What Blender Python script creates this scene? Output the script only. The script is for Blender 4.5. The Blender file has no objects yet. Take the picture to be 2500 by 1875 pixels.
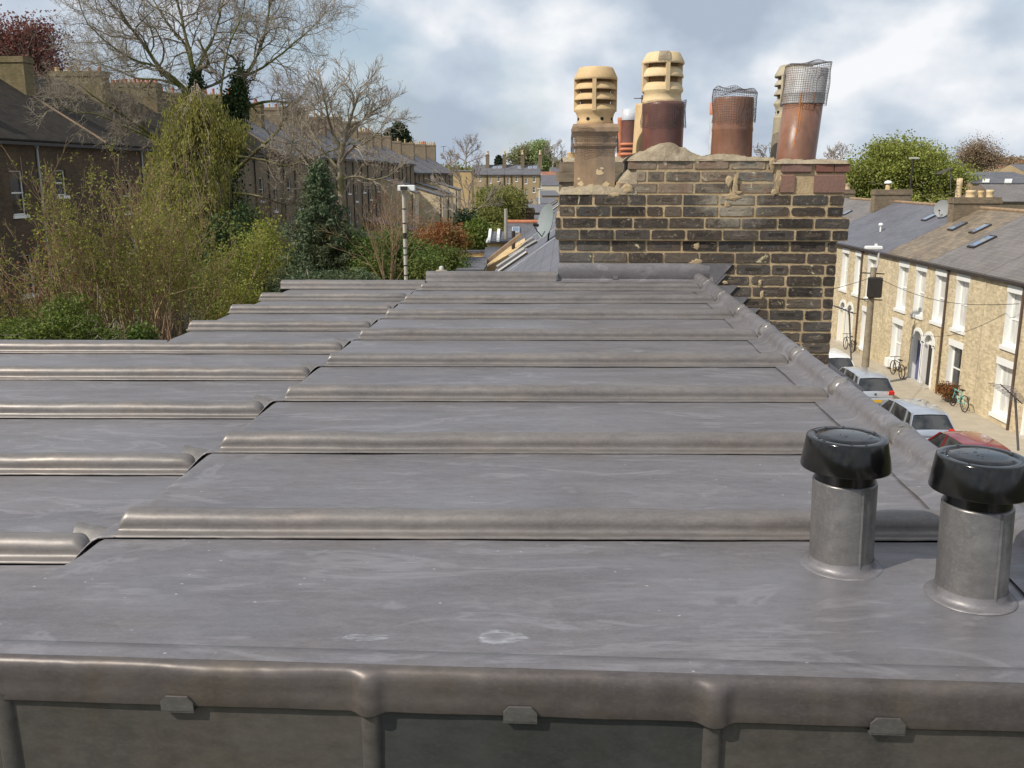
import bpy, math, random
import numpy as np
from mathutils import Vector, Matrix, noise as mnoise

R = math.radians
SC = bpy.context.scene
COL = SC.collection

# ------------------------------------------------------------------ camera
CAMH = 9.6
PITCH = R(12.75)
cam_d = bpy.data.cameras.new("camera")
cam = bpy.data.objects.new("camera", cam_d)
COL.objects.link(cam)
cam.location = (0, 0, CAMH)
cam.rotation_euler = (R(90) - PITCH, 0, 0)
cam_d.sensor_width = 36
cam_d.lens = 36 * 2273 / 2500
cam_d.clip_start = 0.05
cam_d.clip_end = 6000
SC.camera = cam

# ------------------------------------------------------------------ exposure
SC.view_settings.view_transform = 'Standard'
SC.view_settings.look = 'None'
SC.view_settings.exposure = 0.1
SC.view_settings.gamma = 1.0

# ------------------------------------------------------------------ sun
SUN_EL = R(43)
SUN_AZ = math.atan2(-0.86, -0.51)
to_sun = Vector((math.sin(SUN_AZ) * math.cos(SUN_EL), math.cos(SUN_AZ) * math.cos(SUN_EL), math.sin(SUN_EL)))
sd = bpy.data.lights.new("sun", 'SUN')
sd.energy = 4.1
sd.angle = R(0.6)
sd.color = (1.0, 0.93, 0.82)
sun = bpy.data.objects.new("sun", sd)
COL.objects.link(sun)
sun.rotation_euler = to_sun.to_track_quat('Z', 'Y').to_euler()

# ------------------------------------------------------------------ sky: Nishita blue seen between broken clouds
W = bpy.data.worlds.new("World")
SC.world = W
W.use_nodes = True
wt = W.node_tree
wt.nodes.clear()
def WN(t, **k):
    n = wt.nodes.new(t)
    for a, b in k.items(): setattr(n, a, b)
    return n
def WL(a, b): wt.links.new(a, b)
sky = WN('ShaderNodeTexSky', sky_type='NISHITA', sun_disc=False, sun_elevation=SUN_EL, sun_rotation=SUN_AZ)
bg1 = WN('ShaderNodeBackground'); bg1.inputs[1].default_value = 0.11
bg2 = WN('ShaderNodeBackground'); bg2.inputs[1].default_value = 1.0
tc = WN('ShaderNodeTexCoord')
mp = WN('ShaderNodeMapping'); mp.inputs['Scale'].default_value = (1.0, 1.0, 1.5); mp.inputs['Location'].default_value = (3.1, 1.7, 0.9)
WL(tc.outputs['Generated'], mp.inputs[0])
n1 = WN('ShaderNodeTexNoise'); n1.inputs['Scale'].default_value = 2.6; n1.inputs['Detail'].default_value = 9; n1.inputs['Roughness'].default_value = 0.52; n1.inputs['Distortion'].default_value = 0.0
n2 = WN('ShaderNodeTexNoise'); n2.inputs['Scale'].default_value = 5.6; n2.inputs['Detail'].default_value = 9; n2.inputs['Roughness'].default_value = 0.47; n2.inputs['Distortion'].default_value = 0.0
WL(mp.outputs[0], n1.inputs['Vector']); WL(mp.outputs[0], n2.inputs['Vector'])
cov = WN('ShaderNodeValToRGB')            # how much cloud covers the blue
cov.color_ramp.elements[0].position = 0.36; cov.color_ramp.elements[0].color = (0.35, 0.35, 0.35, 1)
cov.color_ramp.elements[1].position = 0.47; cov.color_ramp.elements[1].color = (1, 1, 1, 1)
WL(n1.outputs[0], cov.inputs[0])
shade = WN('ShaderNodeValToRGB')          # grey bases and bright tops
e = shade.color_ramp.elements
e[0].position = 0.40; e[0].color = (0.40, 0.47, 0.57, 1)
e[1].position = 0.61; e[1].color = (0.87, 0.885, 0.91, 1)
x = e.new(0.50); x.color = (0.55, 0.62, 0.71, 1)
WL(n2.outputs[0], shade.inputs[0])
WL(shade.outputs[0], bg2.inputs[0])
WL(sky.outputs[0], bg1.inputs[0])
mxs = WN('ShaderNodeMixShader')
WL(cov.outputs[0], mxs.inputs[0]); WL(bg1.outputs[0], mxs.inputs[1]); WL(bg2.outputs[0], mxs.inputs[2])
wo = WN('ShaderNodeOutputWorld')
WL(mxs.outputs[0], wo.inputs[0])

# ------------------------------------------------------------------ measuring helpers (where a sight line meets a real plane)
FPX = 2273.0; SP = math.sin(PITCH); CP = math.cos(PITCH)
def ray(px, py):
    x = (px - 1250) / FPX; y = (py - 937.5) / FPX
    return x, CP - y * SP, -(SP + y * CP)
def atX(px, py, X):
    a, b, c = ray(px, py); t = X / a; return Vector((X, b * t, CAMH + c * t))
def atY(px, py, Y):
    a, b, c = ray(px, py); t = Y / b; return Vector((a * t, Y, CAMH + c * t))
def atZ(px, py, Z):
    a, b, c = ray(px, py); t = (Z - CAMH) / c; return Vector((a * t, b * t, Z))
def atPlane(px, py, p0, n):
    d = Vector(ray(px, py)); o = Vector((0, 0, CAMH))
    t = (Vector(p0) - o).dot(n) / d.dot(n); return o + d * t
TH = R(3.17)
CT, ST = math.cos(TH), math.sin(TH)
def UV(u, v, z):                       # roof frame (u along the seams, v away) to world
    return Vector((u * CT + v * ST, -u * ST + v * CT, z))

# ------------------------------------------------------------------ mesh builder
class MB:
    def __init__(s, xf=None):
        s.v = []; s.f = []; s.sm = []; s.xf = xf
    def add(s, vs, fs, smooth=False):
        b = len(s.v)
        if s.xf: vs = [s.xf(*p) for p in vs]
        s.v.extend([tuple(p) for p in vs])
        for f in fs:
            s.f.append(tuple(b + i for i in f)); s.sm.append(smooth)
    def box(s, x0, x1, y0, y1, z0, z1):
        s.add([(x0,y0,z0),(x1,y0,z0),(x1,y1,z0),(x0,y1,z0),(x0,y0,z1),(x1,y0,z1),(x1,y1,z1),(x0,y1,z1)],
              [(0,3,2,1),(4,5,6,7),(0,1,5,4),(1,2,6,5),(2,3,7,6),(3,0,4,7)])
    def hexa(s, p):                    # 8 points: bottom ring 0-3, top ring 4-7
        s.add(p, [(0,3,2,1),(4,5,6,7),(0,1,5,4),(1,2,6,5),(2,3,7,6),(3,0,4,7)])
    def bbox(s, x0, x1, y0, y1, z0, z1, b=0.004, jit=None):   # box with chamfered edges, optional jitter
        c = []
        for z, i in ((z0, b), (z0 + b, 0), (z1 - b, 0), (z1, b)):
            c += [(x0+i,y0+i,z),(x1-i,y0+i,z),(x1-i,y1-i,z),(x0+i,y1-i,z)]
        if jit: c = [(p[0]+jit(), p[1]+jit(), p[2]+jit()) for p in c]
        f = [(0,3,2,1),(12,13,14,15)]
        for k in range(3):
            for i in range(4):
                j = (i+1) % 4
                f.append((4*k+i, 4*k+j, 4*k+4+j, 4*k+4+i))
        s.add(c, f)
    def quad(s, a, b, c, d): s.add([a, b, c, d], [(0,1,2,3)])
    def poly(s, pts): s.add(pts, [tuple(range(len(pts)))])
    def extr(s, pts, off):             # closed prism: polygon pts, offset vector
        n = len(pts); off = Vector(off)
        vs = [Vector(p) for p in pts] + [Vector(p) + off for p in pts]
        fs = [tuple(range(n))[::-1], tuple(range(n, 2*n))] + [(i, (i+1) % n, n + (i+1) % n, n + i) for i in range(n)]
        s.add(vs, fs)
    def grid(s, rows, smooth=True, closed=False):     # rows of points
        n = len(rows[0]); vs = [p for r in rows for p in r]; fs = []
        for i in range(len(rows)-1):
            for j in range(n if closed else n-1):
                k = (j+1) % n
                fs.append((i*n+j, i*n+k, (i+1)*n+k, (i+1)*n+j))
        s.add(vs, fs, smooth)
    def tube(s, pts, r, n=8, caps=True, smooth=True):
        pts = [Vector(p) for p in pts]
        if not hasattr(r, '__len__'): r = [r] * len(pts)
        rows = []; up = None
        for i, p in enumerate(pts):
            t = (pts[min(i+1, len(pts)-1)] - pts[max(i-1, 0)]).normalized()
            if up is None:
                up = Vector((0,0,1)) if abs(t.z) < .9 else Vector((1,0,0))
            a = t.cross(up)
            if a.length < 1e-4: a = t.cross(Vector((0,1,0)))
            a.normalize(); b = a.cross(t).normalized(); up = b
            rows.append([p + (a*math.cos(2*math.pi*k/n) + b*math.sin(2*math.pi*k/n))*r[i] for k in range(n)])
        xf = s.xf; s.xf = None
        if xf: rows = [[Vector(xf(*q)) for q in rr] for rr in rows]
        s.grid(rows, smooth, True)
        if caps:
            s.add(rows[0], [tuple(range(n))[::-1]]); s.add(rows[-1], [tuple(range(n))])
        s.xf = xf
    def lathe(s, c, prof, n=32, lean=(0,0), smooth=True, jag=None, a0=0, a1=2*math.pi):
        c = Vector(c); rows = []
        full = abs(a1-a0-2*math.pi) < 1e-6
        m = n if full else n+1
        for r, z in prof:
            row = []
            for k in range(m):
                a = a0 + (a1-a0)*k/n
                rr = r*(1 + (jag(a, z) if jag else 0))
                row.append((c.x + rr*math.cos(a) + lean[0]*z, c.y + rr*math.sin(a) + lean[1]*z, c.z + z))
            rows.append(row)
        s.grid(rows, smooth, full)
        if full and prof[-1][0] > 1e-5 and prof[-1][0] < .0011: pass
    def disc(s, c, r, n=24, z=0, lean=(0,0)):
        s.add([(c[0]+r*math.cos(2*math.pi*k/n)+lean[0]*z, c[1]+r*math.sin(2*math.pi*k/n)+lean[1]*z, c[2]+z) for k in range(n)], [tuple(range(n))])
    def build(s, name, mat, parent=None):
        me = bpy.data.meshes.new(name)
        off = parent_loc(parent)
        V = [(p[0]-off.x, p[1]-off.y, p[2]-off.z) for p in s.v]
        me.from_pydata(V, [], s.f)
        me.polygons.foreach_set('use_smooth', s.sm)
        add_uv(me, off)
        me.materials.append(mat)
        o = bpy.data.objects.new(name, me); COL.objects.link(o)
        if parent: o.parent = parent
        return o

def parent_loc(p):
    v = Vector((0,0,0))
    while p is not None:
        v = v + p.location; p = p.parent
    return v

def add_uv(me, off):                   # metric box-style UVs: along the face, up the face
    npoly = len(me.polygons)
    if not npoly: return
    nrm = np.zeros(npoly*3); me.polygons.foreach_get('normal', nrm); nrm = nrm.reshape(-1,3)
    tot = np.zeros(npoly, dtype=np.int32); me.polygons.foreach_get('loop_total', tot)
    li = np.zeros(len(me.loops), dtype=np.int32); me.loops.foreach_get('vertex_index', li)
    co = np.zeros(len(me.vertices)*3); me.vertices.foreach_get('co', co); co = co.reshape(-1,3) + np.array(off)
    flat = np.abs(nrm[:,2]) > .985
    t = np.stack([-nrm[:,1], nrm[:,0], np.zeros(npoly)], 1)
    t[flat] = (1,0,0)
    t /= np.maximum(np.linalg.norm(t, axis=1, keepdims=True), 1e-9)
    b = np.cross(nrm, t); b[flat] = (0,1,0)
    pf = np.repeat(np.arange(npoly), tot)
    p = co[li]
    uv = np.stack([(p*t[pf]).sum(1), (p*b[pf]).sum(1)], 1)
    l = me.uv_layers.new(name='UVMap')
    l.data.foreach_set('uv', uv.ravel())

def tag(o, label=None, cat=None, group=None, kind=None):
    if label: o['label'] = label
    if cat: o['category'] = cat
    if group: o['group'] = group
    if kind: o['kind'] = kind
    return o
def empty(name, loc, label, cat, group=None):
    o = bpy.data.objects.new(name, None); COL.objects.link(o)
    o.location = loc; o.empty_display_size = .2
    return tag(o, label, cat, group)
def copy_tree(o, parent=None):
    c = o.copy(); COL.objects.link(c); c.parent = parent
    for ch in list(o.children): copy_tree(ch, c)
    return c

def bulk(name, V, Fc, nper, mat, parent=None, smooth=False):     # numpy mesh: V (N,3), Fc (M,nper)
    me = bpy.data.meshes.new(name)
    off = np.array(parent_loc(parent))
    V = np.asarray(V, dtype=np.float32) - off.astype(np.float32)
    Fc = np.asarray(Fc, dtype=np.int32)
    me.vertices.add(len(V)); me.vertices.foreach_set('co', V.ravel())
    me.loops.add(Fc.size); me.loops.foreach_set('vertex_index', Fc.ravel())
    me.polygons.add(len(Fc)); me.polygons.foreach_set('loop_start', np.arange(len(Fc), dtype=np.int32)*nper)
    me.polygons.foreach_set('loop_total', np.full(len(Fc), nper, dtype=np.int32))
    if smooth: me.polygons.foreach_set('use_smooth', np.ones(len(Fc), dtype=bool))
    me.update(calc_edges=True)
    me.materials.append(mat)
    o = bpy.data.objects.new(name, me); COL.objects.link(o)
    if parent: o.parent = parent
    return o
# ------------------------------------------------------------------ materials
class NT:
    def __init__(s, name):
        s.m = bpy.data.materials.new(name); s.m.use_nodes = True
        s.t = s.m.node_tree; s.t.nodes.clear()
        s.out = s.n('ShaderNodeOutputMaterial'); s.p = s.n('ShaderNodeBsdfPrincipled')
        s.l(s.p.outputs[0], s.out.inputs[0])
        s.tc = s.n('ShaderNodeTexCoord')
    def n(s, t, **k):
        x = s.t.nodes.new(t)
        for a, b in k.items(): setattr(x, a, b)
        return x
    def l(s, a, b): s.t.links.new(a, b)
    def noise(s, scale, detail=4, rough=.55, src='Object', sc=(1,1,1), dist=0):
        mp = s.n('ShaderNodeMapping'); mp.inputs['Scale'].default_value = sc
        s.l(s.tc.outputs[src], mp.inputs[0])
        x = s.n('ShaderNodeTexNoise'); x.inputs['Scale'].default_value = scale
        x.inputs['Detail'].default_value = detail; x.inputs['Roughness'].default_value = rough; x.inputs['Distortion'].default_value = dist
        s.l(mp.outputs[0], x.inputs['Vector']); return x.outputs[0]
    def ramp(s, fac, stops, interp='LINEAR'):
        r = s.n('ShaderNodeValToRGB'); r.color_ramp.interpolation = interp
        e = r.color_ramp.elements
        while len(e) < len(stops): e.new(.5)
        for el, (p, c) in zip(e, stops):
            el.position = p
            el.color = (c, c, c, 1) if not hasattr(c, '__len__') else (*c, 1)
        s.l(fac, r.inputs[0]); return r.outputs[0]
    def mix(s, f, a, b, mode='MIX'):
        x = s.n('ShaderNodeMix', data_type='RGBA', blend_type=mode)
        if hasattr(f, 'links') or hasattr(f, 'is_linked'): s.l(f, x.inputs[0])
        else: x.inputs[0].default_value = f
        for v, i in ((a, 6), (b, 7)):
            if hasattr(v, 'is_linked'): s.l(v, x.inputs[i])
            else: x.inputs[i].default_value = (*v, 1)
        return x.outputs[2]
    def math(s, op, a, b=None):
        x = s.n('ShaderNodeMath', operation=op)
        for v, i in ((a, 0), (b, 1)):
            if v is None: continue
            if hasattr(v, 'is_linked'): s.l(v, x.inputs[i])
            else: x.inputs[i].default_value = v
        return x.outputs[0]
    def bump(s, h, strength=.5, dist=.01, nrm=None):
        b = s.n('ShaderNodeBump'); b.inputs['Strength'].default_value = strength; b.inputs['Distance'].default_value = dist
        s.l(h, b.inputs['Height'])
        if nrm is not None: s.l(nrm, b.inputs['Normal'])
        return b.outputs[0]
    def island(s): return s.n('ShaderNodeNewGeometry').outputs['Random Per Island']
    def objrand(s): return s.n('ShaderNodeObjectInfo').outputs['Random']
    def set(s, color=None, rough=None, metal=None, normal=None, spec=None):
        P = s.p.inputs
        for v, k in ((color,'Base Color'),(rough,'Roughness'),(metal,'Metallic'),(spec,'Specular IOR Level'),(normal,'Normal')):
            if v is None: continue
            if hasattr(v, 'is_linked'): s.l(v, P[k])
            elif hasattr(v, '__len__'): P[k].default_value = (*v, 1)
            else: P[k].default_value = v
        return s.m

def flat(name, c, rough=.7, metal=0, var=.15, scale=6, bump=0, spec=.4):
    t = NT(name); n = t.noise(scale, 5)
    col = t.mix(n, tuple(x*(1-var) for x in c), tuple(min(1, x*(1+var)) for x in c))
    nm = t.bump(t.noise(scale*6, 4), .4, bump) if bump else None
    return t.set(col, rough, metal, nm, spec)

SCUFFS = [(-.02, 1.262-3.5, .040, .022, 1.6), (-.215, 1.262-3.5, .032, .013, 1.4), (.02, 1.36-3.5, .05, .03, .25), (.10, 1.30-3.5, .06, .016, .35), (-.45, 1.46-3.5, .05, .02, .3),
          (-.62, 1.40-3.5, .07, .03, .25), (.36, 1.29-3.5, .09, .03, .3), (.30, 1.44-3.5, .05, .03, .25), (-.30, 1.95-3.5, .10, .03, .3), (.35, 1.92-3.5, .14, .04, .3), (.1, 2.5-3.5, .16, .05, .3), (-.9, 2.9-3.5, .10, .04, .5), (-.2, 3.0-3.5, .2, .05, .3), (.5, 3.5-3.5, .2, .06, .35), (-1.2, 2.0-3.5, .15, .05, .3), (0, 4.1-3.5, .3, .07, .35)]
def lead_mat(name, base, base2, warm, warm_amt, rough, metal, scratch=True, wav=.004, vert=False):
    t = NT(name)
    big = t.noise(2.2, 6, .6, sc=(1, 1.6, 1))
    streak = t.noise(7, 7, .65, sc=(.35, 2.2, 1) if not vert else (2.5, 1, .3))
    fine = t.noise(60, 4, .6, sc=(.5, 1.4, 1))
    c = t.mix(t.ramp(big, [(.32, 0), (.68, 1)]), base, base2)
    c = t.mix(t.ramp(t.noise(4.5, 5, .6, dist=.6), [(.45, 0), (.75, warm_amt)]), c, warm)
    c = t.mix(t.ramp(streak, [(.40, 0), (.72, .5)]), c, tuple(min(1, x*1.32) for x in base2))
    c = t.mix(t.ramp(fine, [(.30, .34), (.62, 0)]), c, tuple(x*.55 for x in base))
    c = t.mix(t.ramp(t.noise(220, 3, .6, sc=(.6, 1.3, 1)), [(.48, 0), (.75, .30)]), c, tuple(min(1, x*1.5) for x in base2))
    c = t.mix(t.ramp(t.noise(16, 6, .65, sc=(.35, 1.5, 1), dist=.8), [(.50, 0), (.70, .35)]), c, tuple(min(1, x*1.25) for x in base2))
    if scratch:
        c = t.mix(t.ramp(t.noise(1.5, 5, .6, sc=(.8, 1.3, 1), dist=.5), [(.50, 0), (.70, .5)]), c, (.215, .215, .235))
        c = t.mix(t.ramp(t.noise(2.7, 6, .65, sc=(.6, 1.6, 1), dist=.8), [(.28, .45), (.46, 0)]), c, tuple(x*.62 for x in base))
        # pale smears and tiny bright scratches left by boots and tools
        sm = t.ramp(t.noise(3.1, 4, .6, sc=(.7, 1.8, 1), dist=2.6), [(.56, 0), (.63, .42), (.68, 0)])
        c = t.mix(sm, c, tuple(min(1, x*1.6) for x in base2))
        mp = t.n('ShaderNodeMapping'); mp.inputs['Scale'].default_value = (22, 46, 20); mp.inputs['Rotation'].default_value = (0, 0, .5)
        t.l(t.tc.outputs['Object'], mp.inputs[0])
        vo = t.n('ShaderNodeTexVoronoi', feature='F1'); vo.inputs['Scale'].default_value = 1.0; t.l(mp.outputs[0], vo.inputs['Vector'])
        dot = t.ramp(vo.outputs['Distance'], [(.035, 1), (.07, 0)])
        keep = t.ramp(t.noise(1.7, 2), [(.46, 0), (.54, 1)])
        c = t.mix(t.math('MULTIPLY', dot, keep), c, (.55, .55, .55))
        # thin drag scratches
        for rot, sx in ((.25, 1), (-.6, 1.3), (1.2, .8)):
            mp = t.n('ShaderNodeMapping'); mp.inputs['Scale'].default_value = (5*sx, 120, 5); mp.inputs['Rotation'].default_value = (0, 0, rot)
            t.l(t.tc.outputs['Object'], mp.inputs[0])
            x = t.n('ShaderNodeTexNoise'); x.inputs['Scale'].default_value = 1; x.inputs['Detail'].default_value = 2; t.l(mp.outputs[0], x.inputs['Vector'])
            k_ = t.math('MULTIPLY', t.ramp(x.outputs[0], [(.71, 0), (.74, .55)]), t.ramp(t.noise(2.3+sx, 3), [(.5, 0), (.6, 1)]))
            c = t.mix(k_, c, tuple(min(1, x_*1.9) for x_ in base2))
        # boot and chalk scuffs, each with its own place on the sheet
        dist = t.noise(30, 4, .6)
        for (sx, sy, rx, ry, am) in SCUFFS:
            mp = t.n('ShaderNodeMapping', vector_type='TEXTURE'); mp.inputs['Location'].default_value = (sx, sy, 0); mp.inputs['Scale'].default_value = (rx, ry, 1)
            t.l(t.tc.outputs['Object'], mp.inputs[0])
            ln = t.n('ShaderNodeVectorMath', operation='LENGTH')
            fl = t.n('ShaderNodeVectorMath', operation='MULTIPLY'); t.l(mp.outputs[0], fl.inputs[0]); fl.inputs[1].default_value = (1, 1, 0); t.l(fl.outputs[0], ln.inputs[0])
            r_ = t.math('ADD', ln.outputs['Value'], t.math('MULTIPLY', t.math('SUBTRACT', dist, .5), 1.5))
            m_ = t.ramp(r_, [(.15, am*.15), (.50, am*.35), (.80, am*.60), (1.05, 0)])
            m_ = t.math('MULTIPLY', m_, t.ramp(t.noise(60, 4, .7, sc=(.4, 2.4, 1), dist=1.0), [(.42, 0), (.62, 1)]))
            c = t.mix(m_, c, (.42, .42, .44))
    rg = t.ramp(t.noise(9, 5, .6, sc=(.6, 1.6, 1)), [(.3, rough-.07), (.7, rough+.08)])
    h = t.noise(5, 3, .5, sc=(.6, 1, 1))
    nm = t.bump(h, .5, wav)
    nm = t.bump(t.noise(70, 3, .6, sc=(.5, 1.5, 1)), .25, .0006, nm)
    return t.set(c, rg, metal, nm, .5)

M = {}
M['lead'] = lead_mat('lead_flat', (.142, .132, .135), (.200, .190, .198), (.190, .166, .156), .75, .47, .35)
M['lead_roll'] = lead_mat('lead_dressed', (.148, .136, .130), (.205, .188, .177), (.235, .190, .158), .7, .44, .40, False, .003)  # brown tint: patina plus reflected sheen put into the colour
M['lead_weld'] = lead_mat('lead_scraped', (.17, .158, .15), (.27, .25, .235), (.26, .22, .19), .5, .36, .5, False, .006)
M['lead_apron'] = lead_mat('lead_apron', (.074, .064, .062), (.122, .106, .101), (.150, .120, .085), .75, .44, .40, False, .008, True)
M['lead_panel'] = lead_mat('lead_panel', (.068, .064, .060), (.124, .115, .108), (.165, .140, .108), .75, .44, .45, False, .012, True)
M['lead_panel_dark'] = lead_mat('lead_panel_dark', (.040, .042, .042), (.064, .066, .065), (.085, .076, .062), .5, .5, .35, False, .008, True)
M['lead_sleeve'] = lead_mat('lead_sleeve', (.118, .112, .110), (.205, .197, .192), (.16, .145, .125), .6, .40, .50, False, .004, True)
M['void'] = flat('void', (.02, .02, .02), .9)
t = NT('black_plastic')
M['plastic'] = t.set(t.mix(t.ramp(t.noise(14, 5), [(.4, 0), (.75, 1)]), (.004, .004, .005), (.012, .011, .009)),
                     t.ramp(t.noise(20, 4), [(.35, .10), (.7, .26)]), 0, t.bump(t.noise(40, 2), .15, .001), .5)
t = NT('wet_spots')
M['water_drop'] = t.set((.004, .004, .006), .04, 0, None, .8)

def brick_mat(name, c1, c2, mortar, bw=.225, bh=.075, dirt=(.05,.045,.04), dirt_amt=.5, dirt_scale=.5, var=.5):
    t = NT(name)
    b = t.n('ShaderNodeTexBrick'); b.inputs['Scale'].default_value = 1
    b.inputs['Brick Width'].default_value = bw; b.inputs['Row Height'].default_value = bh
    b.inputs['Mortar Size'].default_value = .006; b.inputs['Mortar Smooth'].default_value = .2; b.inputs['Bias'].default_value = -.1
    b.inputs['Color1'].default_value = (*c1, 1); b.inputs['Color2'].default_value = (*c2, 1); b.inputs['Mortar'].default_value = (*mortar, 1)
    t.l(t.tc.outputs['UV'], b.inputs['Vector'])
    c = t.mix(t.ramp(t.noise(dirt_scale, 6, .65, src='UV', sc=(1, .45, 1)), [(.38, 0), (.72, dirt_amt)]), b.outputs['Color'], dirt)
    c = t.mix(t.ramp(t.noise(5, 5, .6, src='UV'), [(.3, 0), (.7, .45)]), c, tuple(x*1.25 for x in c2))
    nm = t.bump(b.outputs['Fac'], .5, -.01)
    nm = t.bump(t.noise(30, 4, src='UV'), .4, .01, nm)
    return t.set(c, .9, 0, nm, .2)
M['brick_yellow'] = brick_mat('yellow_stock_brick', (.42, .335, .20), (.72, .61, .41), (.50, .43, .31), dirt=(.30, .245, .165), dirt_amt=.9, dirt_scale=1.3)
M['brick_brown'] = brick_mat('brown_stock_brick', (.155, .120, .080), (.265, .210, .140), (.22, .18, .14), dirt=(.065, .052, .042), dirt_amt=.75)
M['brick_dark'] = brick_mat('dark_red_brick', (.075, .053, .036), (.14, .100, .064), (.13, .10, .075), dirt=(.035, .026, .02), dirt_amt=.8)
M['brick_moss'] = brick_mat('mossy_brick', (.13, .10, .055), (.23, .18, .10), (.17, .145, .09), dirt=(.075, .072, .03), dirt_amt=.9, dirt_scale=1.4)
M['brick_gold'] = brick_mat('golden_brick', (.48, .33, .15), (.62, .46, .24), (.42, .34, .22), dirt=(.30, .19, .09), dirt_amt=.6, dirt_scale=1.5)
M['brick_far'] = brick_mat('far_brick', (.36, .27, .15), (.42, .32, .19), (.36, .29, .19), dirt=(.22, .16, .10), dirt_amt=.6, dirt_scale=.3)

def slate_mat(name, c1, c2, gap, w=.3, h=.22, moss=None, moss_amt=.5):
    t = NT(name)
    b = t.n('ShaderNodeTexBrick'); b.inputs['Scale'].default_value = 1
    b.inputs['Brick Width'].default_value = w; b.inputs['Row Height'].default_value = h
    b.inputs['Mortar Size'].default_value = .008; b.inputs['Mortar Smooth'].default_value = .3
    b.inputs['Color1'].default_value = (*c1, 1); b.inputs['Color2'].default_value = (*c2, 1); b.inputs['Mortar'].default_value = (*gap, 1)
    t.l(t.tc.outputs['UV'], b.inputs['Vector'])
    c = t.mix(t.ramp(t.noise(.7, 6, .6, src='UV'), [(.35, 0), (.75, .55)]), b.outputs['Color'], tuple(x*1.5 for x in c2))
    c = t.mix(t.ramp(t.noise(6, 4, .6, src='UV', sc=(1, .3, 1)), [(.45, 0), (.8, .4)]), c, tuple(x*.6 for x in c1))
    if moss: c = t.mix(t.ramp(t.noise(2.2, 7, .7, src='UV'), [(.45, 0), (.68, moss_amt)]), c, moss)
    nm = t.bump(b.outputs['Fac'], .6, -.015)
    return t.set(c, t.ramp(t.noise(3, 3, src='UV'), [(.3, .5), (.7, .7)]), 0, nm, .35)
M['slate'] = slate_mat('grey_slate', (.085, .085, .095), (.125, .122, .130), (.05, .05, .055))
M['slate_brown'] = slate_mat('brownish_slate', (.13, .118, .115), (.17, .155, .15), (.08, .075, .07), moss=(.20, .17, .12), moss_amt=.4)
M['slate_blue'] = slate_mat('blue_slate', (.105, .106, .125), (.130, .130, .148), (.08, .08, .1))
M['tile_brown'] = slate_mat('weathered_tile', (.145, .112, .078), (.245, .190, .13), (.09, .075, .05), .34, .22, moss=(.11, .10, .085), moss_amt=1.0)
M['tile_red'] = slate_mat('red_tile', (.26, .10, .06), (.32, .15, .09), (.13, .06, .04), .17, .11)
_SM = slate_mat('mossy_slate', (.026, .023, .022), (.046, .040, .035), (.014, .013, .013), moss=(.062, .050, .030), moss_amt=.7)
M['slate_moss'] = _SM
for l_ in list(_SM.node_tree.links):
    if l_.to_socket.name == 'Roughness': _SM.node_tree.links.remove(l_)
_bs = [n for n in _SM.node_tree.nodes if n.type == 'BSDF_PRINCIPLED'][0]
_bs.inputs['Roughness'].default_value = .95; _bs.inputs['Specular IOR Level'].default_value = .1
M['slate_far'] = slate_mat('far_slate', (.10, .10, .112), (.125, .122, .132), (.09, .09, .1), 1.0, .5)

M['white'] = flat('white_paint', (.80, .80, .77), .45, 0, .05, 3)
M['white_dull'] = flat('dull_white_paint', (.50, .49, .46), .6, 0, .12, 3)
M['white_grey'] = flat('grey_white_paint', (.36, .37, .38), .6, 0, .12, 3)
M['cream'] = flat('cream_render', (.62, .56, .42), .85, 0, .12, 1.5)
t = NT('window_glass')
M['glass'] = t.set(t.mix(t.ramp(t.noise(1.3, 3), [(.45, 0), (.6, 1)]), (.02, .022, .025), (.07, .07, .07)), .08, 0, None, .7)
t = NT('curtained_glass')
M['glass_curtain'] = t.set(t.mix(t.ramp(t.noise(2.0, 3, sc=(3, 3, .5)), [(.4, 0), (.65, 1)]), (.50, .49, .46), (.72, .71, .67)), .25, 0, None, .5)
t = NT('roof_window_glass')
M['skyglass'] = t.set((.25, .33, .45), .06, .5, None, .9)
M['pipe_dark'] = flat('dark_iron_pipe', (.035, .028, .025), .6, 0, .3, 8)
M['pipe_red'] = flat('brown_iron_pipe', (.10, .065, .05), .6, 0, .3, 8)
M['gutter'] = flat('dark_gutter', (.05, .042, .04), .6, 0, .3, 8)
M['stone'] = flat('stone_trim', (.46, .42, .35), .85, 0, .18, 4, .01)
M['asphalt'] = flat('asphalt', (.11, .105, .10), .9, 0, .25, 3, .01)
M['paving'] = flat('paving', (.40, .35, .27), .9, 0, .22, 2.5, .01)
M['kerb'] = flat('kerb_stone', (.42, .40, .36), .85, 0, .15, 4)
t = NT('garden_earth')
M['earth'] = t.set(t.mix(t.ramp(t.noise(.25, 8, .7), [(.4, 0), (.62, 1)]), (.050, .040, .022), (.055, .075, .022)), .95, 0, t.bump(t.noise(2, 6), .6, .2), .1)

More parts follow.
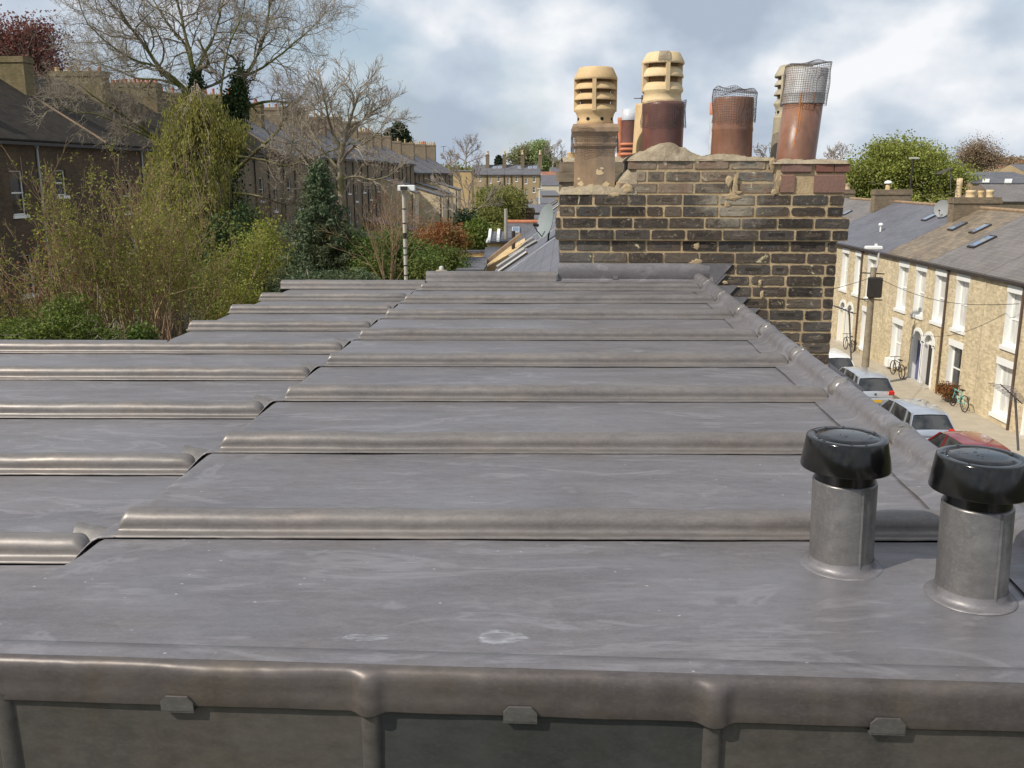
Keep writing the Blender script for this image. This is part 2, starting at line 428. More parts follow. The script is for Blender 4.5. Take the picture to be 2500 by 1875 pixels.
# clay chimney pots, weathered
def clay(name, c1, c2, stain, stain_amt=.5, rough=.75, top=None, sp=6):
    t = NT(name)
    c = t.mix(t.ramp(t.noise(sp, 7, .65), [(.3, 0), (.7, 1)]), c1, c2)
    c = t.mix(t.ramp(t.noise(5, 6, .7, sc=(1, 1, .35)), [(.45, 0), (.75, stain_amt)]), c, stain)
    c = t.mix(t.ramp(t.noise(60, 4, .7), [(.55, 0), (.8, .35)]), c, tuple(x*.45 for x in c1))
    nm = t.bump(t.noise(45, 5, .65), .5, .002)
    return t.set(c, rough, 0, nm, .35)
M['clay_buff'] = clay('buff_clay', (.50, .34, .165), (.65, .48, .27), (.30, .22, .12), .7)
M['clay_buff_pale'] = clay('pale_buff_clay', (.56, .42, .23), (.70, .55, .335), (.40, .30, .18), .6)
M['clay_sooty'] = clay('sooty_clay', (.30, .26, .18), (.50, .44, .32), (.05, .045, .04), .9)
M['clay_brown'] = clay('brown_salt_glazed_clay', (.13, .055, .045), (.20, .090, .070), (.075, .048, .040), .9, .38)
M['clay_orange'] = clay('orange_brown_clay', (.19, .088, .055), (.29, .155, .100), (.10, .055, .04), .95, .36)
M['clay_red'] = clay('terracotta', (.44, .15, .07), (.54, .22, .12), (.25, .10, .06), .5)
M['clay_stone'] = clay('stained_stone_clay', (.27, .165, .09), (.40, .28, .17), (.13, .12, .105), 1.0)
M['clay_core'] = flat('shaded_clay', (.20, .125, .06), .9)  # clay colour darkened for the shade between the louvres
M['zinc'] = clay('galvanised_collar', (.42, .45, .48), (.60, .63, .66), (.38, .20, .10), .55, .4)
M['rusty_zinc'] = clay('rusty_galvanised_collar', (.36, .37, .37), (.50, .50, .49), (.40, .17, .07), .75, .5)
M['rust'] = clay('rust_run', (.42, .15, .04), (.50, .20, .06), (.3, .12, .05), .4, .7)
M['wire'] = flat('rusty_wire', (.15, .13, .125), .6, .4, .3, 30)
M['soot'] = flat('soot', (.015, .013, .012), .95)

# hand-laid chimney brick: each brick is its own island
t = NT('sooted_brick')
isl = t.island()
c = t.ramp(isl, [(0, (.028, .023, .020)), (.3, (.050, .040, .033)), (.55, (.078, .060, .046)), (.72, (.060, .056, .054)), (.88, (.12, .095, .072)), (1, (.038, .029, .025))])
c = t.mix(t.ramp(t.noise(9, 6, .7), [(.48, 0), (.78, .5)]), c, (.11, .092, .07))
c = t.mix(t.ramp(t.noise(2.4, 3, .5), [(.54, 0), (.72, .5)]), c, (.18, .172, .155))
mp_ = t.n('ShaderNodeMapping', vector_type='TEXTURE'); mp_.inputs['Location'].default_value = (.16, -.35, 1.42); mp_.inputs['Scale'].default_value = (.22, 1, .17)
t.l(t.tc.outputs['Object'], mp_.inputs[0]); vm_ = t.n('ShaderNodeVectorMath', operation='MULTIPLY'); vm_.inputs[1].default_value = (1, 0, 1); t.l(mp_.outputs[0], vm_.inputs[0])
lv_ = t.n('ShaderNodeVectorMath', operation='LENGTH'); t.l(vm_.outputs[0], lv_.inputs[0])
c = t.mix(t.ramp(t.math('ADD', lv_.outputs['Value'], t.math('MULTIPLY', t.math('SUBTRACT', t.noise(14, 6, .75), .5), 2.0)), [(.35, .75), (1.0, 0)]), c, (.33, .29, .22))
c = t.mix(t.ramp(t.noise(26, 6, .75, dist=.4), [(.60, 0), (.68, .85)]), c, (.36, .31, .22))
c = t.mix(t.ramp(t.noise(7, 5, .7, dist=.8), [(.64, 0), (.68, .85)]), c, (.60, .52, .32))
c = t.mix(t.ramp(t.noise(33, 5, .8, dist=.6), [(.60, 0), (.66, .6)]), c, (.34, .29, .21))
nm = t.bump(t.noise(40, 6, .7), .8, .006)
M['chimney_brick'] = t.set(c, .88, 0, nm, .25)
t = NT('upper_brick')
isl = t.island()
c = t.ramp(isl, [(0, (.085, .072, .06)), (.25, (.21, .145, .10)), (.45, (.11, .105, .10)), (.6, (.24, .20, .145)), (.8, (.27, .175, .125)), (1, (.14, .115, .085))])
c = t.mix(t.ramp(t.noise(14, 6, .7), [(.42, 0), (.7, .7)]), c, (.28, .25, .19))
c = t.mix(t.ramp(t.noise(22, 5, .7, dist=.5), [(.60, 0), (.66, .9)]), c, (.45, .40, .29))
M['chimney_brick_pale'] = t.set(c, .9, 0, t.bump(t.noise(40, 6, .7), .8, .006), .2)
t = NT('red_chimney_brick')
isl = t.island()
c = t.ramp(isl, [(0, (.22, .085, .06)), (.4, (.16, .10, .085)), (.7, (.30, .17, .12)), (1, (.20, .12, .10))])
c = t.mix(t.ramp(t.noise(18, 6, .7), [(.5, 0), (.75, .7)]), c, (.16, .12, .10))
M['chimney_brick_red'] = t.set(c, .9, 0, t.bump(t.noise(40, 6, .7), .8, .006), .2)
t = NT('lime_mortar')
c = t.mix(t.ramp(t.noise(12, 6, .7), [(.3, 0), (.7, 1)]), (.35, .255, .145), (.54, .42, .26))
c = t.mix(t.ramp(t.noise(4, 6, .7), [(.50, 0), (.74, .7)]), c, (.17, .14, .10))
c = t.mix(t.ramp(t.noise(6, 6, .7, dist=.5), [(.58, 0), (.72, .5)]), c, (.44, .37, .16))
M['mortar'] = t.set(c, .95, 0, t.bump(t.noise(80, 6, .7), .9, .006), .15)
t = NT('flaunching')
c = t.mix(t.ramp(t.noise(16, 7, .7), [(.3, 0), (.7, 1)]), (.26, .21, .145), (.46, .39, .28))
c = t.mix(t.ramp(t.noise(6, 6, .7), [(.5, 0), (.68, .7)]), c, (.16, .12, .085))
c = t.mix(t.ramp(t.noise(9, 5, .7, dist=.5), [(.58, 0), (.68, .6)]), c, (.40, .36, .16))
M['flaunch'] = t.set(c, .95, 0, t.bump(t.noise(50, 6, .75), 1, .012), .15)

# foliage: hue changes from leaf to leaf and clump to clump
def leaf_mat(name, stops, trans=.3, cl=1.2, clc=None):
    t = NT(name)
    c = t.ramp(t.island(), [(i/(len(stops)-1), s) for i, s in enumerate(stops)])
    if clc: c = t.mix(t.ramp(t.noise(cl, 3), [(.42, 0), (.62, .7)]), c, clc)
    t.set(c, .6, 0, None, .25)
    tr = t.n('ShaderNodeBsdfTranslucent'); t.l(c, tr.inputs[0])
    mx = t.n('ShaderNodeMixShader'); mx.inputs[0].default_value = trans
    t.l(t.p.outputs[0], mx.inputs[1]); t.l(tr.outputs[0], mx.inputs[2]); t.l(mx.outputs[0], t.out.inputs[0])
    return t.m
M['leaf_gold'] = leaf_mat('catkin_gold', [(.23, .215, .05), (.33, .30, .07), (.19, .20, .045), (.40, .35, .10), (.15, .16, .04)], .35, 1.3, (.17, .18, .045))
M['leaf_ivy'] = leaf_mat('ivy_leaf', [(.030, .055, .018), (.055, .090, .026), (.04, .07, .02), (.075, .11, .035)], .15)
M['leaf_conifer'] = leaf_mat('blue_green_needles', [(.062, .096, .044), (.105, .145, .070), (.075, .105, .054), (.15, .19, .105)], .15, 1.5, (.085, .092, .040))
M['leaf_conifer_brown'] = leaf_mat('browned_needles', [(0.208, 0.130, 0.039), (0.130, 0.104, 0.039)], .15)
M['leaf_spring'] = leaf_mat('spring_leaf', [(.19, .22, .035), (.29, .32, .05), (.15, .17, .035), (.36, .34, .06)], .38, .8, (.17, .17, .035))
M['leaf_green'] = leaf_mat('shrub_leaf', [(.10, .145, .025), (.16, .21, .035), (.075, .105, .02), (.20, .24, .05)], .3, 1.0, (.08, .11, .025))
M['leaf_mid'] = leaf_mat('mid_green_leaf', [(0.065, 0.123, 0.026), (0.116, 0.174, 0.036), (0.087, 0.138, 0.029)], .25, .8, (0.131, 0.131, 0.029))
M['leaf_olive'] = leaf_mat('olive_leaf', [(.20, .21, .05), (.28, .28, .07), (.15, .16, .045), (.24, .20, .07)], .35, .5, (.15, .17, .04))
M['leaf_dark'] = leaf_mat('dark_leaf', [(0.019, 0.035, 0.016), (0.035, 0.058, 0.021)], .1)
M['leaf_red'] = leaf_mat('copper_leaf', [(.17, .065, .050), (.25, .11, .09), (.13, .05, .04), (.30, .15, .12)], .3)
M['leaf_rust'] = leaf_mat('rusty_leaf', [(0.260, 0.098, 0.033), (0.338, 0.143, 0.052), (0.156, 0.091, 0.039)], .3, 1, (0.130, 0.117, 0.039))
M['leaf_pink'] = leaf_mat('blossom', [(0.450, 0.240, 0.220), (0.320, 0.150, 0.120), (0.500, 0.320, 0.280)], .3)
M['leaf_far'] = leaf_mat('far_green_leaf', [(.27, .30, .06), (.37, .40, .09), (.19, .22, .045), (.44, .45, .13)], .38, .35, (.20, .23, .05))
M['leaf_pale'] = leaf_mat('pale_far_leaf', [(.28, .30, .15), (.34, .35, .18), (.23, .24, .13)], .35, .3, (.22, .21, .13))
M['leaf_pale_green'] = leaf_mat('pale_green_far_leaf', [(.28, .36, .15), (.36, .44, .19), (.22, .29, .12)], .35)
M['leaf_brown'] = leaf_mat('budding_brown', [(.26, .18, .11), (.34, .25, .15), (.21, .15, .09)], .3)
def bark(name, c1, c2, moss=None, amt=.6):
    t = NT(name)
    c = t.mix(t.ramp(t.noise(3, 5, .6), [(.35, 0), (.65, 1)]), c1, c2)
    if moss: c = t.mix(t.ramp(t.noise(1.3, 4), [(.42, 0), (.6, amt)]), c, moss)
    return t.set(c, .9, 0, t.bump(t.noise(18, 4), .6, .02), .15)
M['bark'] = bark('grey_bark', (.13, .105, .08), (.27, .23, .175), (.16, .16, .055))
M['bark_moss'] = bark('mossy_bark', (.11, .095, .055), (.20, .18, .10), (.13, .145, .03), .8)
M['twig'] = bark('twig_bark', (.23, .19, .145), (.38, .33, .26))
M['twig_warm'] = bark('tan_twig_bark', (.22, .135, .085), (.36, .25, .16), (.17, .14, .05), .5)
M['twig_far'] = bark('far_twig_bark', (.28, .23, .19), (.38, .32, .26))
# ================================================================== foreground lead roof
ZR = CAMH - .67          # right-hand deck level
ZL = ZR - .048           # left-hand deck, one drip lower
def UVR(u, v, z):                      # the seams run a little askew of the front edge
    s_ = max(0, min(1, (v-1.18)/.42))
    return UV(u, v+.046*s_*(u+.055*v), z)
def nz(x, y, z=0): return mnoise.noise(Vector((x, y, z)))
roof = empty('lead_roof', (0, 3.5, ZR), 'grey lead flat roof with long rolled seams filling the foreground', 'roof')
UL = -.872               # the drip between the two levels
UH = .853                 # ridge roll
RV = [1.635, 2.18, 2.712, 3.23, 3.77, 4.34, 4.88, 5.42]
LV = [v_+.040-.0025*v_ for v_ in (1.588, 2.115, 2.652, 3.18, 3.68, 4.25, 4.80, 5.30)]

def wave(u, v): return .0024*nz(u*1.7, v*2.6) + .0014*nz(u*5, v*7, 3)
def sheet(u0, u1, v0, v1, zf, nu, nv, name='lead_sheet', mat=None, uf=None):
    m = MB(UVR)
    rows = []
    for i in range(nv+1):
        v = v0 + (v1-v0)*i/nv
        rows.append([(( uf(j/nu, v) if uf else u0+(u1-u0)*j/nu), v, zf(j/nu, v)) for j in range(nu+1)])
    rows2 = []
    for r in rows: rows2.append([(u, v, z+wave(u, v)) for (u, v, z) in r])
    m.grid(rows2)
    return m.build(name, mat or M['lead'], roof)

# right sheets, each turned down over the drip at its left end
us = [UL-.030, UL-.026, UL-.020, UL-.012, UL-.004, UL+.006, UL+.018, UL+.03] + [UL+.03+(UH-.03-UL-.03)*k/40 for k in range(1, 41)]
def zdrop(u):
    if u > UL+.018: return 0
    x = (UL+.018-u)/.048
    return -min(1, x)**1.6*.050
bays = [1.178] + RV + [5.93]
for k in range(len(bays)-1):
    v0 = bays[k] + (.022 if k else 0); v1 = bays[k+1] - .0035
    m = MB(UVR); rows = []
    nv = 14
    for i in range(nv+1):
        v = v0+(v1-v0)*i/nv
        fade = min(1, max(0, (v-1.2)/.38))          # the drip dies out toward the front edge
        fade = fade*fade*(3-2*fade)
        row = []
        for u in us:
            row.append((u - (.10*(1-fade) if u < UL+.03 else 0), v, ZR + zdrop(u)*fade + wave(u, v)))
        rows.append(row)
    m.grid(rows)
    # thickness of the near edge so the lap reads as a lip
    e0 = [(u, v0, z) for (u, _, z) in rows[0]]
    m.grid([rows[-1], [(u, v+.001, z-.014) for (u, v, z) in rows[-1]]])
    m.build('lead_sheet', M['lead'], roof)
# left sheets
lb = [1.178] + LV + [5.93]
for k in range(len(lb)-1):
    v0 = lb[k] + (.022 if k else 0); v1 = lb[k+1] - .0035
    ul = -3.2 if k <= 4 else -1.735
    m = MB(UVR); rows = []
    for i in range(13):
        v = v0+(v1-v0)*i/12
        fade = min(1, max(0, (v-1.2)/.38)); fade = fade*fade*(3-2*fade)
        ua = ul
        rows.append([(ua+(UL-.02-ua)*j/30, v, ZR+(ZL-ZR)*fade + wave(ua+(UL-.02-ua)*j/30, v+9) - .0005) for j in range(31)])
    m.grid(rows)
    m.grid([rows[-1], [(u, v+.001, z-.014) for (u, v, z) in rows[-1]]])
    if k > 4:                                      # turned-down left verge
        m.grid([[(r[0][0]-.0, r[0][1], r[0][2]) for r in rows], [(r[0][0]-.02, r[0][1], r[0][2]-.012) for r in rows], [(r[0][0]-.028, r[0][1], r[0][2]-.12) for r in rows]])
    m.build('lead_sheet', M['lead'], roof)
# wide left part stops at v = 3.93 with its own back edge
m = MB(UVR)
rows = [[(-3.2+1.47*j/20, v, ZL+dz+wave(-3.2+1.47*j/20, v)) for j in range(21)] for v, dz in ((3.755, 0), (3.85, 0), (3.985, 0), (4.005, .005), (4.020, .003), (4.030, -.02), (4.033, -.12))]
m.grid(rows); m.build('lead_sheet', M['lead'], roof)
# near-black sheet under the laps, its colour standing for shade in the gaps
m = MB(UVR); m.box(-3.2, -1.74, 1.22, 3.97, ZL-.04, ZL-.018); m.box(-1.74, .9, 1.22, 5.9, ZL-.04, ZL-.0185)
m.build('gap_shade', M['void'], roof)

# wood-cored rolls: undercloak lip toward the camera, then the round roll
PROF = [(-.001, .0005), (-.0012, .0038), (.006, .0046), (.012, .0044), (.017, .0046), (.0210, .0066), (.0235, .0110), (.0235, .0175), (.0242, .0245), (.0280, .0315), (.0345, .0370), (.0425, .0402), (.0520, .0408), (.0615, .0385), (.0700, .0325), (.0755, .0240), (.0790, .0135), (.0840, .0055), (.094, .0008)]
def roll(v0, u0, u1, zb, seed, scale=1.0, endl=True, endr=True):
    m = MB(UVR); rows = []
    n = max(20, int((u1-u0)/.022))
    ulist = [u0, u0+.002, u0+.005, u0+.009, u0+.013, u0+.017]+[u0+.022+(u1-u0-.05)*i/n for i in range(n+1)]+[u1-.022, u1-.016, u1-.010, u1-.005, u1-.002, u1]
    for u in ulist:
        dl = (u-u0)/.016 if endl else 9; dr = (u1-u)/.03 if endr else 9
        t = max(0, min(1, dl, dr)); hs = math.sqrt(max(0, 1-(1-t)**2))
        row = []
        wob = .0026*nz(u*4, seed*3.7) + .0008*nz(u*22, seed*2.3) ; hw = 1+.09*nz(u*5.5, seed*1.3) + .06*nz(u*14, seed) + .03*nz(u*45, seed*1.9)
        lipw = .0026*nz(u*9, seed*2.1) + .0020*nz(u*30, seed) + .0010*nz(u*85, seed)
        ofs = 0
        for (dv, z) in PROF:
            zz = z*scale
            if dv > .018: zz = .005 + (zz-.005)*hw*hs
            q = dv*scale + (lipw if dv < .02 else wob*1.0)
            row.append((u, v0+q+ 0, zb+max(zz, 0) + (.0008*nz(u*12, dv*60, seed) if dv > .02 else 0)))
        rows.append(row)
    m.grid(rows)
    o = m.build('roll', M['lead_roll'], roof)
    return o
for i, v in enumerate(RV):
    roll(v, UL+.030+.012*nz(i*3.3, 1), UH-.050, ZR+.001, i+1)
for i, v in enumerate(RV):               # the lap carries on past the roll and curls down over the drip
    m = MB(UVR); rows = []
    for k in range(9):
        t = k/8; u = UL+.034-.075*t
        zz = ZR+.0046 - .046*max(0, t-.40)**1.3/.51
        vb = v-.0015-.030*t*t
        rows.append([(u, vb, zz-.003), (u, vb-.0005, zz), (u, vb+.02, zz+.0004), (u, v+.045, zz-.0005), (u, v+.085, zz-.003)])
    m.grid(rows); m.build('lap_end', M['lead'], roof)
for i, v in enumerate(LV):
    roll(v, -3.2 if i < 5 else -1.76, UL-.03, ZL+.001, i+20, 1.0, i >= 5, True)
# small worn flap dressed over each left roll end, and the torn lap edge beside it
for i, v in enumerate(LV):
    if i == 7: continue
    m = MB(UVR); rows = []
    for a in range(6):
        row = []
        for b in range(7):
            u = UL-.070+.062*a/5 + .006*nz(a, b, i); vv = v+.040+.075*b/6
            hgt = .049*math.exp(-((b-3)/2.4)**2)
            row.append((u, vv, ZL+.006+hgt*(1-.25*a/5) + .004*nz(a*.9, b*.9, i+5)))
        rows.append(row)
    m.grid(rows); m.build('seam_patch', M['lead_weld'], roof)
    m = MB(UVR)
    vt = v+.10
    m.grid([[(UL-.085+.018*k, vt+.006*math.sin(k*1.1+i), ZL+.004+.004*k/4) for k in range(6)], [(UL-.085+.018*k, vt+.012+.004*math.sin(k*1.7), ZL+.010+.009*(k/5)) for k in range(6)]])
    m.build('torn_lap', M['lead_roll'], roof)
# raised back edges
def upstand(u0, u1, v0, zb, h, seed):
    m = MB(UVR); rows = []
    n = int((u1-u0)/.03)
    for i in range(n+1):
        u = u0+(u1-u0)*i/n
        w = .0018*nz(u*6, seed)
        rows.append([(u, v0-.012, zb+.001), (u, v0-.002+w, zb+.004), (u, v0+w, zb+h*.5), (u, v0+.004+w, zb+h*.85), (u, v0+.014+w, zb+h+w), (u, v0+.04+w, zb+h+.003+w), (u, v0+.07, zb+h-.002), (u, v0+.085, zb+h-.02), (u, v0+.09, zb-.15)])
    m.grid(rows)
    m.add([r for r in rows[0]], [tuple(range(9))]); m.add([r for r in rows[-1]], [tuple(range(9))[::-1]])
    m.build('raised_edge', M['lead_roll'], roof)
upstand(-1.80, UL-.01, 5.90, ZL, .050, 3)
upstand(UL, -.045, 5.89, ZR, .060, 5)
# ridge roll running away along the right verge, welded at each seam
m = MB(UVR); rows = []
nn = 230
for i in range(nn+1):
    v = 1.158 + 4.822*i/nn
    b = 0
    for rv in RV + [1.10, 5.93]:
        b += math.exp(-((v-rv-.06)/.035)**2)
    rr = .034 + .0035*b + .0018*nz(v*7, 4) + .003*b*nz(v*45, 2)
    uw = UH + .003*nz(v*3, 8)
    row = [(uw-.100-.008*nz(v*7, 3), v, ZR+.0045), (uw-.070, v, ZR+.0055), (uw-.048, v, ZR+.008+.004*b)]
    for k in range(11):
        a = math.pi*(1.02-k*1.15/10)
        row.append((uw+rr*math.cos(a), v, ZR+.020+rr*1.05*math.sin(a)))
    row += [(uw+.044, v, ZR-.025), (uw+.056, v, ZR-.075), (uw+.10, v, ZR-.14)]
    rows.append(row)
m.grid(rows); m.build('ridge_roll', M['lead'], roof)
for i, rv in enumerate(RV):
    m = MB(UVR); rows = []
    for a in range(15):
        row = []
        for b in range(9):
            ang = math.pi*(1.10-b*(.62+.2*nz(i*2.2, 3))/8); rr = .0375+.0022*nz(a*.8, b*.8, i)-.004*(a in (0, 14))
            vv = rv+.030+(.055+.03*nz(b*.7, i))*a/14+.014*nz(b, a*.3, i+9)
            k = math.sin(math.pi*a/14)
            row.append((UH+ (rr+.004*k)*math.cos(ang) + .004*nz(a, i), vv, ZR+.022+(rr*1.05+.004*k)*math.sin(ang)))
        rows.append(row)
    m.grid(rows); m.build('weld', M['lead_weld'], roof)
# slate slope falling to the street on the far side of the ridge roll
m = MB(UVR)
m.grid([[(UH+.055, v, ZR-.11), (UH+1.2, v, ZR-.11-1.14*.90), (UH+2.7, v, ZR-.11-2.64*.90)] for v in (-1.5, 1.5, 5.94)], False)
m.build('slate_slope', M['slate'], roof)
# rear slope beyond the left verge, seen only from the side
m = MB(UVR)
m.box(-1.70, -1.66, 3.95, 5.9, 6.4, ZL-.06); m.box(-1.70, -.05, 5.94, 5.975, 6.4, ZL-.03); m.box(-3.2, -1.70, 3.98, 4.02, 6.4, ZL-.06)
m.build('side_cladding', M['slate'], roof)

# ---- front edge: rounded nosing, apron, clips and clad face
VF = 1.150
def front_prof(u):
    s1 = math.exp(-(abs(u+.262)/.017)**3); s2 = math.exp(-(abs(u-.212)/.018)**3)
    w = .0034*nz(u*5, 2.2) + .0022*nz(u*15, 1.2) + .0009*nz(u*42, 7)
    hgt = .0022*nz(u*3.3, 7)
    bot = .0016*nz(u*9, 5) + .0035*(s1+s2)
    bul = .0105*(s1+s2)
    return [(VF+.016, .0022+hgt*.6), (VF+.010-bul*.2, .0016+hgt), (VF+.0055+w*.5-bul*.4, -.0006+hgt), (VF+.0022+w*.7-bul*.6, -.0040+hgt), (VF+.0004+w-bul*.8, -.0090), (VF-.001+w-bul*.9, -.015), (VF-.0015+w-bul, -.026), (VF-.002-bul+w, -.042), (VF-.004-bul, -.058-bot), (VF-.003-bul, -.0605-bot), (VF+.003-bul*.6, -.060-bot)]
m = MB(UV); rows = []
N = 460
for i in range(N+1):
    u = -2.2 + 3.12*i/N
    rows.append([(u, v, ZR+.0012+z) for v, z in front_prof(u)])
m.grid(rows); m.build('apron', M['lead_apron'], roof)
m = MB(UV)
m.grid([[(-2.2+3.12*i/N, v, ZR+.0012+z+.002*nz((-2.2+3.3*i/N)*3.3, 7)*.6*(1-(v-VF-.015)/.042)) for v, z in ((VF+.057, .0002), (VF+.0565, .0018), (VF+.04, .0021), (VF+.0158, .0022))] for i in range(0, N+1, 4)])
m.build('nosing_strip', M['lead'], roof)
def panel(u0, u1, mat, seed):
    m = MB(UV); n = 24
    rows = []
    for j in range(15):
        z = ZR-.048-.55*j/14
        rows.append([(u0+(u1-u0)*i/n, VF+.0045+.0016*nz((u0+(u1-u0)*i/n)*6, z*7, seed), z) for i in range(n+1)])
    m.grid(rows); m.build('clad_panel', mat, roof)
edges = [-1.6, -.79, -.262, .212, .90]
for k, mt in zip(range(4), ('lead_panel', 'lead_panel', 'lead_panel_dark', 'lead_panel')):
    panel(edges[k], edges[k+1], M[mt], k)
for u in edges[1:4]:
    m = MB(UV); rows = []
    for j in range(15):
        z = ZR-.050-.55*j/14
        row = []
        for k in range(9):
            a = math.pi*k/8
            row.append((u-.0135*math.cos(a)+.0006*nz(z*9, u), VF+.006-.010*math.sin(a)**.8, z))
        rows.append([(u-.018, VF+.0065, z)]+row+[(u+.016, VF+.0065, z)])
    m.grid(rows); m.build('upright_roll', M['lead_panel'], roof)
def clip(u, z0):
    w, h = .0232, .0225
    vz = VF-.0062
    m = MB(UV)
    pts = [(-w, 0), (w, 0), (w, h*.62), (w*.66, h), (-w*.66, h), (-w, h*.62)]
    fr = [(u+a, vz-.001-.0012*(b/h), z0+b) for a, b in pts]
    bk = [(u+a, vz+.0012, z0+b) for a, b in pts]
    m.add(fr+bk, [(0,1,2,3,4,5), (11,10,9,8,7,6)] + [(i, 6+i, 6+(i+1) % 6, (i+1) % 6) for i in range(6)])
    m.box(u-w, u+w, vz, VF+.016, z0-.003, z0)
    m.build('clip', M['lead_sleeve'], roof)
for px, py in ((412, 1733), (1270, 1741), (2150, 1756)):
    p = atY(px, py, 1.145); clip(p.x*CT-1.145*ST, ZR-.0645)

# smears and scuffs are real, shallow dressings of solder-pale metal on the sheet
# ================================================================== vent pipes
def vent(base, h_sleeve, lean, label, seed):
    root = empty('vent_pipe', base, label, 'vent pipe', 'capped vent pipes standing on the lead roof')
    c = Vector(base)
    r = .0535
    m = MB(); m.lathe(c, [(.0700, .0006), (.0690, .0022), (.0640, .0030), (.0590, .0048), (.0560, .0100), (.0542, .020)], 48, jag=lambda a, z: .02*nz(math.cos(a)*2, math.sin(a)*2, seed) if z < .01 else 0)
    m.build('flange', M['lead'], root)
    m = MB()
    m.lathe(c, [(.0545, .012), (r, .03), (r, h_sleeve-.004), (r-.0015, h_sleeve), (r-.004, h_sleeve)], 48, lean, jag=lambda a, z: .006*nz(math.cos(a)*1.5, math.sin(a)*1.5, z*9+seed))
    m.build('sleeve', M['lead_sleeve'], root)
    m = MB()                                          # lapped vertical seam facing the camera
    rows = []
    for j in range(21):
        z = .012+(h_sleeve-.014)*j/20; row = []
        for k in range(5):
            a = -math.pi/2+.20+.026*k + .010*nz(z*20, k, seed)
            rr = r+(.0002, .0008, .0018, .0022, .0002)[k] + .0005*nz(z*40, k)
            row.append((c.x+rr*math.cos(a)+lean[0]*z, c.y+rr*math.sin(a)+lean[1]*z, c.z+z))
        rows.append(row)
    m.grid(rows); m.build('seam', M['lead_sleeve'], root)
    m = MB(); r2 = .0500
    m.lathe(c, [(r2, h_sleeve-.03), (r2, h_sleeve+.055)], 48, lean)
    m.build('inner_pipe', M['plastic'], root)
    m = MB(); z0 = h_sleeve+.022
    rb, rt, hc = .0745, .0655, .054
    m.lathe(c, [(rb-.003, z0), (rb-.0004, z0+.0004), (rb, z0+.002), (rt+.0010, z0+hc-.0028), (rt+.0002, z0+hc-.0008), (rt-.0014, z0+hc), (rt-.011, z0+hc+.0004), (rt-.0118, z0+hc+.0001), (rt-.0128, z0+hc-.0014), (rt-.0138, z0+hc+.0002), (.035, z0+hc+.0022), (.001, z0+hc+.0030)], 72, lean)
    m.lathe(c, [(rb-.003, z0), (rb-.006, z0+.01), (.05, z0+.02)], 64, lean)
    m.build('cap', M['plastic'], root)
    rg = random.Random(seed)
    for k in range(24):
        m = MB()
        a = rg.uniform(0, 6.28); q = rt*rg.choice([.2, .4, .5, .6, .88, .9, .92])*rg.uniform(.8, 1.02)
        s = rg.uniform(.0012, .0040)
        zt = z0+hc+.0028*(1-q/rt)+.0001
        x, y = c.x+q*math.cos(a)+lean[0]*zt, c.y+q*math.sin(a)+lean[1]*zt
        m.lathe((x, y, c.z+zt), [(s, -.0004), (s*.85, .0005), (s*.5, .0010), (s*.05, .0012)], 9)
        m.build('water_drop', M['water_drop'], root)
b1 = atZ(2052, 1378, ZR); b2 = atZ(2368, 1455, ZR)
vent(b1, .158, (-.03, .0), 'left black capped vent pipe in a grey lead sleeve', 3)
vent(b2, .160, (-.02, .02), 'right black capped vent pipe with scuffed cap nearest the photo edge', 11)
# ================================================================== brick chimney
VC = 5.95
def cz(py, px=1700, v=VC):
    a, b, c = ray(px, py); t = v/(a*ST+b*CT); return CAMH+c*t
def cu(px, py=500, v=VC):
    a, b, c = ray(px, py); t = v/(a*ST+b*CT); return a*t*CT-b*t*ST
rg = random.Random(5)
chim = empty('chimney', UV(.85, VC+.4, 8.0), 'broad soot blackened brick chimney stack beside the lead roof', 'chimney')
CH = .0715
def jit(): return rg.uniform(-.0013, .0013)
def rbrick(m, s, e, vf, z0, z1):
    """brick with a worn, uneven face outline"""
    ws = .8 + .8*max(0, (s-.7))                   # more worn toward the right
    if rg.random() < .12: ws *= 2
    P = []
    nx = max(3, int((e-s)/.026))
    for i in range(nx): P.append((s+(e-s)*i/nx, z0))
    for i in range(2): P.append((e, z0+(z1-z0)*i/2))
    for i in range(nx): P.append((e-(e-s)*i/nx, z1))
    for i in range(2): P.append((s, z1-(z1-z0)*i/2))
    cx, cy = (s+e)/2, (z0+z1)/2
    def ring(ins, v):
        out = []
        for i, (a, b) in enumerate(P):
            w = (ins+abs(J[i])*ws)
            corner = .0012*ws if (abs(a-s) < 1e-6 or abs(a-e) < 1e-6) and (abs(b-z0) < 1e-6 or abs(b-z1) < 1e-6) else 0
            w += corner
            onx = abs(a-s) < 1e-6 or abs(a-e) < 1e-6; onz = abs(b-z0) < 1e-6 or abs(b-z1) < 1e-6
            out.append((a-math.copysign(w, a-cx) if onx else a, v, b-math.copysign(w, b-cy) if onz else b))
        return out
    J = [rg.uniform(0, .0028) for _ in P]
    R0 = ring(-.001, vf+.05); R1 = ring(0, vf+.0025); R2 = ring(.0018, vf+rg.uniform(-.0008, .0008))
    m.grid([R0, R1, R2], False, True)
    R3 = [(cx+(a-cx)*.5, v_+rg.uniform(-.0018, .0018), cy+(b-cy)*.4) for a, v_, b in R2]
    m.grid([R2, R3], True, True); m.add(R3, [tuple(range(len(R3)))])
